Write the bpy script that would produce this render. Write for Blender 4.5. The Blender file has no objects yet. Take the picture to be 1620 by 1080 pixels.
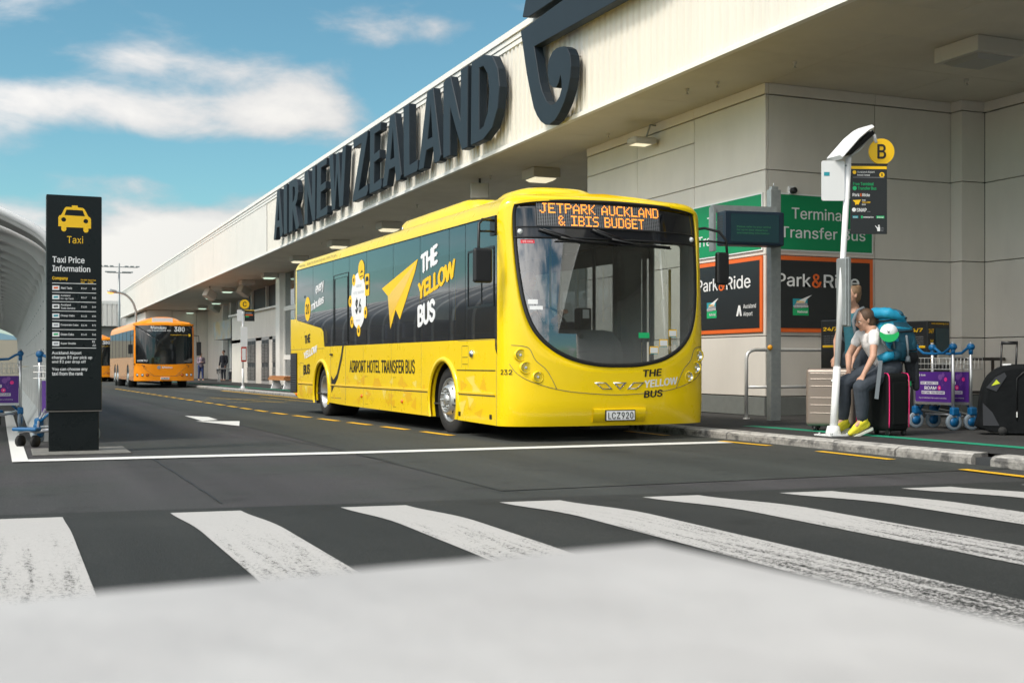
import bpy, bmesh, math, random, os
from mathutils import Vector, Matrix
from mathutils.geometry import tessellate_polygon
random.seed(7)
R = math.radians
SC = bpy.context.scene
COL = SC.collection

# ------------------------------------------------------------------ camera
TH = 22.834
cd = bpy.data.cameras.new('camera'); cam = bpy.data.objects.new('camera', cd); COL.objects.link(cam)
SC.camera = cam
cam.location = (0, 0, .83)
cam.rotation_euler = (R(90), 0, R(-TH))
cd.sensor_width = 36; cd.lens = 42.22
cd.shift_y = 37 / 1620; cd.clip_start = .05; cd.clip_end = 6000
cd.dof.use_dof = True; cd.dof.focus_distance = 14.0; cd.dof.aperture_fstop = 6.6

# ------------------------------------------------------------------ sky and sun
SUN_AZ, SUN_EL = R(256), R(50)        # azimuth clockwise from +Y: the sun stands to the left of the road
w = bpy.data.worlds.new('World'); SC.world = w; w.use_nodes = True
nt = w.node_tree; N = nt.nodes; Lk = nt.links
N.clear()
def wn(t, **k):
    n = N.new(t)
    for a, b in k.items(): setattr(n, a, b)
    return n
def wmath(op, a, b=None, c=None, clamp=False):
    n = wn('ShaderNodeMath', operation=op, use_clamp=clamp)
    for i, v in enumerate((a, b, c)):
        if v is None: continue
        if isinstance(v, (int, float)): n.inputs[i].default_value = v
        else: Lk.new(v, n.inputs[i])
    return n.outputs[0]
out = wn('ShaderNodeOutputWorld'); bg = wn('ShaderNodeBackground')
sky = wn('ShaderNodeTexSky', sky_type='NISHITA', sun_disc=False)
sky.sun_elevation = SUN_EL; sky.sun_rotation = SUN_AZ; sky.altitude = 0
sky.air_density = 1.0; sky.dust_density = .6; sky.ozone_density = 1.6
tc = wn('ShaderNodeTexCoord'); sep = wn('ShaderNodeSeparateXYZ')
Lk.new(tc.outputs['Generated'], sep.inputs[0])
dx, dy, dz = sep.outputs
az = wmath('ARCTAN2', dx, dy); el = wmath('ARCSINE', dz)
cmb = wn('ShaderNodeCombineXYZ')
Lk.new(wmath('MULTIPLY', az, 2.3), cmb.inputs[0]); Lk.new(wmath('MULTIPLY', el, 5.2), cmb.inputs[1])
def wnoise(scale, det, dist=0., rough=.55, off=(0, 0, 0)):
    mp = wn('ShaderNodeMapping'); mp.inputs['Location'].default_value = off
    Lk.new(cmb.outputs[0], mp.inputs[0])
    n = wn('ShaderNodeTexNoise'); n.inputs['Scale'].default_value = scale; n.inputs['Detail'].default_value = det
    n.inputs['Roughness'].default_value = rough; n.inputs['Distortion'].default_value = dist
    Lk.new(mp.outputs[0], n.inputs['Vector']); return n.outputs['Fac']
n1 = wnoise(2.6, 7, .25, .52, (3.1, 1.7, 0)); n2 = wnoise(1.1, 3, 0, .5, (9.3, 4.2, 0)); n3 = wnoise(7, 7, .5, .6, (1, 8, 0))
def blob(a0, e0, ra, re, amp):
    # one cloud bank, at azimuth a0 / elevation e0 (degrees)
    u = wmath('DIVIDE', wmath('SUBTRACT', az, R(a0)), R(ra)); v = wmath('DIVIDE', wmath('SUBTRACT', el, R(e0)), R(re))
    r2 = wmath('ADD', wmath('MULTIPLY', u, u), wmath('MULTIPLY', v, v))
    return wmath('MULTIPLY', wmath('POWER', 2.718, wmath('MULTIPLY', r2, -1.0)), amp)
banks = None
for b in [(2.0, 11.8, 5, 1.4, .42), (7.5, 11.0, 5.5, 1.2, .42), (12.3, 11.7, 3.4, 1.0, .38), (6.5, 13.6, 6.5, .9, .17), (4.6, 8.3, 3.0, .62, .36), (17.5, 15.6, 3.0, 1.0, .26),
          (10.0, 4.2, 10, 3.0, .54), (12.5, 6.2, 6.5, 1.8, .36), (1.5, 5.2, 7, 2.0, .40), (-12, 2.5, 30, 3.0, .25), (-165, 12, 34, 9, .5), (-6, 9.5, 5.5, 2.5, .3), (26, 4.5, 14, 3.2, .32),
          (-45, 22, 26, 10, .42), (-85, 38, 34, 16, .5), (-120, 18, 34, 12, .45), (-155, 42, 34, 16, .5), (155, 22, 34, 12, .5), (115, 38, 34, 16, .5), (70, 30, 24, 14, .4), (-30, 62, 40, 12, .4), (60, 66, 40, 12, .4)]:  # banks out of view, added for neutral fill light
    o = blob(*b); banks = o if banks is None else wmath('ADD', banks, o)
dens = wmath('ADD', wmath('MULTIPLY_ADD', n1, 1.5, -.25), banks)
dens = wmath('ADD', dens, wmath('MULTIPLY', wmath('SUBTRACT', n2, .5), .35))
dens = wmath('ADD', dens, wmath('MULTIPLY', wmath('SUBTRACT', n3, .5), .34))
mr = wn('ShaderNodeMapRange', interpolation_type='SMOOTHSTEP')
mr.inputs['From Min'].default_value = .60; mr.inputs['From Max'].default_value = .98
mr.inputs['To Max'].default_value = .93
Lk.new(dens, mr.inputs['Value'])
cl = wn('ShaderNodeMixRGB')     # cloud brightness varies softly: grey bases, pale tops
cl.inputs[1].default_value = (3.3, 3.35, 3.5, 1); cl.inputs[2].default_value = (5.3, 5.1, 4.85, 1)
mr2 = wn('ShaderNodeMapRange'); mr2.inputs['From Min'].default_value = .72; mr2.inputs['From Max'].default_value = 1.12
Lk.new(dens, mr2.inputs['Value']); Lk.new(mr2.outputs[0], cl.inputs[0])
tint = wn('ShaderNodeMixRGB', blend_type='MULTIPLY'); tint.inputs[0].default_value = 1
tint.inputs[2].default_value = (.44, .66, .60, 1)
Lk.new(sky.outputs[0], tint.inputs[1])
mx = wn('ShaderNodeMixRGB'); Lk.new(mr.outputs[0], mx.inputs[0]); Lk.new(tint.outputs[0], mx.inputs[1])
# clouds brighten towards the sun; unseen ones are lifted for fill light
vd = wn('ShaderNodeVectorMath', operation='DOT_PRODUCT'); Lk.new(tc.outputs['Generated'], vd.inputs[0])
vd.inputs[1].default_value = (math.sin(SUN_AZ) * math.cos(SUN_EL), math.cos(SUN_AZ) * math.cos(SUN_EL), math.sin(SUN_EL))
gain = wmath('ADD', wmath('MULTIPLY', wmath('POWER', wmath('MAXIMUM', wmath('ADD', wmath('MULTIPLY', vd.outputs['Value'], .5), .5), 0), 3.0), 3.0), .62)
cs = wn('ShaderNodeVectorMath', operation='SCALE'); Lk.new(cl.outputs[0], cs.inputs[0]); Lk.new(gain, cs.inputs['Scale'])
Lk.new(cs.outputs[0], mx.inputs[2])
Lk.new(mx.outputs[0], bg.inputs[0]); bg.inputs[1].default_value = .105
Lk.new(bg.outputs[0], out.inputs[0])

sl = bpy.data.lights.new('sun', 'SUN'); so = bpy.data.objects.new('sun', sl); COL.objects.link(so)
sl.energy = 1.5; sl.angle = R(12); sl.color = (1, .93, .82)
sd = Vector((math.sin(SUN_AZ) * math.cos(SUN_EL), math.cos(SUN_AZ) * math.cos(SUN_EL), math.sin(SUN_EL)))
so.rotation_euler = (-sd).to_track_quat('-Z', 'Y').to_euler()

vs = SC.view_settings
vs.view_transform = 'Standard'; vs.look = 'None'; vs.gamma = 1; vs.use_curve_mapping = False; vs.exposure = 1.0
SC.cycles.use_denoising = True
SC.cycles.max_bounces = 8; SC.cycles.transparent_max_bounces = 16; SC.cycles.glossy_bounces = 4; SC.cycles.diffuse_bounces = 3

# ------------------------------------------------------------------ materials
def mat(name, col, rough=.5, metal=0., spec=.5, noise=0., nscale=20., bump=0., bscale=60., emit=None, coat=0., col2=None, n2scale=3., n2=(.4, .6), stretch=(1, 1, 1), rvar=0.):
    m = bpy.data.materials.new(name); m.use_nodes = True
    t = m.node_tree; p = t.nodes['Principled BSDF']
    c = (*col, 1)
    p.inputs['Roughness'].default_value = rough; p.inputs['Metallic'].default_value = metal
    p.inputs['Specular IOR Level'].default_value = spec; p.inputs['Coat Weight'].default_value = coat
    p.inputs['Coat Roughness'].default_value = .06
    p.inputs['Base Color'].default_value = c
    need = noise or bump or col2 or rvar
    if need:
        co = t.nodes.new('ShaderNodeTexCoord'); mp = t.nodes.new('ShaderNodeMapping')
        mp.inputs['Scale'].default_value = stretch
        t.links.new(co.outputs['Object'], mp.inputs[0])
    def nz(s, d=4, r=.6):
        n = t.nodes.new('ShaderNodeTexNoise'); n.inputs['Scale'].default_value = s; n.inputs['Detail'].default_value = d
        n.inputs['Roughness'].default_value = r
        t.links.new(mp.outputs[0], n.inputs['Vector']); return n.outputs['Fac']
    src = None
    if col2:
        r_ = t.nodes.new('ShaderNodeMapRange'); r_.inputs['From Min'].default_value = n2[0]; r_.inputs['From Max'].default_value = n2[1]
        t.links.new(nz(n2scale, 6), r_.inputs['Value'])
        x = t.nodes.new('ShaderNodeMixRGB'); x.inputs[1].default_value = c; x.inputs[2].default_value = (*col2, 1)
        t.links.new(r_.outputs[0], x.inputs[0]); src = x.outputs[0]
    if noise:
        r_ = t.nodes.new('ShaderNodeMapRange'); r_.inputs['To Min'].default_value = 1 - noise; r_.inputs['To Max'].default_value = 1 + noise
        r_.inputs['From Min'].default_value = .25; r_.inputs['From Max'].default_value = .75
        t.links.new(nz(nscale, 5), r_.inputs['Value'])
        x = t.nodes.new('ShaderNodeVectorMath'); x.operation = 'SCALE'
        if src: t.links.new(src, x.inputs[0])
        else: x.inputs[0].default_value = col
        t.links.new(r_.outputs[0], x.inputs['Scale']); src = x.outputs[0]
    if src: t.links.new(src, p.inputs['Base Color'])
    if rvar:
        r_ = t.nodes.new('ShaderNodeMapRange'); r_.inputs['To Min'].default_value = max(0, rough - rvar); r_.inputs['To Max'].default_value = rough + rvar
        r_.inputs['From Min'].default_value = .3; r_.inputs['From Max'].default_value = .7
        t.links.new(nz(n2scale * 1.7, 5), r_.inputs['Value']); t.links.new(r_.outputs[0], p.inputs['Roughness'])
    if bump:
        b = t.nodes.new('ShaderNodeBump'); b.inputs['Strength'].default_value = 1; b.inputs['Distance'].default_value = bump
        t.links.new(nz(bscale, 4), b.inputs['Height']); t.links.new(b.outputs[0], p.inputs['Normal'])
    if emit:
        p.inputs['Emission Color'].default_value = (*emit[0], 1); p.inputs['Emission Strength'].default_value = emit[1]
    return m

def glass(name, tint, ior=1.5, dirt=.0, wav=0., mirror=1.):
    # a thin pane: tinted see-through plus a mirror reflection that grows at grazing angles
    m = bpy.data.materials.new(name); m.use_nodes = True; t = m.node_tree; t.nodes.clear()
    o = t.nodes.new('ShaderNodeOutputMaterial'); mx_ = t.nodes.new('ShaderNodeMixShader')
    tr = t.nodes.new('ShaderNodeBsdfTransparent'); tr.inputs[0].default_value = (*tint, 1)
    gl = t.nodes.new('ShaderNodeBsdfGlossy'); gl.inputs['Roughness'].default_value = .015; gl.inputs[0].default_value = (.95, .97, 1, 1)
    lw = t.nodes.new('ShaderNodeLayerWeight'); pw = t.nodes.new('ShaderNodeMath'); pw.operation = 'POWER'; pw.inputs[1].default_value = 3.7
    f0 = ((ior - 1) / (ior + 1)) ** 2; ma = t.nodes.new('ShaderNodeMath'); ma.operation = 'MULTIPLY_ADD'; ma.inputs[1].default_value = mirror - f0; ma.inputs[2].default_value = f0
    t.links.new(lw.outputs['Facing'], pw.inputs[0]); t.links.new(pw.outputs[0], ma.inputs[0])
    t.links.new(ma.outputs[0], mx_.inputs[0]); t.links.new(tr.outputs[0], mx_.inputs[1]); t.links.new(gl.outputs[0], mx_.inputs[2])
    if wav:
        co = t.nodes.new('ShaderNodeTexCoord'); n = t.nodes.new('ShaderNodeTexNoise'); n.inputs['Scale'].default_value = 1.1; n.inputs['Detail'].default_value = 1
        b = t.nodes.new('ShaderNodeBump'); b.inputs['Distance'].default_value = wav
        t.links.new(co.outputs['Object'], n.inputs['Vector']); t.links.new(n.outputs['Fac'], b.inputs['Height']); t.links.new(b.outputs[0], gl.inputs['Normal'])
    last = mx_.outputs[0]
    if dirt:
        df = t.nodes.new('ShaderNodeBsdfDiffuse'); df.inputs[0].default_value = (.35, .36, .36, 1)
        m2 = t.nodes.new('ShaderNodeMixShader'); m2.inputs[0].default_value = dirt
        t.links.new(last, m2.inputs[1]); t.links.new(df.outputs[0], m2.inputs[2]); last = m2.outputs[0]
    t.links.new(last, o.inputs[0]); return m

M = {}
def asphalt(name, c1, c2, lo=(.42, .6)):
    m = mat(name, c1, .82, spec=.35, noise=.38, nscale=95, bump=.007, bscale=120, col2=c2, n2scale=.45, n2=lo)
    t = m.node_tree; p = t.nodes['Principled BSDF']; src = p.inputs['Base Color'].links[0].from_socket
    co = t.nodes.new('ShaderNodeTexCoord')
    # pale chippings and drawn-out tyre darkening along the road
    v = t.nodes.new('ShaderNodeTexVoronoi'); v.inputs['Scale'].default_value = 52
    t.links.new(co.outputs['Object'], v.inputs['Vector'])
    r_ = t.nodes.new('ShaderNodeMapRange'); r_.inputs['From Min'].default_value = .10; r_.inputs['From Max'].default_value = .22; r_.inputs['To Min'].default_value = 2.1; r_.inputs['To Max'].default_value = .93
    t.links.new(v.outputs['Distance'], r_.inputs['Value'])
    mp = t.nodes.new('ShaderNodeMapping'); mp.inputs['Scale'].default_value = (1.1, .06, 1)
    n = t.nodes.new('ShaderNodeTexNoise'); n.inputs['Scale'].default_value = 1.3; n.inputs['Detail'].default_value = 6
    t.links.new(co.outputs['Object'], mp.inputs[0]); t.links.new(mp.outputs[0], n.inputs['Vector'])
    r2 = t.nodes.new('ShaderNodeMapRange'); r2.inputs['From Min'].default_value = .3; r2.inputs['From Max'].default_value = .7; r2.inputs['To Min'].default_value = .72; r2.inputs['To Max'].default_value = 1.22
    t.links.new(n.outputs['Fac'], r2.inputs['Value'])
    # oil drips and repaired blotches
    n3_ = t.nodes.new('ShaderNodeTexNoise'); n3_.inputs['Scale'].default_value = 1.9; n3_.inputs['Detail'].default_value = 9; n3_.inputs['Roughness'].default_value = .65
    t.links.new(co.outputs['Object'], n3_.inputs['Vector'])
    r3 = t.nodes.new('ShaderNodeMapRange'); r3.inputs['From Min'].default_value = .56; r3.inputs['From Max'].default_value = .68; r3.inputs['To Min'].default_value = 1.0; r3.inputs['To Max'].default_value = .68
    t.links.new(n3_.outputs['Fac'], r3.inputs['Value'])
    m0 = t.nodes.new('ShaderNodeMath'); m0.operation = 'MULTIPLY'; t.links.new(r_.outputs[0], m0.inputs[0]); t.links.new(r3.outputs[0], m0.inputs[1])
    mu = t.nodes.new('ShaderNodeMath'); mu.operation = 'MULTIPLY'; t.links.new(m0.outputs[0], mu.inputs[0]); t.links.new(r2.outputs[0], mu.inputs[1])
    s = t.nodes.new('ShaderNodeVectorMath'); s.operation = 'SCALE'; t.links.new(src, s.inputs[0]); t.links.new(mu.outputs[0], s.inputs['Scale'])
    t.links.new(s.outputs[0], p.inputs['Base Color']); return m

def paint_worn(name, col, wear, streak=(6, .35, 1), base=.5, soft=.08, edge=None):
    """road paint rubbed through to the asphalt; wear = how much is gone"""
    m = mat(name, col, .7, spec=.3, noise=.08, nscale=60, bump=.002, bscale=200)
    t = m.node_tree; p = t.nodes['Principled BSDF']; o = t.nodes['Material Output']
    co = t.nodes.new('ShaderNodeTexCoord'); mp = t.nodes.new('ShaderNodeMapping'); mp.inputs['Scale'].default_value = streak
    t.links.new(co.outputs['Object'], mp.inputs[0])
    a = t.nodes.new('ShaderNodeTexNoise'); a.inputs['Scale'].default_value = 3; a.inputs['Detail'].default_value = 8; a.inputs['Roughness'].default_value = .7
    t.links.new(mp.outputs[0], a.inputs['Vector'])
    b = t.nodes.new('ShaderNodeTexNoise'); b.inputs['Scale'].default_value = 85; b.inputs['Detail'].default_value = 8; b.inputs['Roughness'].default_value = .75
    t.links.new(co.outputs['Object'], b.inputs['Vector'])
    c = t.nodes.new('ShaderNodeMath'); c.operation = 'MULTIPLY_ADD'; c.inputs[1].default_value = 1.5
    a2 = t.nodes.new('ShaderNodeMath'); a2.operation = 'MULTIPLY_ADD'; a2.inputs[1].default_value = .8; a2.inputs[2].default_value = 0; t.links.new(a.outputs['Fac'], a2.inputs[0])
    t.links.new(b.outputs['Fac'], c.inputs[0]); t.links.new(a2.outputs[0], c.inputs[2])
    val = c.outputs[0]
    if edge:   # rubbed more where the wheels brake: towards low Y of the crossing
        sp = t.nodes.new('ShaderNodeSeparateXYZ'); t.links.new(co.outputs['Object'], sp.inputs[0])
        rr = t.nodes.new('ShaderNodeMapRange'); rr.inputs['From Min'].default_value = edge[0]; rr.inputs['From Max'].default_value = edge[1]
        rr.inputs['To Min'].default_value = -edge[2]; rr.inputs['To Max'].default_value = .16
        t.links.new(sp.outputs[1], rr.inputs['Value'])
        ad = t.nodes.new('ShaderNodeMath'); ad.operation = 'ADD'; t.links.new(val, ad.inputs[0]); t.links.new(rr.outputs[0], ad.inputs[1]); val = ad.outputs[0]
    r_ = t.nodes.new('ShaderNodeMapRange'); r_.inputs['From Min'].default_value = .85 + wear; r_.inputs['From Max'].default_value = .85 + wear + soft
    t.links.new(val, r_.inputs['Value'])
    tr = t.nodes.new('ShaderNodeBsdfTransparent'); mx_ = t.nodes.new('ShaderNodeMixShader')
    t.links.new(r_.outputs[0], mx_.inputs[0]); t.links.new(tr.outputs[0], mx_.inputs[1]); t.links.new(p.outputs[0], mx_.inputs[2])
    t.links.new(mx_.outputs[0], o.inputs[0]); return m

M['road'] = asphalt('road_asphalt', (.062, .058, .060), (.050, .053, .049))
M['lane'] = asphalt('lane_asphalt', (.050, .054, .049), (.058, .060, .055))
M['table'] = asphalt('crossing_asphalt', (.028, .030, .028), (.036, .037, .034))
M['footpath'] = asphalt('footpath_asphalt', (.055, .053, .052), (.042, .042, .042))
M['zebra'] = paint_worn('zebra_paint', (.48, .46, .44), .09, (7, .5, 1), edge=(2.8, 6.9, .22))
M['white_line'] = paint_worn('white_line_paint', (.74, .73, .70), -.05)
M['yellow_line'] = paint_worn('yellow_line_paint', (.78, .44, .02), -.08)
M['faded_yellow'] = paint_worn('faded_yellow_paint', (.45, .30, .06), .22)
M['green_line'] = paint_worn('green_line_paint', (.02, .28, .16), -.06)
M['kerb'] = mat('kerb_concrete', (.26, .245, .225), .85, noise=.3, nscale=30, bump=.01, bscale=45, col2=(.10, .095, .09), n2scale=7, n2=(.5, .62))
M['kerb_top'] = mat('kerb_top_pale', (.44, .42, .39), .8, noise=.2, nscale=40, bump=.006, bscale=60, col2=(.20, .19, .18), n2scale=9, n2=(.5, .66))  # top given a paler tone than the kerb face
M['concrete'] = mat('concrete', (.30, .29, .27), .85, noise=.2, nscale=14, bump=.004, bscale=60)
M['white_barrier'] = mat('white_painted_concrete', (.49, .47, .455), .55, noise=.06, nscale=9, bump=.004, bscale=18, col2=(.37, .35, .34), n2scale=3.5, n2=(.40, .85))
M['jersey'] = mat('jersey_concrete', (.62, .61, .59), .8, noise=.12, nscale=6, bump=.004, bscale=30, col2=(.40, .39, .37), n2scale=3, n2=(.5, .75))
M['clad'] = mat('cream_cladding', (.68, .645, .58), .5, noise=.05, nscale=2, col2=(.55, .515, .45), n2scale=3.2, n2=(.60, .95), stretch=(1, 1, .10))
M['cladflat'] = mat('white_cladding', (.66, .63, .585), .55, noise=.04, nscale=1.2)
M['trim'] = mat('white_trim', (.74, .72, .68), .5, noise=.05, nscale=4)
M['soffit'] = mat('soffit_board', (.63, .585, .50), .75, noise=.05, nscale=1.6, col2=(.56, .515, .435), n2scale=.6, n2=(.45, .7))
M['patch'] = mat('soffit_patch', (.64, .59, .49), .7, noise=.03, nscale=3)
M['wall'] = mat('cream_wall_panel', (.71, .665, .605), .65, noise=.045, nscale=2.5, col2=(.65, .605, .55), n2scale=.8, n2=(.45, .75), stretch=(1, 1, .4))
M['joint'] = mat('dark_joint', (.12, .11, .10), .9)
M['plinth'] = mat('grey_plinth', (.17, .18, .17), .7, noise=.1, nscale=9)
M['dark'] = mat('dark_recess', (.04, .042, .045), .6)
M['letter'] = mat('slate_letter', (.014, .022, .031), .5, spec=.25, noise=.08, nscale=2)
M['black'] = mat('black_plastic', (.012, .012, .013), .45)
M['rubber'] = mat('tyre_rubber', (.018, .018, .018), .8, bump=.002, bscale=80)
M['gasket'] = mat('gasket', (.010, .010, .011), .35)
M['yellow'] = mat('yellow_paint', (.90, .625, .003), .30, spec=.35, coat=.45, noise=.02, nscale=2.2, bump=.0012, bscale=1.1, rvar=.05)
M['yellow2'] = mat('yellow_paint_deep', (.86, .56, .003), .32, coat=.6)
M['orange'] = mat('orange_paint', (.95, .30, .004), .35, spec=.3, coat=.3)
M['tar'] = mat('tar_seal', (.018, .018, .018), .6)
M['chrome'] = mat('chrome', (.72, .72, .72), .18, metal=1)
M['steel'] = mat('brushed_steel', (.66, .65, .63), .36, metal=.35, noise=.05, nscale=30)
M['galv'] = mat('galvanised', (.33, .35, .35), .5, metal=.6, noise=.12, nscale=14)
M['alu'] = mat('aluminium', (.62, .62, .63), .35, metal=.8)
M['rim'] = mat('wheel_rim', (.55, .55, .54), .35, metal=.75, noise=.15, nscale=12)
M['white'] = mat('white_paint', (.78, .78, .78), .4)
M['whitep'] = mat('white_print', (.80, .80, .80), .5)
M['ypr'] = mat('yellow_print', (.93, .55, .006), .5)
M['bpr'] = mat('black_print', (.015, .014, .014), .5)
M['opr'] = mat('orange_print', (.80, .14, .02), .5)
M['gpr'] = mat('green_print', (.01, .42, .14), .5)
M['ppr'] = mat('pink_print', (.85, .03, .25), .5)
M['gryp'] = mat('grey_print', (.30, .31, .33), .5)
M['tealp'] = mat('teal_print', (.02, .30, .36), .5)
M['green'] = mat('green_sign', (.008, .26, .10), .45, spec=.3)
M['signb'] = mat('black_sign', (.016, .018, .020), .4)
M['totem'] = mat('black_totem', (.008, .010, .011), .3, spec=.25, noise=.12, nscale=3, rvar=.06)
M['led'] = mat('orange_led', (.6, .2, .02), .5, emit=((1.0, .30, .04), 1.0))
M['ledbg'] = mat('led_matrix', (.012, .011, .012), .6)
M['screen'] = mat('screen_face', (.015, .045, .055), .25)
M['scrbox'] = mat('screen_case', (.008, .020, .036), .4)
M['scrtxt'] = mat('screen_text', (.03, .16, .06), .5, emit=((.05, .35, .12), .12))
M['lampglow'] = mat('lamp_diffuser', (.8, .75, .6), .5, emit=((1, .90, .62), .42))
M['lampgreen'] = mat('lamp_diffuser_cool', (.7, .8, .7), .5, emit=((.75, 1, .78), .4))
M['lampoff'] = mat('lamp_diffuser_off', (.30, .29, .27), .3)
M['lampbox'] = mat('lamp_housing', (.50, .47, .42), .6)
M['wglass'] = glass('windscreen_glass', (.58, .61, .60), 2.6, .004, .0)
M['sglass'] = glass('side_window_glass', (.46, .50, .52), 1.9, .015, .0, 1.0)
M['bglass'] = glass('building_glass', (.35, .45, .45), 1.7, .02)
M['bglass2'] = glass('door_glass', (.78, .82, .80), 1.5, .01)
M['maskgl'] = mat('black_glass', (.008, .009, .012), .04, spec=.8, coat=.6)
M['mask2'] = mat('black_glass_mask', (.012, .013, .017), .08, spec=.7)
M['dash'] = mat('dashboard', (.045, .050, .056), .6, bump=.001, bscale=300)
M['seat'] = mat('bus_seat_fabric', (.035, .05, .09), .9, noise=.3, nscale=40)
M['interior'] = mat('bus_interior', (.22, .22, .215), .7)
M['polish'] = mat('headlamp_reflector', (.75, .76, .78), .08, metal=1)
M['lens'] = mat('lamp_lens', (.85, .86, .84), .1, spec=.9, coat=1)
M['amber'] = mat('amber_lens', (.8, .15, .01), .25)
M['skin'] = mat('skin', (.52, .29, .20), .55, noise=.05, nscale=30)
M['hair'] = mat('brown_hair', (.085, .045, .025), .6, noise=.3, nscale=80, bump=.004, bscale=140, stretch=(1, 1, .3))
M['hair2'] = mat('fair_brown_hair', (.20, .12, .065), .6, noise=.3, nscale=80, bump=.004, bscale=140, stretch=(1, 1, .3))
M['shirtw'] = mat('white_tshirt', (.74, .70, .69), .9, noise=.05, nscale=25, bump=.008, bscale=9)
M['tank'] = mat('teal_top', (.02, .115, .15), .85, noise=.12, nscale=20, bump=.006, bscale=12)
M['trous'] = mat('slate_trousers', (.040, .050, .065), .85, noise=.12, nscale=20, bump=.014, bscale=8)
M['shoe'] = mat('yellow_shoe', (.72, .62, .03), .7, noise=.1, nscale=40)
M['sole'] = mat('shoe_sole', (.65, .66, .60), .7)
M['packb'] = mat('turquoise_nylon', (.01, .27, .45), .6, noise=.12, nscale=14, bump=.012, bscale=9)
M['packd'] = mat('petrol_nylon', (.01, .075, .12), .65, noise=.15, nscale=14, bump=.012, bscale=9)
M['packk'] = mat('dark_jacket', (.012, .014, .018), .85, bump=.02, bscale=7)
M['strap'] = mat('grey_strap', (.16, .18, .20), .8)
M['capg'] = mat('green_cap', (.01, .45, .12), .7)
M['capw'] = mat('white_cap_panel', (.72, .72, .74), .7)
M['rose'] = mat('rose_gold_shell', (.25, .20, .17), .34, metal=.25, noise=.04, nscale=3)
M['blackcase'] = mat('black_fabric_case', (.009, .010, .010), .85, spec=.15, bump=.0015, bscale=300)
M['duffel'] = mat('black_duffel_fabric', (.007, .008, .009), .85, spec=.15, noise=.2, nscale=9, bump=.012, bscale=9)
M['dufg'] = mat('charcoal_panel', (.026, .028, .034), .75)
M['lime'] = mat('lime_patch', (.55, .62, .03), .7)
M['pink'] = mat('pink_piping', (.75, .02, .16), .5)
M['trolb'] = mat('blue_trolley_plastic', (.004, .11, .28), .4)
M['wheelg'] = mat('grey_blue_wheel', (.22, .27, .32), .6)
M['purple'] = mat('purple_board', (.085, .02, .22), .45)
M['suitd'] = mat('dark_suit', (.015, .017, .024), .85)
M['bluejean'] = mat('blue_jeans', (.02, .035, .12), .9)
M['mauve'] = mat('mauve_jacket', (.28, .22, .27), .9)
M['wood'] = mat('bench_wood', (.40, .17, .06), .6, noise=.2, nscale=12)
M['canopy'] = mat('canopy_panel', (.33, .32, .315), .55, noise=.05, nscale=4)  # darker than the frame: shade between the ribs put into the panel colour
M['canopypost'] = mat('canopy_frame', (.66, .655, .645), .5, noise=.05, nscale=7)
M['louvre'] = mat('louvre_grey', (.36, .355, .345), .6)
M['bronze'] = mat('dull_bronze', (.06, .05, .043), .35, metal=.4, noise=.1, nscale=20)
M['amber2'] = mat('amber_button', (.75, .33, .02), .35)
M['red'] = mat('red_frame', (.45, .03, .02), .5)
M['rose2'] = mat('rose_rib', (.50, .43, .38), .25, metal=.5)
M['shirtb'] = mat('pale_blue_shirt', (.42, .48, .56), .85, bump=.008, bscale=9)
M['bpr2'] = mat('black_hair', (.01, .009, .008), .6)
M['darkws'] = mat('dark_bus_glass', (.012, .014, .015), .05, spec=.8)
M['plinth2'] = mat('grey_render', (.22, .22, .21), .8)
M['ppr2'] = mat('red_print', (.70, .03, .05), .5)
M['footing'] = mat('old_concrete', (.17, .165, .15), .9, noise=.25, nscale=14, bump=.004, bscale=60)
M['hill'] = mat('hill', (.10, .13, .10), .9, noise=.3, nscale=.02)
M['olive'] = mat('pale_render', (.42, .38, .30), .8)
M['blueroof'] = mat('blue_roof', (.25, .42, .52), .6)

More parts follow.
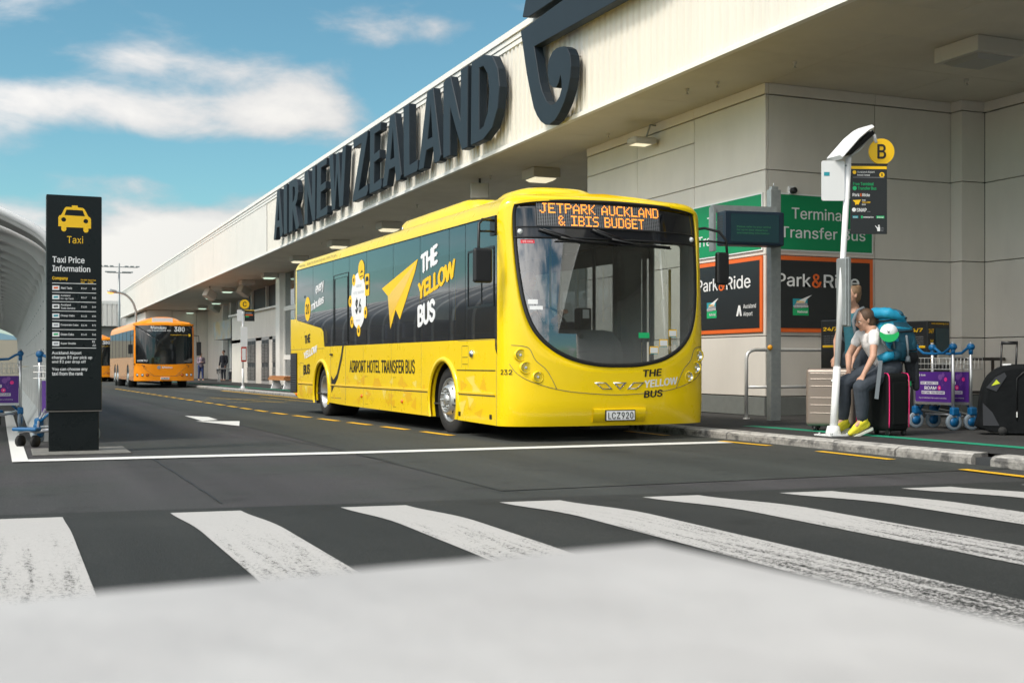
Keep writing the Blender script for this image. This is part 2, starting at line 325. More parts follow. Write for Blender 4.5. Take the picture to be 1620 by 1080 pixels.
# ------------------------------------------------------------------ mesh builder
class B:
    def __init__(s): s.v = []; s.f = []; s.m = []; s.sm = []; s.cur = 0; s.smooth = False
    def add(s, vs, fs):
        o = len(s.v); s.v += [tuple(p) for p in vs]
        for f in fs: s.f.append([i + o for i in f]); s.m.append(s.cur); s.sm.append(s.smooth)
        return s
    def box(s, x0, x1, y0, y1, z0, z1, tf=None):
        v = [Vector(p) for p in ((x0, y0, z0), (x1, y0, z0), (x1, y1, z0), (x0, y1, z0), (x0, y0, z1), (x1, y0, z1), (x1, y1, z1), (x0, y1, z1))]
        if tf: v = [tf @ p for p in v]
        return s.add(v, [(0, 3, 2, 1), (4, 5, 6, 7), (0, 1, 5, 4), (1, 2, 6, 5), (2, 3, 7, 6), (3, 0, 4, 7)])
    def quad(s, *p): return s.add(p, [tuple(range(len(p)))])
    def tube(s, pts, r, n=8, caps=True, closed=False):
        pts = [Vector(p) for p in pts]; rs = r if isinstance(r, (list, tuple)) else [r] * len(pts)
        k = len(pts); vs_ = []; prev = None; sm = s.smooth; s.smooth = True
        for i, p in enumerate(pts):
            d = (pts[(i + 1) % k] - pts[i - 1]) if closed else (pts[min(i + 1, k - 1)] - pts[max(i - 1, 0)])
            d = d.normalized() if d.length > 1e-9 else Vector((0, 0, 1))
            if prev is None:
                a = d.cross(Vector((0, 0, 1)));
                if a.length < .05: a = d.cross(Vector((0, 1, 0)))
            else: a = prev - d * prev.dot(d)
            a.normalize(); prev = a; b = d.cross(a)
            for j in range(n):
                t = 2 * math.pi * j / n; vs_.append(p + (a * math.cos(t) + b * math.sin(t)) * rs[i])
        fs = []
        for i in range(k if closed else k - 1):
            i2 = (i + 1) % k
            for j in range(n): fs.append((i * n + j, i * n + (j + 1) % n, i2 * n + (j + 1) % n, i2 * n + j))
        s.add(vs_, fs); s.smooth = sm
        if caps and not closed:
            o = len(s.v) - k * n
            s.f.append([o + j for j in range(n)][::-1]); s.m.append(s.cur); s.sm.append(False)
            s.f.append([o + (k - 1) * n + j for j in range(n)]); s.m.append(s.cur); s.sm.append(False)
        return s
    def lathe(s, prof, c, ax, n=24):
        """prof = [(along axis, radius)]"""
        c = Vector(c); ax = Vector(ax).normalized(); a = ax.cross(Vector((0, 0, 1)))
        if a.length < .05: a = ax.cross(Vector((0, 1, 0)))
        a.normalize(); b = ax.cross(a); vs_ = []; sm = s.smooth; s.smooth = True
        for h, r in prof:
            for j in range(n):
                t = 2 * math.pi * j / n; vs_.append(c + ax * h + (a * math.cos(t) + b * math.sin(t)) * r)
        fs = [(i * n + j, i * n + (j + 1) % n, (i + 1) * n + (j + 1) % n, (i + 1) * n + j) for i in range(len(prof) - 1) for j in range(n)]
        s.add(vs_, fs); s.smooth = sm; return s
    def grid(s, rows, closed=False):
        """rows of points -> quads"""
        n = len(rows[0]); vs_ = [p for r in rows for p in r]; fs = []
        for i in range(len(rows) - 1):
            for j in range(n if closed else n - 1):
                fs.append((i * n + j, i * n + (j + 1) % n, (i + 1) * n + (j + 1) % n, (i + 1) * n + j))
        sm = s.smooth; s.smooth = True; s.add(vs_, fs); s.smooth = sm; return s
    def poly(s, loops, o, u, v, depth=0., flat_only=False):
        """flat shape with holes: loops of (a, b) in the frame o + a*u + b*v, thickness depth along u x v (towards +n)"""
        o, u, v = Vector(o), Vector(u), Vector(v); n = u.cross(v).normalized()
        L3 = [[Vector((a, b, 0)) for a, b in lp] for lp in loops]
        tri = tessellate_polygon(L3); flat = [p for lp in loops for p in lp]
        P = [o + u * a + v * b for a, b in flat]
        def wound(t):
            a, b, c = (flat[i] for i in t); ar = (b[0] - a[0]) * (c[1] - a[1]) - (b[1] - a[1]) * (c[0] - a[0])
            return t if ar > 0 else t[::-1]
        tri = [wound(tuple(t)) for t in tri]
        s.add([p + n * depth for p in P], tri)
        if depth:
            s.add(P, [t[::-1] for t in tri]); k = 0
            for lp in loops:
                m_ = len(lp)
                for i in range(m_):
                    a, b = k + i, k + (i + 1) % m_
                    s.add([P[a], P[b], P[b] + n * depth, P[a] + n * depth], [(0, 1, 2, 3)])
                k += m_
        return s
    def build(s, name, mats, parent=None, bevel=0., seg=2, fix=True):
        me = bpy.data.meshes.new(name); me.from_pydata(s.v, [], s.f)
        mats = mats if isinstance(mats, (list, tuple)) else [mats]
        for m_ in mats: me.materials.append(M[m_] if isinstance(m_, str) else m_)
        me.polygons.foreach_set('material_index', s.m); me.polygons.foreach_set('use_smooth', s.sm)
        if fix or bevel:
            bm = bmesh.new(); bm.from_mesh(me)
            bmesh.ops.remove_doubles(bm, verts=bm.verts, dist=1e-5)
            if fix: bmesh.ops.recalc_face_normals(bm, faces=bm.faces)
            bm.to_mesh(me); bm.free()
        me.update()
        o = bpy.data.objects.new(name, me); COL.objects.link(o)
        if parent: o.parent = parent
        if bevel:
            md = o.modifiers.new('bevel', 'BEVEL'); md.width = bevel; md.segments = seg; md.limit_method = 'ANGLE'; md.angle_limit = R(35)
            md.harden_normals = False
        return o

def thing(name, label, cat, loc=(0, 0, 0), rz=0., group=None):
    o = bpy.data.objects.new(name, None); o.empty_display_size = .2; COL.objects.link(o)
    o.location = loc; o.rotation_euler = (0, 0, rz); o['label'] = label; o['category'] = cat
    if group: o['group'] = group
    return o
def tag(o, label, cat, group=None):
    o['label'] = label; o['category'] = cat
    if group: o['group'] = group
    return o
def struct(o): o['kind'] = 'structure'; return o
def dup(root, loc, rz, label):
    r = root.copy(); COL.objects.link(r); r.location = loc; r.rotation_euler = (0, 0, rz); r['label'] = label
    for ch in list(root.children):
        c = ch.copy(); COL.objects.link(c); c.parent = r
        for g in ch.children:
            d = g.copy(); COL.objects.link(d); d.parent = c
    return r

# ---- lettering: text outlines turned into flat mesh and fitted to a box on a surface
FONT = None
try:
    FONT = bpy.data.fonts.load(os.path.join(bpy.utils.system_resource('DATAFILES'), 'fonts', 'Inter.woff2'))
except Exception:
    FONT = None
def text_mesh(body, bold=0., shear=0., spacing=1., lines=.95, align='LEFT', space_y=None):
    c = bpy.data.curves.new('lettering', 'FONT'); c.body = body; c.size = 1
    if FONT: c.font = FONT
    c.offset = bold; c.shear = shear; c.space_character = spacing; c.space_line = lines; c.align_x = align
    c.resolution_u = 4; c.fill_mode = 'FRONT'
    o = bpy.data.objects.new('lettering', c); COL.objects.link(o)
    dg = bpy.context.evaluated_depsgraph_get(); me = bpy.data.meshes.new_from_object(o.evaluated_get(dg))
    bpy.data.objects.remove(o); bpy.data.curves.remove(c); return me
def T(body, m_, o, u, v, box, parent=None, bold=.0, shear=0., spacing=1., name='lettering', lines=.95, align='LEFT', fn=None, keep=False):
    """box=(a0,a1,b0,b1): where the ink goes, in metres along unit vectors u, v from o"""
    me = text_mesh(body, 0, shear, spacing, lines, align)
    if bold:      # heavier stroke: the outline repeated a hair to either side, each copy a fraction of a millimetre apart
        P0 = [tuple(p.co) for p in me.vertices]; F0 = [tuple(p.vertices) for p in me.polygons]; PV, PF, LV = [], [], []
        for q, (ox, oy) in enumerate(((-1, 0), (1, 0), (0, .6), (0, -.6), (-.5, 0), (.5, 0))):
            k0 = len(PV); PV += [(x + ox * bold, y + oy * bold, 0) for x, y, _ in P0]; PF += [tuple(i + k0 for i in f_) for f_ in F0]; LV += [q] * len(P0)
        me = bpy.data.meshes.new('lettering'); me.from_pydata(PV, [], PF)
    else: LV = [0] * len(me.vertices)
    xs = [p.co.x for p in me.vertices]; ys = [p.co.y for p in me.vertices]
    x0, x1, y0, y1 = min(xs), max(xs), min(ys), max(ys); a0, a1, b0, b1 = box
    o, u, v = Vector(o), Vector(u), Vector(v)
    sy = (b1 - b0) / (y1 - y0); sx = sy if a1 is None else (a1 - a0) / (x1 - x0)
    for p in me.vertices:
        a = a0 + (p.co.x - x0) * sx; b = b0 + (p.co.y - y0) * sy
        w_ = (fn(a, b) if fn else o + u * a + v * b)
        nn = u.cross(v) if not fn else (fn(a + .01, b) - fn(a, b)).cross(fn(a, b + .01) - fn(a, b)).normalized()
        p.co = w_ + nn * (LV[p.index] * .00035)
    me.materials.clear(); me.materials.append(M[m_]); me.update()
    ob = bpy.data.objects.new(name, me); COL.objects.link(ob)
    if parent: ob.parent = parent
    return ob
X_, Y_, Z_ = Vector((1, 0, 0)), Vector((0, 1, 0)), Vector((0, 0, 1))
def zed(o, u, v, a0, a1, b0, b1, parent):      # the letter Z, drawn by hand
    w_, h_, k = a1 - a0, b1 - b0, .17 * (b1 - b0); b = B()
    b.poly([[(a0, b0), (a1, b0), (a1, b0 + k), (a0 + .30 * w_, b0 + k), (a1, b1 - k * .8), (a1, b1), (a0, b1), (a0, b1 - k), (a1 - .30 * w_, b1 - k), (a0, b0 + k * .8)]], o, u, v); return b.build('lettering', 'bpr', parent, fix=False)
def circ(cx, cy, r, n=24, ry=None): return [(cx + r * math.cos(2 * math.pi * i / n), cy + (ry or r) * math.sin(2 * math.pi * i / n)) for i in range(n)]
def rrect(x0, x1, y0, y1, r, n=5):
    out_ = []
    for cx, cy, a in ((x1 - r, y1 - r, 0), (x0 + r, y1 - r, 90), (x0 + r, y0 + r, 180), (x1 - r, y0 + r, 270)):
        for i in range(n + 1): t = R(a + 90 * i / n); out_.append((cx + r * math.cos(t), cy + r * math.sin(t)))
    return out_
def gz(Y): return -.0035 * max(0, Y - 14)     # the road falls away gently

# ================================================================== THE SETTING
def sheet(name, x0, x1, ys, dz, m_, fx=None, parent=None):
    b = B(); xs = [x0, x1] if not fx else fx
    rows = [[(x, y, dz + gz(y)) for x in xs] for y in ys]
    b.grid(rows); o = b.build(name, m_, parent, fix=False)
    for p in o.data.polygons: p.use_smooth = False
    return o
FAR = [-60, 0, 14, 40, 80, 140]
struct(sheet('ground', -2500, 2500, [-2500, -60, 0, 14, 140, 4000], -.06, 'concrete'))
struct(sheet('road', -14, 7.4, FAR, 0, 'road'))
struct(sheet('bus_lane', 3.0, 7.4, [7.3, 14, 40, 80, 140], .004, 'lane'))
# raised crossing with rounded shoulders
def tz(t, x=0):
    if t < 5.75: return .046
    if t < 7.15: return .046 * (.5 + .5 * math.cos(math.pi * (t - 5.75) / 1.4)) + .0005
    return .0005
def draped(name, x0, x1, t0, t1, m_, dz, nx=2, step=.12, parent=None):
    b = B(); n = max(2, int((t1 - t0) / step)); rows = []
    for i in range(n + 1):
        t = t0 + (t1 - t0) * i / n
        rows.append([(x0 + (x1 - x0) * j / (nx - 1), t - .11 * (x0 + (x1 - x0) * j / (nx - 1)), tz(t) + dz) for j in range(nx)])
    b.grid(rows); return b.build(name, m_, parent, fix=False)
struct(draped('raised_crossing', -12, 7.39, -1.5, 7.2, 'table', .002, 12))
zs = struct(thing('zebra_crossing', '', '', (0, 0, 0))); del zs['category']; del zs['label']
for k, x in enumerate([-2.88, -1.95, -1.02, -.10, .84, 1.78, 2.72, 3.65, 4.58, 5.50, 6.42]):
    draped('zebra_stripe', x, x + .38, 2.2, 6.98 + random.uniform(-.03, .03), 'zebra', .0065, 3, parent=zs)
def strip(name, pts, wd, m_, dz=.008, parent=None):
    b = B(); rows = []
    for i, p in enumerate(pts):
        a = Vector(pts[max(i - 1, 0)]); c = Vector(pts[min(i + 1, len(pts) - 1)]); d = (c - a).normalized(); n = Vector((-d.y, d.x)) * wd / 2
        rows.append([(p[0] + n.x, p[1] + n.y, dz + gz(p[1])), (p[0] - n.x, p[1] - n.y, dz + gz(p[1]))])
    b.grid(rows); return b.build(name, m_, parent, fix=False)
struct(strip('stop_line', [(.05, 11.16), (1.5, 11.10), (2.9, 10.98), (5, 10.95), (7.12, 10.93)], .27, 'white_line'))
struct(strip('edge_line', [(.03, 24), (.07, 16.3), (.11, 11.0)], .13, 'white_line', .011))
bl = struct(thing('yellow_bay_line', '', '', (0, 0, 0))); del bl['category']; del bl['label']
for k in range(26):
    y = 13.18 + k * 1.44; f = lambda q: (4.79 - .055 * (q - 13.2) if q < 21 else 4.36 - .012 * (q - 21))
    strip('yellow_dash', [(f(y), y), (f(y + .92), y + .92)], .11, 'yellow_line', .0095, bl)
for y0, y1, xa, xb in ((10.25, 11.1, 7.16, 7.12), (8.35, 9.42, 7.1, 7.14), (6.45, 7.35, 6.9, 6.95), (12.2, 13.2, 7.1, 7.1), (14.2, 15.2, 7.1, 7.1)):
    strip('yellow_dash', [(xa, y0), (xb, y1)], .10, 'yellow_line', .0095, bl)
struct(strip('kerbside_yellow_line', [(7.15, 26), (7.15, 44)], .12, 'yellow_line', .0095))
for a, b_ in (((5.1, 33.5), (5.9, 27.5)), ((4.6, 31), (6.6, 31.4)), ((4.7, 28.2), (6.4, 28.6)), ((6.5, 33.5), (6.6, 27.5))):
    struct(strip('faded_bay_marking', [a, b_], .14, 'faded_yellow', .0105))
b = B()   # arrow painted on the road
b.quad((2.73, 20.5, .0085), (3.02, 19.85, .0085), (2.98, 18.66, .0085), (2.70, 18.35, .0085))
b.quad((2.60, 18.33, .0085), (3.20, 18.05, .0085), (2.93, 16.55, .0085))
b.v = [(x, y, z + gz(y)) for x, y, z in b.v]
struct(b.build('road_arrow', 'white_line', fix=False))
crk = [(1.19 + random.uniform(-.005, .005) + .0 * y, y) for y in [11.2 - .3 * i for i in range(14)]]
struct(strip('road_joint', crk, .012, 'tar', .0062))
crk = [(2.84 + (13.9 - y) * .05 + random.uniform(-.03, .03), y) for y in [13.9 - .35 * i for i in range(12)]]
struct(strip('road_joint', crk, .012, 'tar', .0062))

kb = struct(thing('kerb', '', '', (0, 0, 0))); del kb['category']; del kb['label']
y = 2.0
while y < 62:
    ln = .92 if y < 20 else 1.9
    if abs(y - 7.52) < .02:
        b = B(); b.box(7.46, 7.6, 7.52, 7.74, -.1, .06); b.build('drain_recess', 'dark', kb)
        y = 7.74; continue
    e = min(y + ln, 7.52) if y < 7.52 else y + ln
    b = B(); j = random.uniform(-.008, .008); g = .005
    prof = [(7.405 + j, -.1), (7.405 + j, .055), (7.425 + j, .078), (7.45, .09), (7.60, .095), (7.60, -.1)]
    n = 7; rows = []
    for i in range(n + 1):
        yy = y + g + (e - y - 2 * g) * i / n; ch = random.uniform(-.007, .007)
        rows.append([(px + (ch if k in (1, 2) else 0), yy, pz + gz(yy) + (ch * .6 if k in (2, 3) else 0)) for k, (px, pz) in enumerate(prof)])
    b.grid(rows); b.quad(*rows[0]); b.quad(*rows[-1])
    for q in range(len(b.f)):
        if q < n * 5 and q % 5 in (2, 3): b.m[q] = 1
    o = b.build('kerb_stone', ['kerb', 'kerb_top'], kb)
    for p in o.data.polygons: p.use_smooth = False
    y = e
struct(sheet('footpath', 7.595, 15.4, [-20, 0, 14, 40, 80, 135], .09, 'footpath'))
struct(strip('green_footpath_line', [(8.34, yy) for yy in (-2, 10, 20, 40, 70, 90)], .20, 'green_line', .095))

# distant ground beyond the terminal
b = B(); rows = []
for i in range(60):
    a = R(-45 + i * 1.6); h = 26 + 14 * math.sin(i * .35) + 8 * math.sin(i * .9 + 1)
    rows.append([(1500 * math.sin(a), 1500 * math.cos(a), -8), (1560 * math.sin(a), 1560 * math.cos(a), h * .55), (1700 * math.sin(a), 1700 * math.cos(a), h)])
b.grid(rows); struct(b.build('hills', 'hill'))

# ================================================================== TERMINAL BUILDING
tb = thing('terminal_building', 'long cream airport terminal with ribbed fascia over the footpath on the right', 'building')
FX, SZ, FTOP = 8.7, 4.92, 6.78
def sz(Y): return -.0026 * max(0, Y - 18)
# ribbed fascia
b = B(); rows_lo, rows_hi = [], []; y = -16.0; P = .185
while y < 43.5:
    for dy, dxx in ((0, 0), (.075, 0), (.095, .028), (.165, .028)):
        yy = y + dy; rows_lo.append((FX + dxx, yy, SZ + .03 + sz(yy))); rows_hi.append((FX + dxx, yy, FTOP - .03 + sz(yy)))
    y += P
b.grid([rows_lo, rows_hi]); o = b.build('ribbed_cladding', 'clad', tb, fix=False)
for p in o.data.polygons: p.use_smooth = False
yq = 43.6
for k in range(10):
    y1 = yq + 6.1; b = B()
    b.box(FX, FX + .04, yq + .01, min(y1, 104) - .01, 0, 1)
    b.v = [(x, y_, (SZ + .03 if z < .5 else FTOP + .12) + sz(y_)) for x, y_, z in b.v]
    b.build('fascia_panel', 'cladflat', tb); yq = y1
    if yq > 103: break
def longbox(name, x0, x1, z0, z1, y0, y1, m_):
    b = B(); ys = [y0, 18, y1] if y0 < 18 < y1 else [y0, y1]
    rows = [[(x, yy, z + sz(yy)) for x, z in ((x0, z0), (x1, z0), (x1, z1), (x0, z1))] for yy in ys]
    b.grid(rows, closed=True); b.quad(*rows[0]); b.quad(*rows[-1])
    o = b.build(name, m_, tb)
    for p in o.data.polygons: p.use_smooth = False
    return o
longbox('fascia_trim', FX - .035, FX + .06, SZ - .02, SZ + .05, -16, 104, 'trim')
longbox('roof_flashing', FX - .075, FX + .3, FTOP + .155, FTOP + .27, -16, 104, 'trim')
longbox('roof_flashing', FX - .04, FX + .1, FTOP + .055, FTOP + .145, -16, 104, 'trim')
longbox('roof_flashing', FX - .02, FX + .1, FTOP - .04, FTOP + .045, -16, 104, 'trim')
longbox('roof', FX + .305, 30, FTOP + .0, FTOP + .22, -16, 104, 'concrete')
# soffit boards
xs = [FX + .062, 10.15, 12.4, 15.5]
yb = [-16, -12, -8, -4, 0, 4, 7.2, 10.2, 13.2, 16.2, 19.2, 22.2, 26, 30, 34, 38, 43, 48, 54, 60, 66, 72, 78, 84, 90, 103.9]
for i in range(3):
    for j in range(len(yb) - 1):
        b = B(); g = .004; b.box(xs[i] + g, xs[i + 1] - g, yb[j] + g, yb[j + 1] - g, 0, .03)
        b.v = [(x, y_, SZ + z + sz(y_)) for x, y_, z in b.v]
        b.build('soffit_board', 'soffit', tb)
longbox('ceiling_void', FX + .31, 15.5, SZ + .04, SZ + .06, -16, 103.8, 'joint')
b = B(); b.poly([[(9.11, 11.95), (8.98, 10.9), (10.45, 10.8), (10.5, 11.85)]], (0, 0, SZ - .003), X_, Y_, 0); b.build('soffit_access_panel', 'patch', tb)
# walls of the projecting block
WX, WY = 10.15, 14.631
rowsz = [.37, 1.25, 2.43, 3.665, 4.755]
def wpanel(x0, x1, y0, y1, z0, z1, nm='wall_panel', m_='wall'):
    b = B(); b.box(x0, x1, y0, y1, z0, z1); return b.build(nm, m_, tb, bevel=.004, seg=1)
ycol = [WY, 16.59, 18.476, 20.43]
g = .006
for c in range(3):
    rz_ = [.37, 1.25, 2.43, 3.665, 4.755] if c == 0 else [.37, 1.25, 2.43, 3.665, 4.378, 4.755]
    for i in range(len(rz_) - 1):
        wpanel(WX, WX + .05, ycol[c] + (g if c else .0), ycol[c + 1] - g, rz_[i] + g, rz_[i + 1] - g)
    wpanel(WX - .012, WX + .05, ycol[c] + (0 if c == 0 else .003), ycol[c + 1] - .003, 4.765, SZ - .002, 'wall_head', 'trim' if False else 'wall')
    wpanel(WX - .02, WX + .05, ycol[c], ycol[c + 1], .09, .36, 'plinth', 'plinth')
for x0, x1 in ((WX + .052, 12.12), (12.12, 13.6)):
    for i in range(4):
        wpanel(x0 + g, x1 - g, WY, WY + .05, rowsz[i] + g, rowsz[i + 1] - g)
    wpanel(x0 + .003, x1 - .003, WY - .012, WY + .05, 4.765, SZ - .002, 'wall_head')
    wpanel(x0, x1, WY - .02, WY + .05, .09, .36, 'plinth', 'plinth')
b = B(); b.box(WX + .055, 15.4, WY + .055, 20.4, .09, SZ); b.build('wall_core', 'joint', tb)
for i in range(4):   # pilaster in the corner
    wpanel(13.6, 14.06, 14.40, 14.66, rowsz[i] + g, rowsz[i + 1] - g, 'pilaster_panel')
wpanel(13.59, 14.07, 14.39, 14.66, 4.765, SZ - .002, 'wall_head'); wpanel(13.58, 14.08, 14.38, 14.66, .09, .36, 'plinth', 'plinth')
yy = 14.40
while yy > -16:
    y0 = yy - 1.95
    for i in range(4): wpanel(14.06, 14.11, y0 + g, yy - g, rowsz[i] + g, rowsz[i + 1] - g)
    wpanel(14.045, 14.11, y0 + .003, yy - .003, 4.765, SZ - .002, 'wall_head')
    wpanel(14.04, 14.11, y0, yy, .09, .36, 'plinth', 'plinth')
    yy = y0
b = B(); b.box(14.115, 15.4, -16, 14.38, .09, SZ); b.build('wall_core', 'joint', tb)
# recessed frontage behind the buses
def vwall(name, x, y0, y1, z0, z1, m_, th=.06):
    b = B(); b.box(x, x + th, y0, y1, 0, 1); b.v = [(a, c, (z0 + gz(c) if z < .5 else z1)) for a, c, z in b.v]; return b.build(name, m_, tb)
for k in range(8):
    y0 = 20.45 + k * 3.1
    vwall('wall_panel', 13.2, y0 + .02, y0 + 3.08, .09, SZ, 'wall')
# glazed bay next to the louvred doors
for y0, y1 in ((45.6, 48.0), (48.1, 50.0), (50.1, 52.0)):
    for z0, z1 in ((.35, 1.2), (1.25, 3.3), (3.35, SZ - .1)):
        vwall('window_pane', 11.2, y0, y1, z0, z1, 'bglass', .01)
for y0 in (45.5, 48.0, 50.0, 52.0): vwall('window_mullion', 11.15, y0, y0 + .1, .09, SZ - .1, 'trim', .12)
vwall('window_frame', 11.14, 45.5, 52.1, 3.3, 3.36, 'trim', .1); vwall('window_frame', 11.14, 45.5, 52.1, 1.19, 1.26, 'trim', .1); vwall('window_frame', 11.14, 45.5, 52.1, .09, .36, 'trim', .1)
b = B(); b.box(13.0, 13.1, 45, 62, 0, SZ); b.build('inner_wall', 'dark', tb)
b = B(); b.box(10.95, 11.4, 52.1, 52.9, -.1, SZ - .09); b.build('wall_column', 'trim', tb, bevel=.02)
# louvred plant-room wall, ledge and clerestory above it
vwall('wall_panel', 11.2, 52.9, 65.5, 2.15, 3.40, 'wall'); 
b = B(); b.box(11.02, 11.5, 52.92, 65.6, 0, .08); b.v = [(x, y_, z + 3.40) for x, y_, z in b.v]; b.build('wall_ledge', 'trim', tb)
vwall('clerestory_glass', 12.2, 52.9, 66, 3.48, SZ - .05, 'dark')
for y0 in (54.6, 57.2, 60.5, 64.5): vwall('clerestory_mullion', 12.05, y0, y0 + .14, 3.48, SZ - .05, 'trim', .14)
b = B(); b.box(11.5, 12.0, 53.2, 56.3, 3.5, 4.05); b.build('plant_unit', 'dark', tb)
segs = [(52.9, 53.0, 0), (53.0, 54.75, 1), (54.75, 55.5, 0), (55.5, 57.3, 1), (57.3, 58.7, 0), (58.7, 60.9, 1), (60.9, 65.5, 0)]
for y0, y1, door in segs:
    if not door:
        vwall('wall_panel', 11.2, y0, y1, .09, 2.14, 'wall')
        continue
    vwall('door_surround', 11.19, y0, y1, .09, 2.14, 'louvre')
    for side in (0, 1):
        a0 = y0 + .1 + side * (y1 - y0 - .1) / 2; a1 = a0 + (y1 - y0) / 2 - .15
        for zz0, zz1 in ((.25, .95), (1.08, 2.0)):
            n = int((zz1 - zz0) / .07)
            for q in range(n):
                b = B(); z = zz0 + q * .07 + gz(a0)
                b.add([(11.17, a0, z), (11.17, a1, z), (11.13, a1, z + .04), (11.13, a0, z + .04), (11.17, a0, z + .052), (11.17, a1, z + .052)], [(0, 1, 2, 3), (3, 2, 5, 4)])
                b.build('louvre_slat', 'louvre', tb, fix=False)
            vwall('louvre_recess', 11.175, a0, a1, zz0, zz1, 'dark', .01)
# far recessed entrance with posters, and the end wall
vwall('wall_panel', 13.4, 66, 74, .09, SZ - .1, 'louvre'); vwall('wall_panel', 13.4, 80, 88.4, .09, SZ - .12, 'wall')
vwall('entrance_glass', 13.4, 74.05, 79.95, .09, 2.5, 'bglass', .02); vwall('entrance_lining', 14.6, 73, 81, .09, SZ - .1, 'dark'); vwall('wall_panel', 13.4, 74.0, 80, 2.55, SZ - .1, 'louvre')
for y0 in (66.2, 69.5, 73.9, 77, 80): vwall('wall_column', 13.1, y0, y0 + .45, .09, SZ - .1, 'trim', .35)
b = B(); b.box(13.6, 15.4, 20.4, 65.9, 0, SZ); b.build('wall_core', 'joint', tb)
for x0, x1 in ((9.2, 10.9), (10.92, 12.6), (12.62, 14.6)):
    for z0, z1 in ((-.15, 1.4), (1.42, 3.0), (3.02, 4.7)):
        b = B(); b.box(x0, x1, 88.5, 88.6, z0, z1); b.build('wall_panel', 'wall', tb)
b = B(); b.box(9.1, 14.7, 88.7, 103.5, -.3, 4.6); b.build('wall_core', 'wall', tb)

# fixed lettering of the terminal: each letter stands off the ribs
sgn = thing('terminal_name_sign', 'row of huge dark slate letters reading AIR NEW ZEALAND standing off the ribbed fascia', 'sign')
LX, LD = 8.42, .17     # front plane and thickness
def letter(loops, y0, y1, zb, zt, nm='letter'):
    """u runs from the left (far, high Y) to the right"""
    b = B(); lp = [[(a, c) for a, c in l] for l in loops]
    b.poly(lp, (LX + LD, y0, zb), (0, y1 - y0, 0), (0, 0, zt - zb), 0)
    # extrude by hand towards -X
    n = len(b.v); front = [(LX, y_, z) for x, y_, z in b.v]; back = list(b.v); fs = list(b.f)
    b2 = B(); b2.add(front, fs); b2.add(back, [f[::-1] for f in fs]); k = 0
    for l in lp:
        m_ = len(l)
        for i in range(m_):
            a, c = k + i, k + (i + 1) % m_
            b2.add([front[a], front[c], back[c], back[a]], [(0, 1, 2, 3)])
        k += m_
    return b2.build(nm, 'letter', sgn, bevel=.012, seg=1)
A_ = [[(0, 0), (.40, 1), (.66, 1), (1, .06), (.93, 0), (.72, 0), (.66, .22), (.36, .22), (.24, 0)], [(.42, .36), (.63, .36), (.56, .78)]]
I_ = [[(.05, 0), (.0, .95), (.1, 1), (.9, 1), (.95, 0)]]
R_ = [[(0, 0), (.02, 1), (.55, 1), (.78, .95), (.9, .84), (.92, .70), (.84, .56), (.66, .47), (1, .04), (.94, 0), (.70, 0), (.38, .42), (.36, 0)], [(.37, .56), (.52, .60), (.62, .70), (.58, .84), (.37, .87)]]
N_ = [[(0, 0), (.0, .97), (.08, 1), (.30, 1), (.70, .38), (.72, 1), (1, 1), (.98, 0), (.76, 0), (.28, .62), (.28, 0)]]
E_ = [[(0, 0), (.06, 1), (.95, 1), (.93, .88), (.42, .88), (.40, .58), (.85, .60), (.85, .47), (.40, .45), (.38, .13), (1, .16), (1, .04), (.95, 0)]]
W_ = [[(0, 1), (.24, 1), (.34, .34), (.44, .96), (.58, .96), (.70, .36), (.80, 1), (1, 1), (.82, .02), (.62, .02), (.50, .62), (.36, .02), (.17, .02)]]
Zl = [[(0, .04), (.60, .86), (.08, .86), (.04, 1), (1, 1), (.98, .92), (.42, .14), (1, .18), (1, .06), (.92, 0), (.02, 0)]]
L_ = [[(.04, 0), (0, 1), (.42, 1), (.44, .14), (1, .16), (1, .03), (.94, 0)]]
D_ = [[(0, 0), (.03, 1), (.45, 1), (.76, .92), (.94, .74), (1, .52), (.94, .28), (.76, .09), (.45, 0)], [(.31, .14), (.46, .16), (.60, .30), (.66, .52), (.60, .74), (.46, .86), (.31, .87)]]
dzb = 5.15; dzt = 6.78
for lp, a, c in ((A_, 41.0, 39.55), (I_, 39.40, 38.85), (R_, 38.6, 37.15), (N_, 36.4, 35.0), (E_, 34.85, 33.55), (W_, 33.35, 31.5), (Zl, 30.85, 29.4), (E_, 29.25, 28.2), (A_, 28.1, 26.6), (L_, 26.45, 25.4), (A_, 25.35, 23.85), (N_, 23.7, 22.25), (D_, 22.1, 20.6)):
    letter(lp, a, c, dzb + sz(a), dzt + sz(a))
kor = thing('terminal_emblem', 'dark slate fern scroll emblem bolted to the fascia right of the big letters', 'emblem')
sgn_bak = sgn; sgn = kor
low = [(19.606, 6.757), (19.47, 6.35), (19.337, 5.94), (19.19, 5.6), (19.03, 5.273), (18.90, 5.12), (18.74, 4.99), (18.56, 4.90), (18.36, 4.87), (18.16, 4.90), (17.98, 4.99), (17.80, 5.13), (17.66, 5.30), (17.57, 5.48), (17.54, 5.66), (17.574, 5.852), (17.68, 5.98), (17.83, 6.05), (17.98, 6.075), (18.12, 6.085), (18.27, 6.06), (18.38, 5.98), (18.45, 5.88), (18.46, 5.76), (18.42, 5.62), (18.33, 5.51), (18.22, 5.455), (18.109, 5.43), (18.01, 5.50), (17.95, 5.609), (17.90, 5.50), (17.90, 5.37), (17.98, 5.26), (18.10, 5.20), (18.239, 5.174), (18.36, 5.20), (18.50, 5.29), (18.672, 5.484), (18.77, 5.66), (18.843, 5.858), (18.92, 6.08), (19.017, 6.336), (15.4, 6.27), (13.2, 6.45), (12.4, 6.75), (12.2, 7.0)]
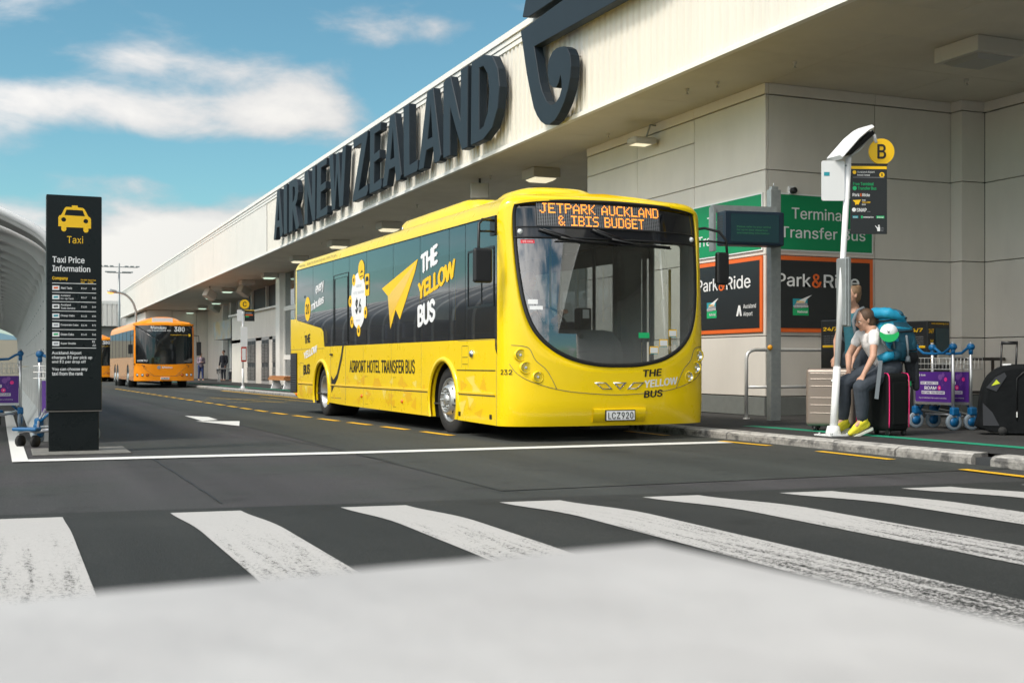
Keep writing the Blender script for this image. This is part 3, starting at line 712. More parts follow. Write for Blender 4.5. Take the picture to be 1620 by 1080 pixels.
# frame: a = distance towards the viewer
letter([[(19.606 - y_, z) for y_, z in low]], 19.606, 18.606, 0, 1, 'scroll')
up = [(19.53, 6.98), (19.20, 7.62), (18.6, 8.2), (17.2, 8.6), (15.6, 8.3), (15.2, 7.7), (15.6, 7.3), (16.2, 7.25), (16.3, 7.6), (16.0, 7.8), (16.6, 8.0), (17.3, 7.7), (17.4, 7.2), (17.7, 6.91), (19.23, 6.905)]
letter([[(19.606 - y_, z) for y_, z in up]], 19.606, 18.606, 0, 1, 'scroll')
sgn = sgn_bak
b = B(); b.box(8.72, 9.1, 12.5, 19.25, 7.06, 7.16); b.build('sign_bracket', 'trim', kor)
for y_, z in ((18.9, 6.6), (17.6, 6.5), (18.5, 5.1), (17.75, 5.9)):
    b = B(); b.tube([(LX + LD - .02, y_, z), (FX + .03, y_, z)], .02, 6); b.build('standoff', 'steel', kor)

# big flush ceiling lights under the soffit
def ceil_light(x, y_, label, on=1, sx=.31, sy=.31, h=.2):
    t = thing('ceiling_light', label, 'ceiling light', (x, y_, SZ + sz(y_) - .001), 0, 'ceiling lights under the soffit')
    b = B(); b.box(-sx, sx, -sy, sy, -h, 0); b.build('housing', 'lampbox', t, bevel=.015)
    b = B(); b.add([(-sx * .8, -sy * .8, -h - .001), (sx * .8, -sy * .8, -h - .001), (sx * .8, sy * .8, -h - .001), (-sx * .8, sy * .8, -h - .001), (-sx * .6, -sy * .6, -h - .05), (sx * .6, -sy * .6, -h - .05), (sx * .6, sy * .6, -h - .05), (-sx * .6, sy * .6, -h - .05)],
                   [(7, 6, 5, 4), (0, 1, 5, 4), (1, 2, 6, 5), (2, 3, 7, 6), (3, 0, 4, 7)])
    b.build('diffuser', {0: 'lampoff', 1: 'lampglow', 2: 'lampgreen'}[on], t); return t
ceil_light(11.45, 11.83, 'large unlit square ceiling light at the top right, over the luggage trolleys', 0, .38, .38)
ceil_light(10.3, 22.9, 'square ceiling light with warm glow just above the front of the yellow bus', 1)
ceil_light(10.05, 32.9, 'ceiling light half hidden behind the roof pod of the yellow bus', 1)
ceil_light(9.96, 38.2, 'dim ceiling light peeping over the middle of the yellow bus roof', 1)
ceil_light(10.0, 44.1, 'ceiling light just above the rear roof corner of the yellow bus', 1)
ceil_light(10.6, 52.5, 'lit ceiling light nearest above stop sign C, right of the unlit one', 2)
ceil_light(10.45, 57.0, 'unlit ceiling light box above stop sign C', 0)
ceil_light(10.55, 63.0, 'lit ceiling light above and left of stop sign C, beside a loudspeaker', 2)
ceil_light(10.65, 69.2, 'lit ceiling light over the far footpath, left of the two hanging loudspeakers', 2)
ceil_light(11.8, 74.5, 'lit ceiling light further in from the fascia above the banner', 2)
ceil_light(11.95, 81.2, 'lit ceiling light beside the far hanging loudspeaker', 2)
ceil_light(12.1, 88.0, 'farthest lit ceiling light, above the roof of the orange bus', 2)
def speaker(x, y_, label, rz=.5):
    t = thing('hanging_speaker', label, 'loudspeaker', (x, y_, SZ + sz(y_)), rz, 'loudspeakers and cameras under the soffit')
    b = B(); b.tube([(0, 0, 0), (0, 0, -.25)], .03, 6); b.build('bracket', 'dark', t)
    b = B(); b.box(-.28, .28, -.2, .2, -.2, .2, Matrix.Translation((0, 0, -.42)) @ Matrix.Rotation(.5, 4, 'Y')); b.build('speaker_box', 'lampbox', t, bevel=.02)
speaker(10.6, 58.6, 'box loudspeaker hanging above stop sign C'); speaker(11.9, 75.5, 'small box loudspeaker between far ceiling lights'); speaker(9.5, 62, 'round-bodied loudspeaker over the front of the orange bus')
speaker(9.55, 24.5, 'dark camera box hanging above the yellow bus windscreen', 1.2)
t = thing('wall_floodlight', 'lit grey floodlight on a short arm high on the cream block wall', 'floodlight', (WX, 17.8, 4.60))
b = B(); b.tube([(0, 0, .28), (-.12, 0, .28), (-.2, 0, .05)], .016, 8); b.build('arm', 'galv', t)
b = B(); b.smooth = True; b.box(-.50, -.06, -.15, .15, -.07, .05); b.build('housing', 'lampbox', t, bevel=.045, seg=3)
b = B(); b.quad((-.46, -.12, -.072), (-.46, .12, -.072), (-.16, .12, -.072), (-.16, -.12, -.072)); b.build('lens', 'lampglow', t)
for x, y_, lb in ((9.813, 13.47, 'sprinkler nozzle in the soffit above the bus stop'), (9.475, 14.85, 'paired sprinkler nozzle in the soffit before the block corner'), (9.3, 15.4, 'sprinkler nozzle nearest the corner of the block'), (9.795, 18.89, 'sprinkler nozzle above the yellow bus roof dome'), (12.678, 13.332, 'sprinkler nozzle beside the large unlit ceiling light'), (9.6, 24, 'sprinkler nozzle under the soffit beyond the emblem'), (9.6, 29, 'sprinkler nozzle under the soffit beneath the letter Z'), (9.6, 34, 'sprinkler nozzle under the soffit beneath the letter W'), (9.6, 39, 'sprinkler nozzle under the soffit beneath the letter R')):
    b = B(); b.lathe([(0, .03), (-.03, .03), (-.03, .012), (-.08, .012), (-.08, .03), (-.09, .0)], (x, y_, SZ + sz(y_)), (0, 0, 1), 8)
    o = tag(b.build('sprinkler', 'lampbox'), lb, 'sprinkler', 'sprinklers in the soffit')
t = thing('security_camera', 'small security camera on the cream wall above the green sign', 'camera', (10.58, WY - .0, 3.38))
b = B(); b.box(-.05, .05, -.05, 0, -.06, .06); b.build('mount', 'white', t, bevel=.01)
b = B(); b.lathe([(0, .0), (0, .045), (.07, .045), (.08, .03), (.08, 0)], (0, -.05, -.01), (0, -1, 0), 14); b.build('camera_body', 'black', t)

# wall signs on both faces of the block corner
def wallsign(face, label, kind):
    """face L = wall facing the road (X const, u towards -Y); R = wall facing the camera"""
    t = thing('wall_sign', label, 'sign', (WX, WY, 0) if face == 'L' else (WX, WY, 0), 0, 'wall signs on the block corner')
    if face == 'L': o_, u, n = Vector((-.025, 1.95, 0)), Vector((0, -1, 0)), Vector((-1, 0, 0)); W_s = 1.90
    else: o_, u, n = Vector((.035, -.025, 0)), Vector((1, 0, 0)), Vector((0, -1, 0)); W_s = 1.88
    v = Z_
    def panel(a0, a1, z0, z1, th, m_, nm, off=0):
        b = B(); P_ = [o_ + u * a + v * z + n * d for d in (off - .022, off + th) for a, z in ((a0, z0), (a1, z0), (a1, z1), (a0, z1))]
        b.add(P_, [(0, 1, 2, 3)[::-1], (4, 5, 6, 7), (0, 1, 5, 4), (1, 2, 6, 5), (2, 3, 7, 6), (3, 0, 4, 7)]); return b.build(nm, m_, t)
    e = n * .0075
    if kind == 'green':
        panel(0, W_s, 2.495, 3.335, .0, 'whitep', 'border'); panel(.02, W_s - .02, 2.515, 3.315, .004, 'green', 'sign_panel')
        if face == 'R':
            T('Terminal', 'whitep', o_ + e, u, v, (.40, 1.37, 2.965, 3.135), t, .008); T('Transfer Bus', 'whitep', o_ + e, u, v, (.205, 1.735, 2.685, 2.855), t, .008)
        else:
            T('Terminal', 'whitep', o_ + e, u, v, (.43, 1.36, 2.965, 3.135), t, .008); T('Transfer Bus', 'whitep', o_ + e, u, v, (.15, 1.68, 2.685, 2.855), t, .008)
    else:
        panel(0, W_s, 1.31, 2.42, .0, 'opr', 'border'); panel(.06, W_s - .06, 1.37, 2.36, .004, 'signb', 'sign_panel')
        T('Park', 'whitep', o_ + e, u, v, (.14, .74, 1.975, 2.165), t, .012); T('&', 'opr', o_ + e, u, v, (.76, .94, 1.965, 2.17), t, .012); T('Ride', 'whitep', o_ + e, u, v, (.97, 1.62, 1.97, 2.17), t, .012)
        a = .42
        b = B(); b.poly([[(a, 1.68), (a + .26, 1.68), (a + .26, 1.80), (a, 1.80)]], o_ + e, u, v); b.build('emblem', 'tealp', t)
        b = B(); b.poly([[(a, 1.555), (a + .28, 1.555), (a + .28, 1.675), (a, 1.675)]], o_ + e, u, v); b.build('emblem', 'gpr', t)
        b = B(); b.poly([[(a + .05, 1.73), (a + .12, 1.78), (a + .25, 1.83), (a + .34, 1.86), (a + .24, 1.79), (a + .2, 1.72)]], o_ + e * 1.2, u, v); b.build('emblem', 'whitep', t)
        b = B(); b.poly([[(a + .02, 1.655), (a + .27, 1.675), (a + .25, 1.74), (a + .04, 1.73)]], o_ + e * 1.4, u, v); b.build('emblem', 'gryp', t)
        T('Alamo', 'ypr', o_ + e * 1.5, u, v, (a + .06, a + .2, 1.74, 1.775), t, .015); T('enterprise', 'whitep', o_ + e * 1.6, u, v, (a + .01, a + .27, 1.665, 1.71), t, .015); T('National', 'whitep', o_ + e * 1.5, u, v, (a + .08, a + .26, 1.59, 1.63), t, .02)
        if face == 'L':
            b = B(); b.poly([[(1.24, 1.56), (1.29, 1.56), (1.32, 1.64), (1.345, 1.56), (1.39, 1.56), (1.35, 1.72), (1.30, 1.72)]], o_ + e, u, v); b.build('emblem', 'whitep', t)
            T('Auckland\nAirport', 'whitep', o_ + e, u, v, (1.43, 1.76, 1.54, 1.73), t, .008)
    return t
wallsign('L', 'green terminal transfer bus sign on the wall face towards the road', 'green')
wallsign('R', 'green terminal transfer bus sign on the wall face right of the grey post', 'green')
wallsign('L', 'black orange-framed parking sign below the green sign, nearer the bus mirror', 'park')
wallsign('R', 'black orange-framed parking sign behind the white stop pole and women', 'park')
# ================================================================== THE YELLOW BUS
BWD, BLN = 2.52, 10.05
bus = thing('yellow_bus', 'big yellow airport transfer bus with orange LED destination sign, stopped at the kerb', 'bus', (4.90, 11.95, 0), math.atan(.008))
def lean(z): return .16 * max(0, (z - 1.0) / 1.6) ** 1.4 + .06 * max(0, (.45 - z) / .3) ** 2
NS = 2.6
def yplan(xl):
    t = min(abs((xl - BWD / 2) / (BWD / 2)), 1.0); return .1 - .45 * (1 - t ** NS) ** (1 / NS)
def SF(xl, z, off=0.):      # point on the bowed front
    xl = min(max(xl, 0), BWD); y = yplan(xl) + lean(z)
    if off:
        e = 1e-3; x1, x2 = max(xl - e, 1e-4), min(xl + e, BWD - 1e-4)
        d = Vector((x2 - x1, yplan(x2) - yplan(x1), 0)).normalized(); n = Vector((d.y, -d.x, 0))
        return Vector((xl, y, z)) + n * off
    return Vector((xl, y, z))
def aP(a, z, ins=0.):      # front by angle: a=pi left side .. 0 right side
    c, s_ = math.cos(a), max(math.sin(a), 0)
    hx = BWD / 2 - ins; x = BWD / 2 + hx * math.copysign(abs(c) ** (2 / NS), c); y = .1 - (.45 - ins) * s_ ** (2 / NS) + lean(z) * (s_ ** .5)
    return Vector((x, y, z))
def a_of_x(xl):
    c = (xl - BWD / 2) / (BWD / 2); return math.acos(math.copysign(min(abs(c), 1) ** (NS / 2), c))
def z0f(a): return 2.45 + .17 * max(math.sin(a), 0) ** .7
def spline(pts, n=8, closed=True):
    out_ = []; k = len(pts)
    for i in range(k if closed else k - 1):
        p0, p1, p2, p3 = [Vector(pts[(i + j) % k] if closed else pts[min(max(i + j, 0), k - 1)]) for j in (-1, 0, 1, 2)]
        for q in range(n):
            t = q / n; out_.append(tuple(.5 * ((2 * p1) + (p2 - p0) * t + (2 * p0 - 5 * p1 + 4 * p2 - p3) * t * t + (3 * p1 - p0 - 3 * p2 + p3) * t ** 3)))
    if not closed: out_.append(tuple(pts[-1]))
    return out_
# outline of the whole dark mask (destination box + windscreen), x/z on the face
half = [(1.26, .80), (1.00, .81), (.72, .865), (.50, .965), (.34, 1.10), (.24, 1.26), (.175, 1.48), (.135, 1.78), (.115, 2.10), (.11, 2.38), (.125, 2.53), (.165, 2.585), (.26, 2.61), (.6, 2.625), (.95, 2.63)]
mask = half + [(1.26, 2.635)] + [(BWD - x, z) for x, z in half[::-1][:-1]]
mask = spline(mask, 5)
NA = len(mask); cx_, cz_ = 1.26, 1.7
def outer_hit(x, z):     # ray from centre in (a, v) space to the rim of the front panel
    a = a_of_x(x); v = (z - .17) / (z0f(a) - .17); ac, vc = math.pi / 2, .62
    da, dv = a - ac, v - vc
    if abs(da) < 1e-6 and abs(dv) < 1e-6: dv = 1e-6
    k = min([q for q in ((math.pi - ac) / da if da > 0 else (0 - ac) / da if da < 0 else 1e9, (1 - vc) / dv if dv > 0 else (0 - vc) / dv if dv < 0 else 1e9) if q > 0])
    return ac + da * k, vc + dv * k
b = B(); RN = 9; rows = []
outs = [outer_hit(x, z) for x, z in mask]
# put the four true corners on the rim
for tgt in ((math.pi, 0), (0, 0), (math.pi, 1), (0, 1)):
    i = min(range(NA), key=lambda q: (outs[q][0] - tgt[0]) ** 2 + ((outs[q][1] - tgt[1]) * 2) ** 2); outs[i] = tgt
for r_ in range(RN + 1):
    f = r_ / RN; row = []
    for (x, z), (ao, vo) in zip(mask, outs):
        ai = a_of_x(x); vi = (z - .17) / (z0f(ai) - .17)
        a = ai + (ao - ai) * f; v = vi + (vo - vi) * f
        row.append(aP(a, .17 + v * (z0f(a) - .17)))
    rows.append(row)
b.grid(rows, closed=True)
# return flange round the opening
b.grid([rows[0], [p + Vector((0, .05, 0)) for p in rows[0]]], closed=True)
front = b.build('front_panel', 'yellow', bus)
# black surround: ring inside the mask outline, following the face
def inset_outline(pts, d):
    out_ = []; n = len(pts)
    for i, p in enumerate(pts):
        q0, q1 = pts[i - 1], pts[(i + 1) % n]; t = Vector((q1[0] - q0[0], q1[1] - q0[1])).normalized(); nn = Vector((-t.y, t.x))
        c = Vector((cx_ - p[0], cz_ - p[1]))
        if nn.dot(c) < 0: nn = -nn
        out_.append((p[0] + nn.x * d, p[1] + nn.y * d))
    return out_
m2 = inset_outline(mask, .045)
b = B(); b.grid([[SF(x, z, .001) for x, z in mask], [SF(x, z, .012) for x, z in inset_outline(mask, .012)], [SF(x, z, .010) for x, z in inset_outline(mask, .034)], [SF(x, z, -.006) for x, z in m2]], closed=True)
b.build('windscreen_gasket', 'gasket', bus)
# windscreen glass and destination panel: horizontal scanlines between left and right of m2
def span(z):
    xs_ = []
    n = len(m2)
    for i in range(n):
        (xa, za), (xb, zb) = m2[i], m2[(i + 1) % n]
        if (za - z) * (zb - z) <= 0 and abs(za - zb) > 1e-9: xs_.append(xa + (xb - xa) * (z - za) / (zb - za))
    return min(xs_), max(xs_)
def scan(z0, z1, nz, nx, off, pw=1.0):
    rows = []
    for i in range(nz + 1):
        z = z0 + (z1 - z0) * (i / nz) ** pw; l, r_ = span(z)
        rows.append([SF(l + (r_ - l) * j / nx, z, off) for j in range(nx + 1)])
    return rows
zlo = min(p[1] for p in m2) + .0015; zhi = max(p[1] for p in m2) - .002
b = B(); b.grid(scan(zlo, 2.20, 40, 40, -.004, 1.8)); b.build('windscreen', 'wglass', bus)
b = B(); b.grid(scan(2.315, zhi, 8, 30, -.003)); b.build('destination_glass', 'maskgl', bus)
b = B(); b.grid(scan(2.20, 2.315, 3, 30, -.0035)); b.build('wiper_panel', 'mask2', bus)
b = B()
b.grid([[SF(.13 + (BWD - .26) * j / 40, z, o_) for j in range(41)] for z, o_ in ((2.190, .0), (2.192, .014), (2.208, .016), (2.212, .0))])
b.grid([[SF(.13 + (BWD - .26) * j / 40, z, o_) for j in range(41)] for z, o_ in ((2.308, .0), (2.310, .008), (2.318, .008), (2.322, .0))])
b.build('panel_trim', 'gasket', bus)
# LED matrix: real dots
FNT = {'J': '0011100010000100001000010100100110', 'A': '0010001010100011000111111100011000110001'}
G5 = {'A': ['00100', '01010', '10001', '10001', '11111', '10001', '10001'], 'B': ['11110', '10001', '10001', '11110', '10001', '10001', '11110'], 'C': ['01111', '10000', '10000', '10000', '10000', '10000', '01111'],
      'D': ['11110', '10001', '10001', '10001', '10001', '10001', '11110'], 'E': ['11111', '10000', '10000', '11110', '10000', '10000', '11111'], 'G': ['01110', '10001', '10000', '10111', '10001', '10001', '01110'],
      'I': ['11111', '00100', '00100', '00100', '00100', '00100', '11111'], 'J': ['00111', '00010', '00010', '00010', '00010', '10010', '01100'], 'K': ['10001', '10010', '10100', '11000', '10100', '10010', '10001'],
      'L': ['10000', '10000', '10000', '10000', '10000', '10000', '11111'], 'N': ['10001', '11001', '10101', '10101', '10011', '10001', '10001'], 'P': ['11110', '10001', '10001', '11110', '10000', '10000', '10000'],
      'R': ['11110', '10001', '10001', '11110', '10100', '10010', '10001'], 'S': ['01111', '10000', '10000', '01110', '00001', '00001', '11110'], 'T': ['11111', '00100', '00100', '00100', '00100', '00100', '00100'],
      'U': ['10001', '10001', '10001', '10001', '10001', '10001', '01110'], '&': ['01100', '10010', '10100', '01000', '10101', '10010', '01101'], ' ': ['000'] * 7}
led0, led1, lz0, lz1 = .36, 1.86, 2.325, 2.585
b = B(); b.grid([[SF(led0 + (led1 - led0) * j / 16, z, .0005) for j in range(17)] for z in (lz0, lz1)]); b.build('led_matrix', 'ledbg', bus)
def led_text(txt, xl, xr, zt, zb):
    cols = sum(len(G5[c][0]) + 1 for c in txt) - 1; px = (xr - xl) / cols; pz = (zt - zb) / 7; b = B(); c0 = 0
    for ch in txt:
        g_ = G5[ch]
        for r_ in range(7):
            for c in range(len(g_[0])):
                if g_[r_][c] == '1':
                    x = xl + (c0 + c) * px; z = zt - (r_ + 1) * pz; e = .0015
                    wv = px * 1.0
                    b.quad(SF(x + e * .3, z + e, .003), SF(x + wv - e * .3, z + e, .003), SF(x + wv - e * .3, z + pz - e, .003), SF(x + e * .3, z + pz - e, .003))
        c0 += len(g_[0]) + 1
    o = b.build('led_lettering', 'led', bus, fix=False); o['kind'] = 'stuff'
led_text('JETPARK AUCKLAND', .40, 1.84, 2.578, 2.468); led_text('& IBIS BUDGET', .60, 1.64, 2.446, 2.334)
b = B()      # unlit pixel grid
for i in range(60):
    x = led0 + .01 + (led1 - led0 - .02) * i / 60; b.quad(SF(x, lz0 + .005, .0012), SF(x + .004, lz0 + .005, .0012), SF(x + .004, lz1 - .005, .0012), SF(x, lz1 - .005, .0012))
for i in range(16):
    z = lz0 + .006 + .0155 * i; b.grid([[SF(led0 + .01 + (led1 - led0 - .02) * j / 16, zz, .0014) for j in range(17)] for zz in (z, z + .003)])
o = b.build('led_grid', 'gryp', bus, fix=False); o['kind'] = 'stuff'

# ---- side panels (left = towards the road)
def arc(c, r, z0, n=16, cw=True):
    pts = []; a0 = math.asin(max(min((z0 - c[1]) / r, 1), -1))
    for i in range(n + 1):
        t = a0 + (math.pi - 2 * a0) * i / n; pts.append((c[0] + r * math.cos(t), c[1] + r * math.sin(t)))
    return pts       # from right (high y) to left
FWY, RWY, WR = 1.80, 7.72, .42
def side_loop():
    low = [(.1, .17), (FWY - .49, .185)] + arc((FWY, .385), .485, .19)[::-1] + [(FWY + .49, .19), (6.2, .205), (RWY - .49, .22)] + arc((RWY, .385), .485, .23)[::-1] + [(RWY + .49, .225), (9.35, .24), (9.95, .36)]
    return low
low = side_loop()
lower = low + [(9.98, 1.66), (9.53, 1.655), (9.45, 1.625), (7.75, 1.44), (7.60, 1.38), (7.53, 1.13), (.17, 1.115), (.155, 1.0), (.1, .93)]
def side(sgn_, pts, depth, m_, nm, off=0., par=bus):
    x = 0 if sgn_ < 0 else BWD
    b = B()
    if sgn_ < 0: b.poly([pts], (x - off, 0, 0), (0, 1, 0), (0, 0, 1), -depth)     # normal (+x); depth negative goes to -x
    else: b.poly([pts], (x + off, 0, 0), (0, 1, 0), (0, 0, 1), depth)
    return b.build(nm, m_, par)
side(-1, lower, -.03, 'yellow', 'side_panel', -.031)
side(-1, lower, .0, 'yellow', 'side_panel', .0)
right_low = [(p if True else p) for p in low]
rl = [(1.32, .19)] + arc((FWY, .385), .485, .19)[::-1] + [(FWY + .49, .19), (6.2, .205), (RWY - .49, .22)] + arc((RWY, .385), .485, .23)[::-1] + [(RWY + .49, .225), (9.35, .24), (9.95, .36), (9.98, 1.3), (7.6, 1.2), (1.32, 1.115)]
side(1, rl, .0, 'yellow', 'side_panel')
# wheel arch lips
for sg in (-1, 1):
    for wy in (FWY, RWY):
        b = B(); rows = []
        for r_, o_ in ((.545, 0.0), (.535, .020), (.492, .026), (.484, .0)):
            row = []
            for i in range(25):
                t = R(-24) + R(228) * i / 24; xx = (-o_ if sg < 0 else BWD + o_)
                row.append((xx, wy + r_ * math.cos(t), max(.385 + r_ * math.sin(t), .19)))
            rows.append(row)
        b.grid(rows); b.build('wheel_arch', 'yellow', bus)
        b = B(); rows = []     # dark liner inside
        for dx_ in (.036, .62):
            rows.append([((dx_ if sg < 0 else BWD - dx_), wy + .505 * math.cos(R(-24) + R(228) * i / 24), .385 + .505 * math.sin(R(-24) + R(228) * i / 24)) for i in range(25)])
        b.grid(rows); rr = rows[1]; b.add([(rr[12][0], wy, .385)] + rr, [(0, i + 1, i + 2) for i in range(24)]); b.build('wheel_well', 'black', bus)
# window band
zt0, zt1 = 2.45, 2.53
def topz(y): return 2.445 + .085 * min(max((y - .1) / 9.4, 0), 1) * .9
def botz(y): return 1.12 if y < 7.52 else (1.12 + (y - 7.52) * 3.2 if y < 7.60 else 1.44 + (y - 7.75) * .109 if y > 7.75 else 1.376 + (y - 7.6) * .42)
joints = [.10, 1.06, 1.60, 2.67, 3.80, 5.08, 6.02, 6.98, 8.30, 9.50]
for sg in (-1, 1):
    for i in range(len(joints) - 1):
        y0, y1 = joints[i] + .007, joints[i + 1] - .007
        if sg > 0 and i == 0: continue
        ys_ = sorted(set([y0, y1] + [q for q in (7.52, 7.56, 7.60, 7.68, 7.75) if y0 < q < y1]))
        loop = [(q, botz(q) + .004) for q in ys_] + [(q, topz(q)) for q in ys_[::-1]]
        if i == 0: loop = [(.105, .94), (.15, 1.0), (.165, 1.125), (y1, 1.125), (y1, topz(y1)), (.105, topz(.1))]
        if i == 8 and sg < 0: loop = [(q, z) for q, z in loop[:-2]] + [(9.44, topz(9.4)), (y0, topz(y0))] if False else loop
        side(sg, loop, 0, 'sglass' if i not in (8,) else 'sglass', 'window', -.001)
    for j in joints[1:-1]:
        if sg > 0 and j < 1.5: continue
        b = B(); xx = .014 if sg < 0 else BWD - .03; b.box(xx, xx + .016, j - .035, j + .035, botz(j), topz(j)); b.build('window_pillar', 'black', bus)
    # black print round the panes, seen through the glass
    b = B(); xx = .016 if sg < 0 else BWD - .018
    ys_ = [(.11 if sg < 0 else 1.1), 1, 3, 5, 7, 7.5, 7.6, 7.75, 9.5] if sg < 0 else [1.1, 3, 5, 7, 7.5, 7.6, 7.75, 9.5]
    b.grid([[(xx, q, topz(q) - .30) for q in ys_], [(xx, q, topz(q) + .005) for q in ys_]]); b.grid([[(xx, q, botz(q) - .005) for q in ys_], [(xx, q, botz(q) + .07) for q in ys_]])
    b.build('window_mask', 'mask2', bus, fix=False)
# driver's sliding window frame and quarter frame
def frame_yz(nm, y0, y1, z0, z1, t_, m_='gasket', x=-.006, th=.012):
    b = B(); b.poly([rrect(y0, y1, z0, z1, .025), rrect(y0 + t_, y1 - t_, z0 + t_, z1 - t_, .015)[::-1]], (x + th, 0, 0), (0, 1, 0), (0, 0, 1), -th); return b.build(nm, m_, bus)
frame_yz('sliding_window_frame', .18, .98, 1.47, 2.13, .022); frame_yz('sliding_window_frame', .18, .56, 1.49, 2.11, .014)
# emergency door lines
frame_yz('emergency_door_frame', 6.05, 6.93, 1.15, 2.26, .010); frame_yz('emergency_door_frame', 6.10, 6.86, 1.2, 2.2, .005)
# yellow cantrail + roof: cove loops all round
loops_ = []; NL = 7
def outline_pts():
    pts = [(math.pi * (1 - i / 36)) for i in range(37)]; return pts
front_as = outline_pts()
def ring(k):      # k 0..NL from wall to roof
    ph = math.pi / 2 * k / NL; s_, c_ = math.sin(ph), 1 - math.cos(ph); row = []
    for a in front_as:
        z0 = z0f(a); ins = .26 * c_; sa = max(math.sin(a), 0)
        p = aP(a, z0); ctr = Vector((BWD / 2, 1.0, 0)); 
        dirv = Vector((math.copysign(abs(math.cos(a)) ** .8, math.cos(a)), -sa ** .8, 0)); dirv.normalize()
        q = p - dirv * (ins * (1 - .15 * sa)); row.append(Vector((q.x, q.y, z0 + (2.69 - z0) * s_)))
    rgt = [Vector((BWD - .26 * c_, y, zz)) for y in (1, 3, 5, 7, 9, 9.5) for zz in [topz(y) + (2.69 + .03 * min(y / 9, 1) - topz(y)) * s_]]
    # rear corners
    rear = []
    for i in range(9):
        t = R(90 * i / 8); rx = BWD - .26 * c_ - .3 * (1 - math.cos(t)); ry = 9.5 + (.5 - .26 * c_) * math.sin(t); rear.append(Vector((rx, ry, topz(9.5) + (2.72 - topz(9.5)) * s_)))
    rear2 = [Vector((BWD - p.x, p.y, p.z)) for p in rear[::-1]]
    lft = [Vector((BWD - p.x, p.y, p.z)) for p in rgt[::-1]]
    return row + rgt[:-1] + rear + rear2 + lft[1:]
rings = [ring(k) for k in range(NL + 1)]
n_ = len(rings[0]); top = []
for f, dzz in ((.5, .035), (.02, .05)):
    top.append([Vector((BWD / 2 + (p.x - BWD / 2) * f, (p.y if f > .4 and .6 < p.y < 9.2 else (p.y if f > .4 else p.y)), p.z + dzz)) for p in rings[-1]])
b = B(); b.grid(rings + top, closed=True); b.build('roof', 'yellow', bus)
b = B()     # drip rail line between glass and cantrail
b.tube([(-.004, y, topz(y) + .004) for y in (.12, 2, 4, 6, 8, 9.5)], .006, 6); b.build('drip_rail', 'gasket', bus)
# rear corners and end
b = B(); rows = []
for z in (.36, 1.0, 1.66, 2.2, topz(9.5)):
    row = [Vector((0, 9.5 if z > 1.7 else 9.98 - .48, z))]
    for i in range(9):
        t = R(90 * i / 8); row.append(Vector((.3 * (1 - math.cos(t)), 9.5 + .5 * math.sin(t), z)))
    row += [Vector((BWD - p.x, p.y, p.z)) for p in row[::-1]]
    rows.append(row)
b.grid(rows); b.build('rear_panel', 'yellow', bus)
# lower side continues to the corner: engine grille
b = B(); b.box(-.016, -.003, 9.46, 9.94, .34, 1.04); b.build('engine_grille', 'black', bus)
for q in range(16):
    b = B(); z = .36 + q * .042; b.add([(-.022, 9.48, z), (-.022, 9.92, z), (-.010, 9.92, z + .03), (-.010, 9.48, z + .03)], [(0, 1, 2, 3)]); b.build('grille_slat', 'dark', bus, fix=False)
# mouldings, joints, hatches on the left side
def bar_yz(nm, y0, y1, z0, z1, m_, th=.008, x=0., bev=0):
    b = B(); b.box(x - th, x + .002, y0, y1, z0, z1); return b.build(nm, m_, bus, bevel=bev)
for y0, y1 in ((2.36, 5.24), (5.26, 6.21), (6.23, 7.12), (8.28, 9.40), (.15, 1.28)):
    bar_yz('rub_rail', y0, y1, .495, .520, 'yellow2', .014, 0, .004); bar_yz('rub_rail_shadow_gap', y0, y1, .482, .492, 'joint', .002)
for j in (2.62, 3.88, 5.25): bar_yz('panel_joint', j, j + .005, .20, 1.11, 'joint', .001)
for j in (6.215, 7.12): bar_yz('panel_joint', j, j + .009, .23, 1.16, 'joint', .0015)
bar_yz('panel_joint', 6.22, 7.12, .30, .308, 'joint', .0015)
bar_yz('panel_joint', 7.54, 9.97, 1.10, 1.106, 'joint', .0012); bar_yz('panel_joint', 9.0, 9.25, .62, .625, 'joint', .0012); bar_yz('panel_joint', 9.0, 9.25, .86, .865, 'joint', .0012); bar_yz('panel_joint', 9.0, 9.005, .62, .86, 'joint', .0012); bar_yz('panel_joint', 9.25, 9.255, .62, .86, 'joint', .0012)
bar_yz('panel_joint', .12, 1.30, 1.105, 1.110, 'joint', .0012); bar_yz('locker_slot', .15, 1.33, .762, .774, 'bpr', .003)
bar_yz('panel_joint', .115, .121, .17, .93, 'joint', .0012)
for z in (1.045, .915, .785 + .05): bar_yz('fuel_flap_hinge', .98, 1.15, z, z + .006, 'bpr', .003)
for y in (.96, 1.17): bar_yz('panel_joint', y, y + .004, .80, 1.05, 'joint', .001)
for y0, y1 in ((2.66, 3.86), (3.9, 5.22)):
    for k in range(3):
        for z in (.66, .26):
            b = B(); b.lathe([(0, .0001), (.003, .006), (.0, .006)], (-.001, y1 - .08 - .05 * k, z), (-1, 0, 0), 6); b.build('rivet', 'bpr', bus)
b = B(); b.lathe([(0, .045), (.015, .045), (.03, .03), (.034, .0001)], (0, .84, .955), (-1, 0, 0), 20); b.build('fuel_cap', 'chrome', bus)
b = B(); b.box(-.03, 0, 6.98, 7.10, .985, 1.01); b.build('door_handle', 'black', bus, bevel=.006)
for y, z, m_ in ((1.48, .775, 'amber'), (3.39, .345, 'amber'), (5.32, .37, 'amber'), (7.24, .37, 'amber'), (9.52, .30, 'amber')):
    b = B(); b.lathe([(0, .028), (.014, .026), (.018, .0001)], (-.001, y, z), (-1, 0, 0), 12); b.build('side_marker', m_, bus)
for y in (1.24, .28): bar_yz('side_reflector', y - .03, y + .03, .235, .285, 'bpr', .006)
bar_yz('window_sticker', 8.83, 8.94, 2.00, 2.04, 'bpr', .0)
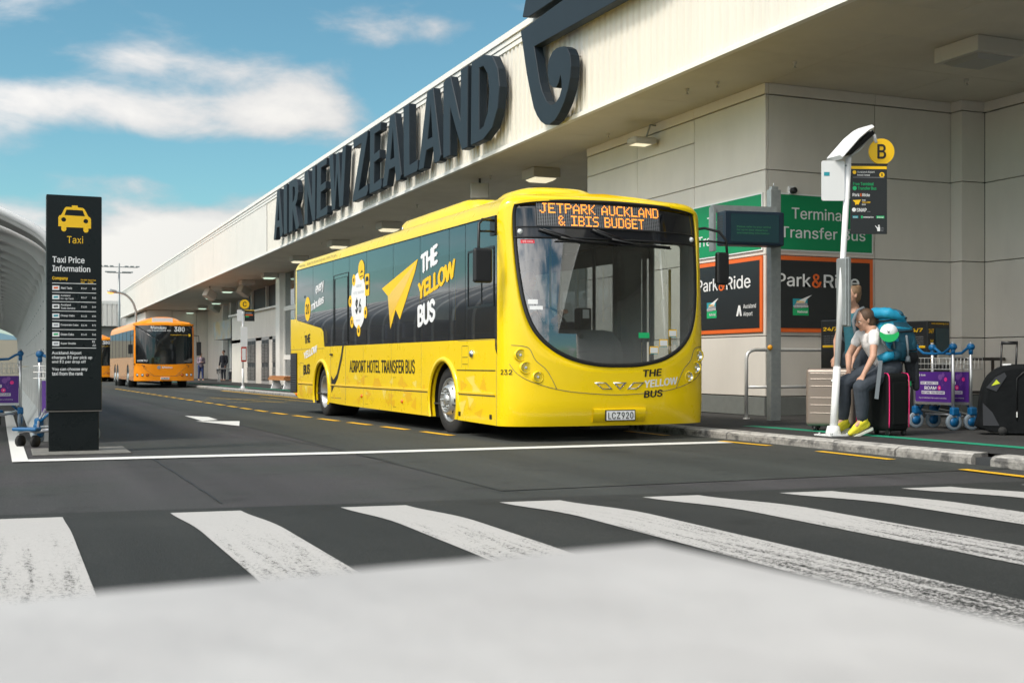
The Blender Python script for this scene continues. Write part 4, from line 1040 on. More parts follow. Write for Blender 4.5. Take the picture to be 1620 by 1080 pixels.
# triangular facets printed low on the side (flat vinyl)
rnd = random.Random(3)
M['fac1'] = mat('vinyl_facet_pale', (.95, .73, .12), .3, coat=.6); M['fac2'] = mat('vinyl_facet_deep', (.88, .52, .004), .3, coat=.6); M['fac3'] = mat('vinyl_facet_lemon', (.92, .63, .01), .3, coat=.6)
for lo, hi in ((.16, 1.28), (2.34, 7.1), (8.26, 9.4)):
    for k in range(int((hi - lo) * 9)):
        cy, cz = rnd.uniform(lo + .12, hi - .12), rnd.choice([rnd.uniform(.27, .45), rnd.uniform(.27, .45), rnd.uniform(.54, .66)])
        a0 = rnd.uniform(0, 6.28); s_ = rnd.uniform(.05, .16)
        pts = []
        for j in range(3):
            t = a0 + j * 2.1 + rnd.uniform(-.5, .5); pts.append((min(max(cy + s_ * 1.3 * math.cos(t), lo + .01), hi - .01), min(max(cz + s_ * .8 * math.sin(t), .235 if cz < .5 else .525), .478 if cz < .5 else .71)))
        b = B(); e = -.0006 - k * 2.5e-5; b.add([(e, y, z) for y, z in pts], [(0, 1, 2)]); b.build('vinyl_facet', rnd.choice(['fac1', 'fac2', 'fac2', 'fac3']), bus, fix=False)
# ---- lettering on the left side (u runs towards the front = -Y)
def ST(body, m_, y0, y1, z0, z1, **k):
    return T(body, m_, (-.0035, y0, 0), -Y_, Z_, (0, y0 - y1, z0, z1), bus, **k)
ST('AIRPORT HOTEL TRANSFER BUS', 'bpr', 5.98, 2.87, .715, .90, bold=.018, spacing=1.0)
ST('Metrobus - Better for the environment, better for you', 'bpr', 9.3, 6.75, 2.555, 2.605)
def slant(body, m_, y0, y1, z0, z1, rise, bold=.05):
    # baseline climbs towards the front
    fn = lambda a, c: Vector((-.0035, y0 - a, z0 + (c) * (z1 - z0) + rise * a))
    return T(body, m_, (0, 0, 0), X_, Z_, (0, y0 - y1, 0, 1), bus, bold=bold, fn=fn, spacing=.9)
slant('THE', 'whitep', 2.64, 1.99, 1.975, 2.225, .16, .05); slant('YELLOW', 'ypr', 2.75, 1.38, 1.645, 1.875, .16, .05); slant('BUS', 'whitep', 2.76, 2.08, 1.30, 1.59, .11, .05)
slant('every', 'whitep', 8.10, 7.55, 1.98, 2.16, .12, .03); slant('minutes', 'whitep', 8.42, 7.55, 1.75, 1.90, .12, .03)
slant('THE', 'bpr', 8.90, 8.48, 1.19, 1.34, .07); slant('YELLOW', 'whitep', 8.96, 8.0, .92, 1.05, .13); slant('BUS', 'bpr', 8.98, 8.50, .65, .83, .05)
def SP(pts, m_, nm='graphic', e=.003):
    b = B(); b.poly([pts], (-e, 0, 0), (0, 1, 0), (0, 0, 1), 0); return b.build(nm, m_, bus, fix=False)
SP([(4.31, 1.90), (2.75, 2.19), (2.86, 2.04), (3.50, 1.44), (3.68, 1.58), (3.92, 1.32), (4.03, 1.78)], 'ypr', 'paper_plane_graphic')
SP([(4.03, 1.775), (2.80, 2.165), (3.86, 1.50), (3.92, 1.33)], 'fac2', 'paper_plane_graphic', .0036)
SP([(6.31, 1.14), (6.43, .91), (6.68, .62), (7.07, .38), (7.09, .66), (6.94, .59), (6.72, .69), (6.51, .95), (6.40, 1.14)], 'bpr', 'swoosh_graphic')
SP(circ(5.50, 1.79, .40, 32, .42), 'whitep', 'price_balloon_graphic', .003)
SP(circ(5.34, 2.235, .165, 24, .15), 'ypr', 'price_balloon_graphic', .004)
for cy, cz, rr in ((5.74, 2.11, .09), (5.94, 1.80, .09), (5.12, 1.60, .09), (5.85, 1.48, .09), (5.48, 1.34, .09)):
    SP(circ(cy, cz, rr, 18), 'ypr', 'price_balloon_graphic', .0042); SP([(cy - .03, cz - .03), (cy + .03, cz - .03), (cy + .03, cz + .03), (cy - .03, cz + .03)], 'bpr', 'price_balloon_graphic', .0048)
SP(rrect(4.93, 5.15, 1.84, 2.16, .03), 'ypr', 'price_balloon_graphic', .0036); SP(rrect(4.96, 5.12, 1.93, 2.12, .05), 'bpr', 'price_balloon_graphic', .0042); SP(rrect(4.97, 5.11, 2.0, 2.05, .01), 'ypr', 'price_balloon_graphic', .0048)
SP([(5.40, 2.19), (5.30, 2.24), (5.34, 2.30), (5.26, 2.20)], 'bpr', 'price_balloon_graphic', .0048); SP([(5.42, 2.13), (5.26, 2.14), (5.26, 2.155), (5.42, 2.145)], 'bpr', 'price_balloon_graphic', .0048)
ST('$6', 'bpr', 5.66, 5.34, 1.575, 1.84, bold=.03); ST('AIRPORT', 'gryp', 5.62, 5.32, 1.99, 2.03); ST('HOTEL TRANSFER', 'gryp', 5.76, 5.22, 1.89, 1.93); ST('ONE WAY', 'gryp', 5.62, 5.40, 1.48, 1.51)
SP(circ(8.68, 1.80, .20, 28, .21), 'ypr', 'interval_graphic', .003); T('20', 'bpr', (-.0045, 8.68, 1.80), -Y_, Z_, (-.12, .12, -.09, .09), bus, bold=.03)
# ---- front lettering, badge, plate and lamps
def FT(body, m_, x0, x1, z0, z1, off=.003, rise=0., **k):
    return T(body, m_, (0, 0, 0), X_, Z_, (0, x1 - x0, 0, z1 - z0), bus, fn=lambda a, c: SF(x0 + a, z0 + c + rise * a, off), **k)
FT('THE', 'bpr', 1.55, 1.80, .695, .775, rise=.06, bold=.03, shear=.1); FT('YELLOW', 'whitep', 1.57, 2.02, .575, .66, rise=.085, bold=.03, shear=.1); FT('BUS', 'bpr', 1.56, 1.81, .465, .545, rise=.06, bold=.03, shear=.1)
T('232', 'bpr', (0, 0, 0), X_, Z_, (0, .13, 0, .055), bus, bold=.01, fn=lambda a, c: aP(math.pi - .12 - a * 2.3, .725 + c) + Vector((-.004, -.002, 0)))
def loop_face(nm, pts, m_, off, th=0., closed=True):
    b = B(); n = len(pts); c = (sum(p[0] for p in pts) / n, sum(p[1] for p in pts) / n)
    K = 4; b.grid([[SF(c[0] + (x - c[0]) * f / K, c[1] + (z - c[1]) * f / K, off) for x, z in pts] for f in range(0, K + 1)], closed=True)
    return b.build(nm, m_, bus)
def ring_face(nm, pts, t_, m_, off=.006):
    n = len(pts); c = Vector((sum(p[0] for p in pts) / n, sum(p[1] for p in pts) / n)); ins = [tuple(c + (Vector(p) - c) * t_) for p in pts]
    b = B(); b.grid([[SF(x, z, .001) for x, z in pts], [SF(x, z, off) for x, z in pts], [SF(x, z, off) for x, z in ins], [SF(x, z, .001) for x, z in ins]], closed=True); b.build(nm, m_, bus)
    b = B(); b.grid([[SF(x, z, .0015) for x, z in ins], [SF(*c, .0015)] * n], closed=True); b.build('badge_insert', 'yellow2', bus)
cxb = 1.26
ring_face('front_badge', [(cxb - .31, .64), (cxb - .17, .64), (cxb - .09, .565), (cxb - .21, .565)], .72, 'chrome')
ring_face('front_badge', [(cxb - .085, .64), (cxb + .085, .64), (cxb, .558)], .6, 'chrome')
ring_face('front_badge', [(cxb + .31, .64), (cxb + .17, .64), (cxb + .09, .565), (cxb + .21, .565)], .72, 'chrome')
# bumper split line sweeping up to both sides
b = B()
def sline(pts, r=.0035, off=.001): return b.tube([SF(x, z, off) for x, z in spline(pts, 6, False)], r, 5)
sline([(.06, .84), (.12, .74), (.24, .66), (.46, .585), (.75, .535), (1.26, .505), (1.77, .535), (2.06, .585), (2.28, .66), (2.40, .74), (2.46, .84)])
for mir in (0, 1):
    fx = lambda p: [((BWD - x) if mir else x, z) for x, z in p]
    sline(fx([(.075, 1.04), (.17, 1.03), (.24, 1.0), (.30, .88), (.40, .79), (.46, .70), (.52, .575)]))
b.build('bumper_seam', 'joint', bus)
def lamp(x, z, r, m_='polish', nm='headlight'):
    p = SF(x, z, 0); e = SF(x, z, .05) - p; ax = Vector((e.x * .35, e.y, 0)).normalized()
    ax = (ax + Vector((0, -1.2, 0))).normalized(); q = p - ax * .012
    b = B(); b.lathe([(-.01, r * 1.32), (.026, r * 1.26), (.030, r * 1.05), (.020, r)], q, ax, 24); h = b.build(nm, 'yellow' if m_ != 'x' else 'x', bus)
    b = B(); b.lathe([(.020, r), (.004, r * .75), (-.012, r * .3), (-.015, .0001)], q, ax, 24); b.build('reflector', m_, h)
    b = B(); b.lathe([(.021, r * .98), (.030, r * .7), (.034, r * .3), (.035, .0001)], q, ax, 24); b.build('lamp_lens', 'lensg', h)
    b = B(); b.lathe([(.0, r * .3), (.018, r * .28), (.024, .0001)], q, ax, 12); b.build('bulb', 'white', h)
    return h
M['lensg'] = glass('clear_lens', (.9, .92, .92), 1.5)
for mir in (0, 1):
    f = lambda x: BWD - x if mir else x
    for x, z, r in ((.155, .935, .054), (.205, .80, .054), (.325, .70, .050)): lamp(f(x), z, r)
    p = SF(f(.325), .70, .03); 
for x, z in ((.19, 2.262), (BWD - .19, 2.262)):
    b = B(); b.lathe([(0, .030), (.014, .026), (.02, .0001)], SF(x, z, 0), (0, -1, 0), 14); b.build('marker_light', 'lens', bus)
# plate recess and plate
b = B()
for i in range(1): b.grid([[SF(x, z, o_) for x in [.94 + .64 * j / 10 for j in range(11)]] for z, o_ in ((.355, .0), (.352, .022), (.348, .024), (.215, .024), (.211, .0))])
b.build('plate_mount', 'yellow', bus)
pz = SF(1.26, .28, .028); b = B(); b.box(1.26 - .185, 1.26 + .185, pz.y - .012, pz.y + .004, .222, .342); b.build('number_plate_frame', 'bpr', bus, bevel=.004)
b = B(); b.box(1.26 - .172, 1.26 + .172, pz.y - .016, pz.y - .011, .232, .332); pl = b.build('number_plate', 'whitep', bus)
for s_, a0, a1 in (('LC', -.155, -.062), ('920', .010, .155)): T(s_, 'bpr', (1.26, pz.y - .0175, .28), X_, Z_, (a0, a1, -.038, .038), bus, spacing=1.1, bold=.012)
zed((1.26, pz.y - .0175, .28), X_, Z_, -.048, -.006, -.037, .037, bus)
# wipers
b = B()
def wiper(pts, r): b.tube([SF(x, z, o_) for x, z, o_ in pts], r, 6)
wiper([(.38, 2.285, .02), (.60, 2.215, .035), (.86, 2.165, .03)], .016); wiper([(.42, 2.29, .035), (.7, 2.205, .045)], .010); wiper([(.60, 2.20, .04), (.85, 2.17, .035), (1.30, 2.155, .03)], .013)
wiper([(.98, 2.30, .02), (1.20, 2.215, .035), (1.50, 2.165, .03)], .016); wiper([(1.02, 2.30, .035), (1.3, 2.21, .045)], .010); wiper([(1.20, 2.20, .04), (1.5, 2.16, .035), (1.95, 2.145, .03)], .013)
wiper([(.55, 2.165, .022), (1.25, 2.15, .018)], .008); wiper([(1.15, 2.155, .022), (1.98, 2.13, .018)], .008)
b.build('wiper', 'black', bus)
# stickers on the windscreen
def stick(x0, x1, z0, z1, m_, off=-.002):
    b = B(); b.grid([[SF(x0 + (x1 - x0) * j / 4, z, off) for j in range(5)] for z in (z0, z1)]); return b.build('windscreen_sticker', m_, bus, fix=False)
stick(.19, .33, 2.135, 2.175, 'ppr2') if 'ppr2' in M else stick(.19, .33, 2.135, 2.175, 'opr'); T('10 mins', 'whitep', (0, 0, 0), X_, Z_, (.21, .31, 2.145, 2.165), bus, fn=lambda a, c: SF(a, c, .0005))
stick(1.50, 1.64, 1.125, 1.185, 'gpr'); stick(.235, .335, 1.48, 1.53, 'whitep'); stick(.25, .385, 1.42, 1.46, 'whitep')
for x, z in ((1.90, 1.14), (1.77, 1.03), (1.64, .95)):
    stick(x, x + .115, z, z + .085, 'ypr'); stick(x + .008, x + .107, z + .012, z + .072, 'whitep', -.001); stick(x + .008, x + .107, z, z + .008, 'tealp', -.0008)
# microphone-like stalk behind the glass
b = B(); b.tube([(.60, .10, 1.10), (.55, .09, 1.28), (.42, .05, 1.50), (.26, .02, 1.66)], .009, 6); b.lathe([(-.03, .0001), (-.02, .02), (.02, .02), (.03, .0001)], (.25, .02, 1.68), (0, .3, 1), 12); b.build('mirror_stalk', 'black', bus)
# roof pods
b = B(); rows = []
for z, i1, i2 in ((2.66, 0, 0), (2.82, .02, .03), (2.87, .05, .10), (2.885, .12, .22)):
    rows.append([(x, y, z + .01 * (y > 2)) for x, y in rrect(.36 + i1, 2.16 - i1, 1.75 + i2, 4.85 - i2, .30)])
rows.append([(1.26, 3.3, 2.90)] * len(rows[0]))
b.grid(rows, closed=True); b.build('roof_air_unit', 'yellow', bus)
b = B(); b.grid([[(x, y, z) for x, y in rrect(.345, 2.175, 1.735, 4.865, .31)] for z in (2.64, 2.685)], closed=True); b.build('air_unit_gasket', 'black', bus)
b = B(); b.lathe([(0, .03), (.006, .028), (.008, .0001)], (.362, 4.5, 2.77), (-1, .1, 0), 12); b.build('air_unit_bolt', 'chrome', bus)
b = B(); rows = []
for z, s_, sh in ((2.66, 1.0, 0), (2.78, .93, .03), (2.86, .82, .06), (2.895, .68, .08), (2.91, .4, .08)):
    rows.append([(1.02 + sh + .62 * s_ * math.copysign(abs(math.cos(2 * math.pi * k / 40)) ** .75, math.cos(2 * math.pi * k / 40)), 1.15 + .55 * s_ * math.copysign(abs(math.sin(2 * math.pi * k / 40)) ** .75, math.sin(2 * math.pi * k / 40)), z) for k in range(40)])
rows.append([(1.1, 1.15, 2.912)] * 40)
b.grid(rows, closed=True); b.build('roof_vent_dome', 'yellow', bus)
# mirrors
b = B(); b.tube([(.03, .20, 2.40), (-.12, .06, 2.39), (-.22, -.02, 2.38), (-.275, -.06, 2.33), (-.285, -.07, 2.1), (-.285, -.07, 1.92)], .016, 8); b.tube([(.03, .20, 2.28), (-.10, .08, 2.27), (-.26, -.05, 2.25)], .012, 8)
b.box(-.02, .05, .12, .26, 2.24, 2.44); ar = b.build('mirror_arm', 'black', bus)
b = B(); b.box(-.345, -.13, -.10, -.03, 1.70, 2.07); b.build('side_mirror', 'black', bus, bevel=.03, seg=4)
b = B(); b.quad((-.325, -.028, 1.73), (-.15, -.028, 1.73), (-.15, -.028, 2.04), (-.325, -.028, 2.04)); b.build('mirror_glass', 'polish', bus)
b = B(); b.tube([(2.44, .14, 2.40), (2.60, .05, 2.42), (2.76, .0, 2.38), (2.845, -.02, 2.28), (2.865, -.02, 2.06)], .016, 8); b.tube([(2.44, .14, 2.26), (2.65, .04, 2.27), (2.86, -.02, 2.25)], .012, 8); b.box(2.41, 2.50, .08, .2, 2.22, 2.43); b.build('mirror_arm', 'black', bus)
b = B(); b.box(2.71, 2.875, -.05, .02, 1.76, 2.14, None); b.build('side_mirror', 'black', bus, bevel=.025, seg=3)
# wheels
def wheel(parent, x, y, z, r, wdt, face, steer=0., dish=False, nm='wheel'):
    """face = -1: outer face towards -X"""
    rt = Matrix.Rotation(steer, 4, 'Z'); ax = rt @ Vector((face, 0, 0)); c = Vector((x, y, z))
    b = B(); b.lathe([(-wdt, r * .64), (-wdt, r * .9), (-wdt * .85, r), (-wdt * .15, r), (-wdt * .05, r * .975), (0, r * .90), (.006, r * .78), (0, r * .645), (-.02, r * .62)], c, ax, 40); wh = b.build(nm, 'rubber', parent)
    b = B()
    if dish: b.lathe([(-.01, r * .655), (.004, r * .64), (-.02, r * .60), (-.10, r * .56), (-.13, r * .36), (-.12, r * .20), (-.06, r * .17), (-.05, .0001)], c, ax, 36)
    else: b.lathe([(-.01, r * .655), (.004, r * .64), (-.02, r * .60), (-.035, r * .585), (.0, r * .50), (.055, r * .40), (.065, r * .33), (.02, r * .30), (.02, r * .2), (.06, r * .18), (.07, .0001)], c, ax, 36)
    b.build('rim', 'rim', wh)
    for k in range(8 if not dish else 8):
        t = 2 * math.pi * k / 8; a_ = ax.cross(Z_).normalized(); d = a_ * math.cos(t) + Z_ * math.sin(t)
        if not dish:
            b = B(); b.lathe([(.0, .022), (.035, .020), (.045, .012), (.062, .011), (.065, .0001)], c + d * r * .255 + ax * .02, ax, 8); b.build('wheel_nut', 'galv', wh)
        b = B(); b.lathe([(.0, r * .052), (.001, .0001)], c + d * r * (.46 if not dish else .47) + ax * (.026 if not dish else -.118), ax, 10); b.build('vent_hole', 'black', wh)
    return wh
wheel(bus, .085, FWY, .405, .415, .26, -1, R(3.0)); wheel(bus, .06, RWY, .385, .415, .52, -1, 0, True)
wheel(bus, BWD - .06, FWY, .40, .415, .26, 1, R(3.0)); wheel(bus, BWD - .05, RWY, .385, .415, .52, 1, 0, True)
# underbody
b = B(); b.box(.08, BWD - .08, .45, 1.25, .24, .34); b.box(.08, BWD - .08, 2.36, 7.15, .235, .34); b.box(.08, BWD - .08, 8.3, 9.9, .28, .34); b.box(.55, BWD - .55, 1.25, 2.36, .24, .34); b.box(.62, BWD - .62, 7.1, 8.3, .3, .34)
b.build('underbody', 'black', bus)
b = B(); b.tube([(.3, FWY, .40), (BWD - .3, FWY, .40)], .06, 10); b.tube([(.5, RWY, .38), (BWD - .5, RWY, .38)], .09, 10); b.build('axle', 'black', bus)
b = B(); b.box(1.0, 1.5, -.15, .15, .115, .24); b.build('tow_bracket', 'black', bus, bevel=.02)
# ---- interior
b = B(); b.box(.05, BWD - .05, .40, 9.9, .345, .36); b.build('floor', 'dark', bus)
b = B(); b.box(.14, BWD - .14, .5, 9.6, 2.40, 2.42); b.build('ceiling_lining', 'interior', bus)
b = B(); b.box(.05, BWD - .05, 9.60, 9.62, .36, 2.4); b.build('rear_bulkhead', 'interior', bus)
for yq in (2.5, 3.3, 4.1, 4.9, 5.6, 7.3, 8.1, 8.9):
    for xq in (.12, 1.52):
        if yq == 5.6 and xq < 1: continue
        b = B(); b.box(xq, xq + .86, yq, yq + .42, .80, .90); b.build('passenger_seat', 'seat', bus, bevel=.02)
        b = B(); b.box(xq, xq + .86, yq + .40, yq + .50, .85, 1.42); b.build('seat_back', 'seat', bus, bevel=.03)
for yq in (1.9, 3.7, 5.3, 7.0):
    for xq in (1.02, 1.48):
        b = B(); b.tube([(xq, yq, .36), (xq, yq, 2.40)], .017, 8); b.build('grab_pole', 'yellow2', bus)
# dashboard, binnacle and cab
b = B(); rows = []
for z, y0, x0, x1 in ((.36, .02, .12, 1.42), (.80, .02, .16, 1.50), (1.08, .06, .22, 1.47), (1.20, .14, .32, 1.40), (1.225, .24, .40, 1.34)):
    row = []
    for j in range(17):
        x = x0 + (x1 - x0) * j / 16; row.append((x, max(y0 + .02 + yplan(min(max(x, .1), BWD - .1)) + .28, -.12 + .0 * x), z))
    rows.append(row)
rows.append([(p[0], p[1] + .35, 1.20) for p in rows[-1]]); rows.append([(p[0], p[1], .36) for p in rows[-1]])
b.grid(rows); b.build('dashboard', 'dash', bus)
b = B(); b.lathe([(0, .03), (.012, .03), (.02, .02), (.02, .0001)], (.99, .06, 1.15), (0, -1, .3), 14); b.build('dash_knob', 'black', bus)
b = B(); b.tube([(.74 + .22 * math.cos(t), .38 + .06 * math.sin(t), 1.27 + .21 * math.sin(t)) for t in [2 * math.pi * k / 24 for k in range(24)]], .014, 8, closed=True); b.tube([(.74, .38, 1.27), (.74, .25, 1.0)], .03, 8); b.tube([(.54, .38, 1.27), (.94, .38, 1.27)], .012, 6); b.build('steering_wheel', 'black', bus)
b = B(); b.box(.48, 1.0, .74, 1.18, .86, .98); b.box(.50, .98, 1.10, 1.22, .95, 1.72); b.build('driver_seat', 'seat', bus, bevel=.03)
b = B(); b.box(1.06, 1.09, .9, 1.6, .36, 1.25); b.build('cab_partition', 'dash', bus, bevel=.01)
b = B(); b.box(1.12, 1.28, .35, .50, 1.2, 1.48); b.build('ticket_machine', 'black', bus, bevel=.02)
b = B(); b.box(1.16, 1.24, .344, .349, 1.36, 1.46); b.build('ticket_paper', 'whitep', bus)
b = B(); b.box(.10, 1.0, 1.62, 1.64, .36, 2.4); b.build('driver_bulkhead', 'dark', bus)
# entrance door on the kerb side, glazed, plus black posts
for yy in (.36, 1.26):     # both leaves stand folded open, square to the side
    b = B(); b.poly([rrect(2.03, 2.50, .36, 2.32, .05), rrect(2.08, 2.45, .46, 2.24, .05)[::-1]], (0, yy, 0), (1, 0, 0), (0, 0, 1), .03); d_ = b.build('entrance_door', 'black', bus)
    b = B(); b.poly([rrect(2.08, 2.45, .46, 2.24, .05)], (0, yy - .015, 0), (1, 0, 0), (0, 0, 1), 0); b.build('door_glass', 'bglass2', d_)
b = B(); b.box(BWD - .06, BWD - .005, .12, 1.34, 2.34, 2.45); b.build('door_header', 'black', bus)
b = B(); b.tube([(BWD - .22, .34, .4), (BWD - .22, .34, 1.95)], .017, 8); b.build('grab_pole', 'yellow2', bus)
b = B(); b.box(BWD - .10, BWD - .02, .12, .30, .3, 2.45); b.build('door_post', 'black', bus, bevel=.01)
b = B(); b.box(BWD - .35, BWD - .06, 1.30, 1.42, .36, 2.40); b.build('door_post', 'dark', bus)
b = B(); b.box(1.35, 2.44, 1.50, 1.52, .36, 1.25); b.build('entrance_screen', 'dark', bus)
b = B(); b.quad((.45, -.002 + .16, 1.42), (.50, .158, 1.42), (.50, .158, 1.5), (.45, .158, 1.5)); b.build('cab_note', 'whitep', bus)
# ================================================================== FOOTPATH FURNITURE
t = thing('information_post', 'square grey post carrying a dark departures screen in front of the wall signs', 'post', (9.39, 13.345, .09))
b = B(); b.box(-.08, .08, -.05, .05, 0, 3.06); b.build('post', 'galv', t, bevel=.006)
b = B(); b.box(-.05, .05, -.03, .03, 3.06, 3.10); b.tube([(0, 0, 3.1), (0, 0, 3.15)], .01, 6); b.build('cap', 'galv', t)
rt = Matrix.Rotation(R(-8), 4, 'Z')
b = B(); b.box(-.87, -.02, -.34, -.10, 2.28, 2.72, rt); b.build('screen_housing', 'scrbox', t, bevel=.02)
b = B(); b.box(-.78, -.10, -.346, -.342, 2.32, 2.68, rt); sc_ = b.build('screen', 'screen', t)
o_ = rt @ Vector((-.84, -.348, 0)); T('Please refer to your airline\nfor up to date departure\nand boarding information', 'scrtxt', o_, rt.to_3x3() @ X_, Z_, (.14, .62, 2.42, 2.53), sc_, name='screen_text')
b = B(); b.box(-.92, -.885, -.12, .02, 2.22, 2.80, rt); b.box(-.92, .0, -.10, -.02, 2.725, 2.82, rt); b.build('bracket', 'galv', t)
for q in range(8):
    b = B(); b.box(-.873, -.865, -.30, -.14, 2.40 + q * .035, 2.415 + q * .035, rt); b.build('vent_slot', 'dark', t)
b = B(); b.lathe([(0, .035), (.02, .035), (.035, .02), (.035, .0001)], (-.08, -.03, .97), (-.6, -.8, 0), 14); b.build('call_button', 'amber2', t) if 'amber2' in M else b.build('call_button', 'ypr', t)

def rail(name, label, pts, low, posts, m_):
    t = thing(name, label, 'handrail', (posts[0][0], posts[0][1], .09), 0, 'footpath handrails'); O = Vector((posts[0][0], posts[0][1], .09))
    sub = lambda P_: [Vector(p) - O for p in P_]
    b = B(); b.tube(sub(pts), .025, 12); b.build('top_rail', m_, t)
    b = B(); b.tube(sub(low), .022, 10); b.build('lower_rail', m_, t)
    for p in posts:
        b = B(); b.tube(sub([(p[0], p[1], .09), (p[0], p[1], p[2])]), .024, 10); b.lathe([(0, .05), (.008, .05), (.012, .026)], Vector((p[0], p[1], .09)) - O, (0, 0, 1), 16); b.build('post', m_, t)
ry = 13.97
rail('handrail', 'shiny stainless handrail between the yellow bus front and the rose suitcase', [(9.38, ry, .12), (9.38, ry, .92), (9.40, ry, .985), (9.45, ry, 1.025), (9.52, ry, 1.04), (11.0, ry, 1.04), (11.09, ry, 1.01), (11.14, ry, .94), (11.15, ry, .2)], [(9.38, ry, .525), (11.15, ry, .525)], [(9.38, ry, .5), (11.15, ry, .3)], 'steel')
rail('handrail', 'dull bronze handrail behind the luggage trolleys and black duffel', [(12.05, ry, .12), (12.05, ry, .82), (12.08, ry, .89), (12.16, ry, .92), (14.03, ry, .92)], [(12.05, ry, .42), (14.03, ry, .42)], [(12.05, ry, .3), (13.8, ry, .9)], 'bronze')

# ---- bus stop poles
def stop_pole(name, letter_, label, loc, lean_, near=True):
    t = thing(name, label, 'bus stop sign', loc, 0)
    H_ = 2.93; P = lambda z: Vector((lean_ * z / H_, 0, z))
    b = B(); b.tube([P(0), P(.72)], [.042, .038], 14); b.tube([P(.72), P(H_ if near else 2.75)], .031, 14); b.build('pole', 'white', t)
    b = B(); b.box(-.14, .14, -.14, .14, 0, .012); b.tube([(0, 0, .01), (0, 0, .10)], [.085, .062], 14); b.build('base_plate', 'white', t)
    for dx_, dy_ in ((-.1, -.1), (.1, -.1), (.1, .1), (-.1, .1)):
        b = B(); b.lathe([(0, .014), (.018, .014), (.018, .0001)], (dx_, dy_, .012), (0, 0, 1), 6); b.build('anchor_bolt', 'galv', t)
    return t
t = stop_pole('bus_stop_sign', 'B', 'leaning white bus stop pole B with solar lamp arm and black route panel', (8.0, 10.31, .09), .20)
# everything on it is given relative to the foot; the flags are turned a little towards the traffic
fl = Matrix.Rotation(R(-20), 3, 'Z'); U_ = fl @ X_
def fpanel(x0, x1, z0, z1, m_, nm, th=.012, r_=.01, yoff=0., par=None, px=.19):
    b = B(); o_ = Vector((px, -.0 + yoff, 0)); b.poly([rrect(x0 - px, x1 - px, z0, z1, r_)], o_, U_, Z_, th); return b.build(nm, m_, par or t)
# B: x measured in the plane of the picture, relative to the foot
pn = fpanel(.215, .605, 2.12, 2.845, 'signb', 'route_panel', .012, .004)
nrm = U_.cross(Z_).normalized(); OB = Vector((.19, 0, 0)) + nrm * .0135
def bt(body, m_, x0, x1, z0, z1, bold=.012): T(body, m_, OB + nrm * .001, U_, Z_, (x0 - .19, x1 - .19, z0, z1), pn, bold=bold)
def bp(pts, m_, e=.0): b = B(); b.poly([[(x - .19, z) for x, z in pts]], OB + nrm * e, U_, Z_, 0); return b.build('print', m_, pn, fix=False)
bp([(.218, 2.805), (.602, 2.805), (.602, 2.835), (.218, 2.835)], 'ypr'); bp(circ(.255, 2.77, .020, 14), 'ypr'); bp(circ(.55, 2.745, .028, 18), 'ypr'); bt('B', 'bpr', .541, .559, 2.73, 2.76)
bt('Auckland Airport', 'whitep', .285, .47, 2.758, 2.785, 0); bt('Domestic Terminal', 'whitep', .285, .42, 2.732, 2.750); bp([(.24, 2.715), (.575, 2.715), (.575, 2.719), (.24, 2.719)], 'gryp')
bt('Free Terminal', 'gpr', .24, .46, 2.63, 2.665); bt('Transfer Bus', 'gpr', .29, .49, 2.585, 2.618); bp(circ(.258, 2.602, .022, 16), 'gpr')
bt('Park', 'whitep', .235, .31, 2.515, 2.548); bt('&', 'opr', .314, .336, 2.515, 2.548); bt('Ride', 'whitep', .34, .42, 2.515, 2.548)
bp([(.235, 2.475), (.325, 2.482), (.295, 2.425), (.284, 2.437), (.265, 2.422), (.262, 2.45)], 'ypr'); bt('THE', 'whitep', .335, .375, 2.466, 2.482); bt('YELLOW', 'ypr', .335, .425, 2.444, 2.462); bt('BUS', 'whitep', .335, .375, 2.422, 2.438)
bp(circ(.25, 2.375, .022, 16), 'whitep'); bt('SNAP', 'whitep', .278, .385, 2.353, 2.392, .02); bt('rentals', 'gryp', .39, .425, 2.351, 2.36)
bp([(.235, 2.285), (.295, 2.285), (.295, 2.312), (.235, 2.312)], 'tealp'); bp([(.325, 2.285), (.345, 2.285), (.345, 2.312), (.325, 2.312)], 'gpr'); bt('enterprise', 'whitep', .35, .46, 2.285, 2.308); bp([(.49, 2.285), (.575, 2.285), (.575, 2.312), (.49, 2.312)], 'gpr')
bt('Alamo', 'whitep', .24, .285, 2.29, 2.303); bt('National', 'whitep', .50, .565, 2.29, 2.303)
bp([(.50, 2.15), (.53, 2.15), (.53, 2.19), (.525, 2.20), (.50, 2.19), (.48, 2.21), (.476, 2.205), (.497, 2.18)], 'whitep'); bp(circ(.517, 2.208, .009, 12), 'whitep'); bt('Hail\nyour\nbus', 'gryp', .54, .57, 2.15, 2.19)
fpanel(.21, .61, 2.848, 2.862, 'bpr', 'panel_cap', .02, .002); 
b = B(); b.tube([(.15, 0, 2.84), (.24, -.01, 2.84)], .012, 6); b.tube([(.145, 0, 2.16), (.24, -.01, 2.16)], .012, 6); b.build('panel_clamp', 'galv', t)
b = B(); c0 = Vector((.60, -.03, 3.01)); uu = (fl @ X_); b.poly([circ(0, 0, .138, 36)], c0, uu, Z_, .02); dsc = b.build('letter_disc', 'ypr', t)
T('B', 'bpr', c0 + nrm * .0215, uu, Z_, (-.048, .048, -.078, .078), dsc, bold=.02)
b = B(); arm = [(.02, 0, 2.90), (.12, 0, 3.00), (.24, 0, 3.12), (.36, 0, 3.21), (.43, 0, 3.245)]     # arched solar lamp
rows = []
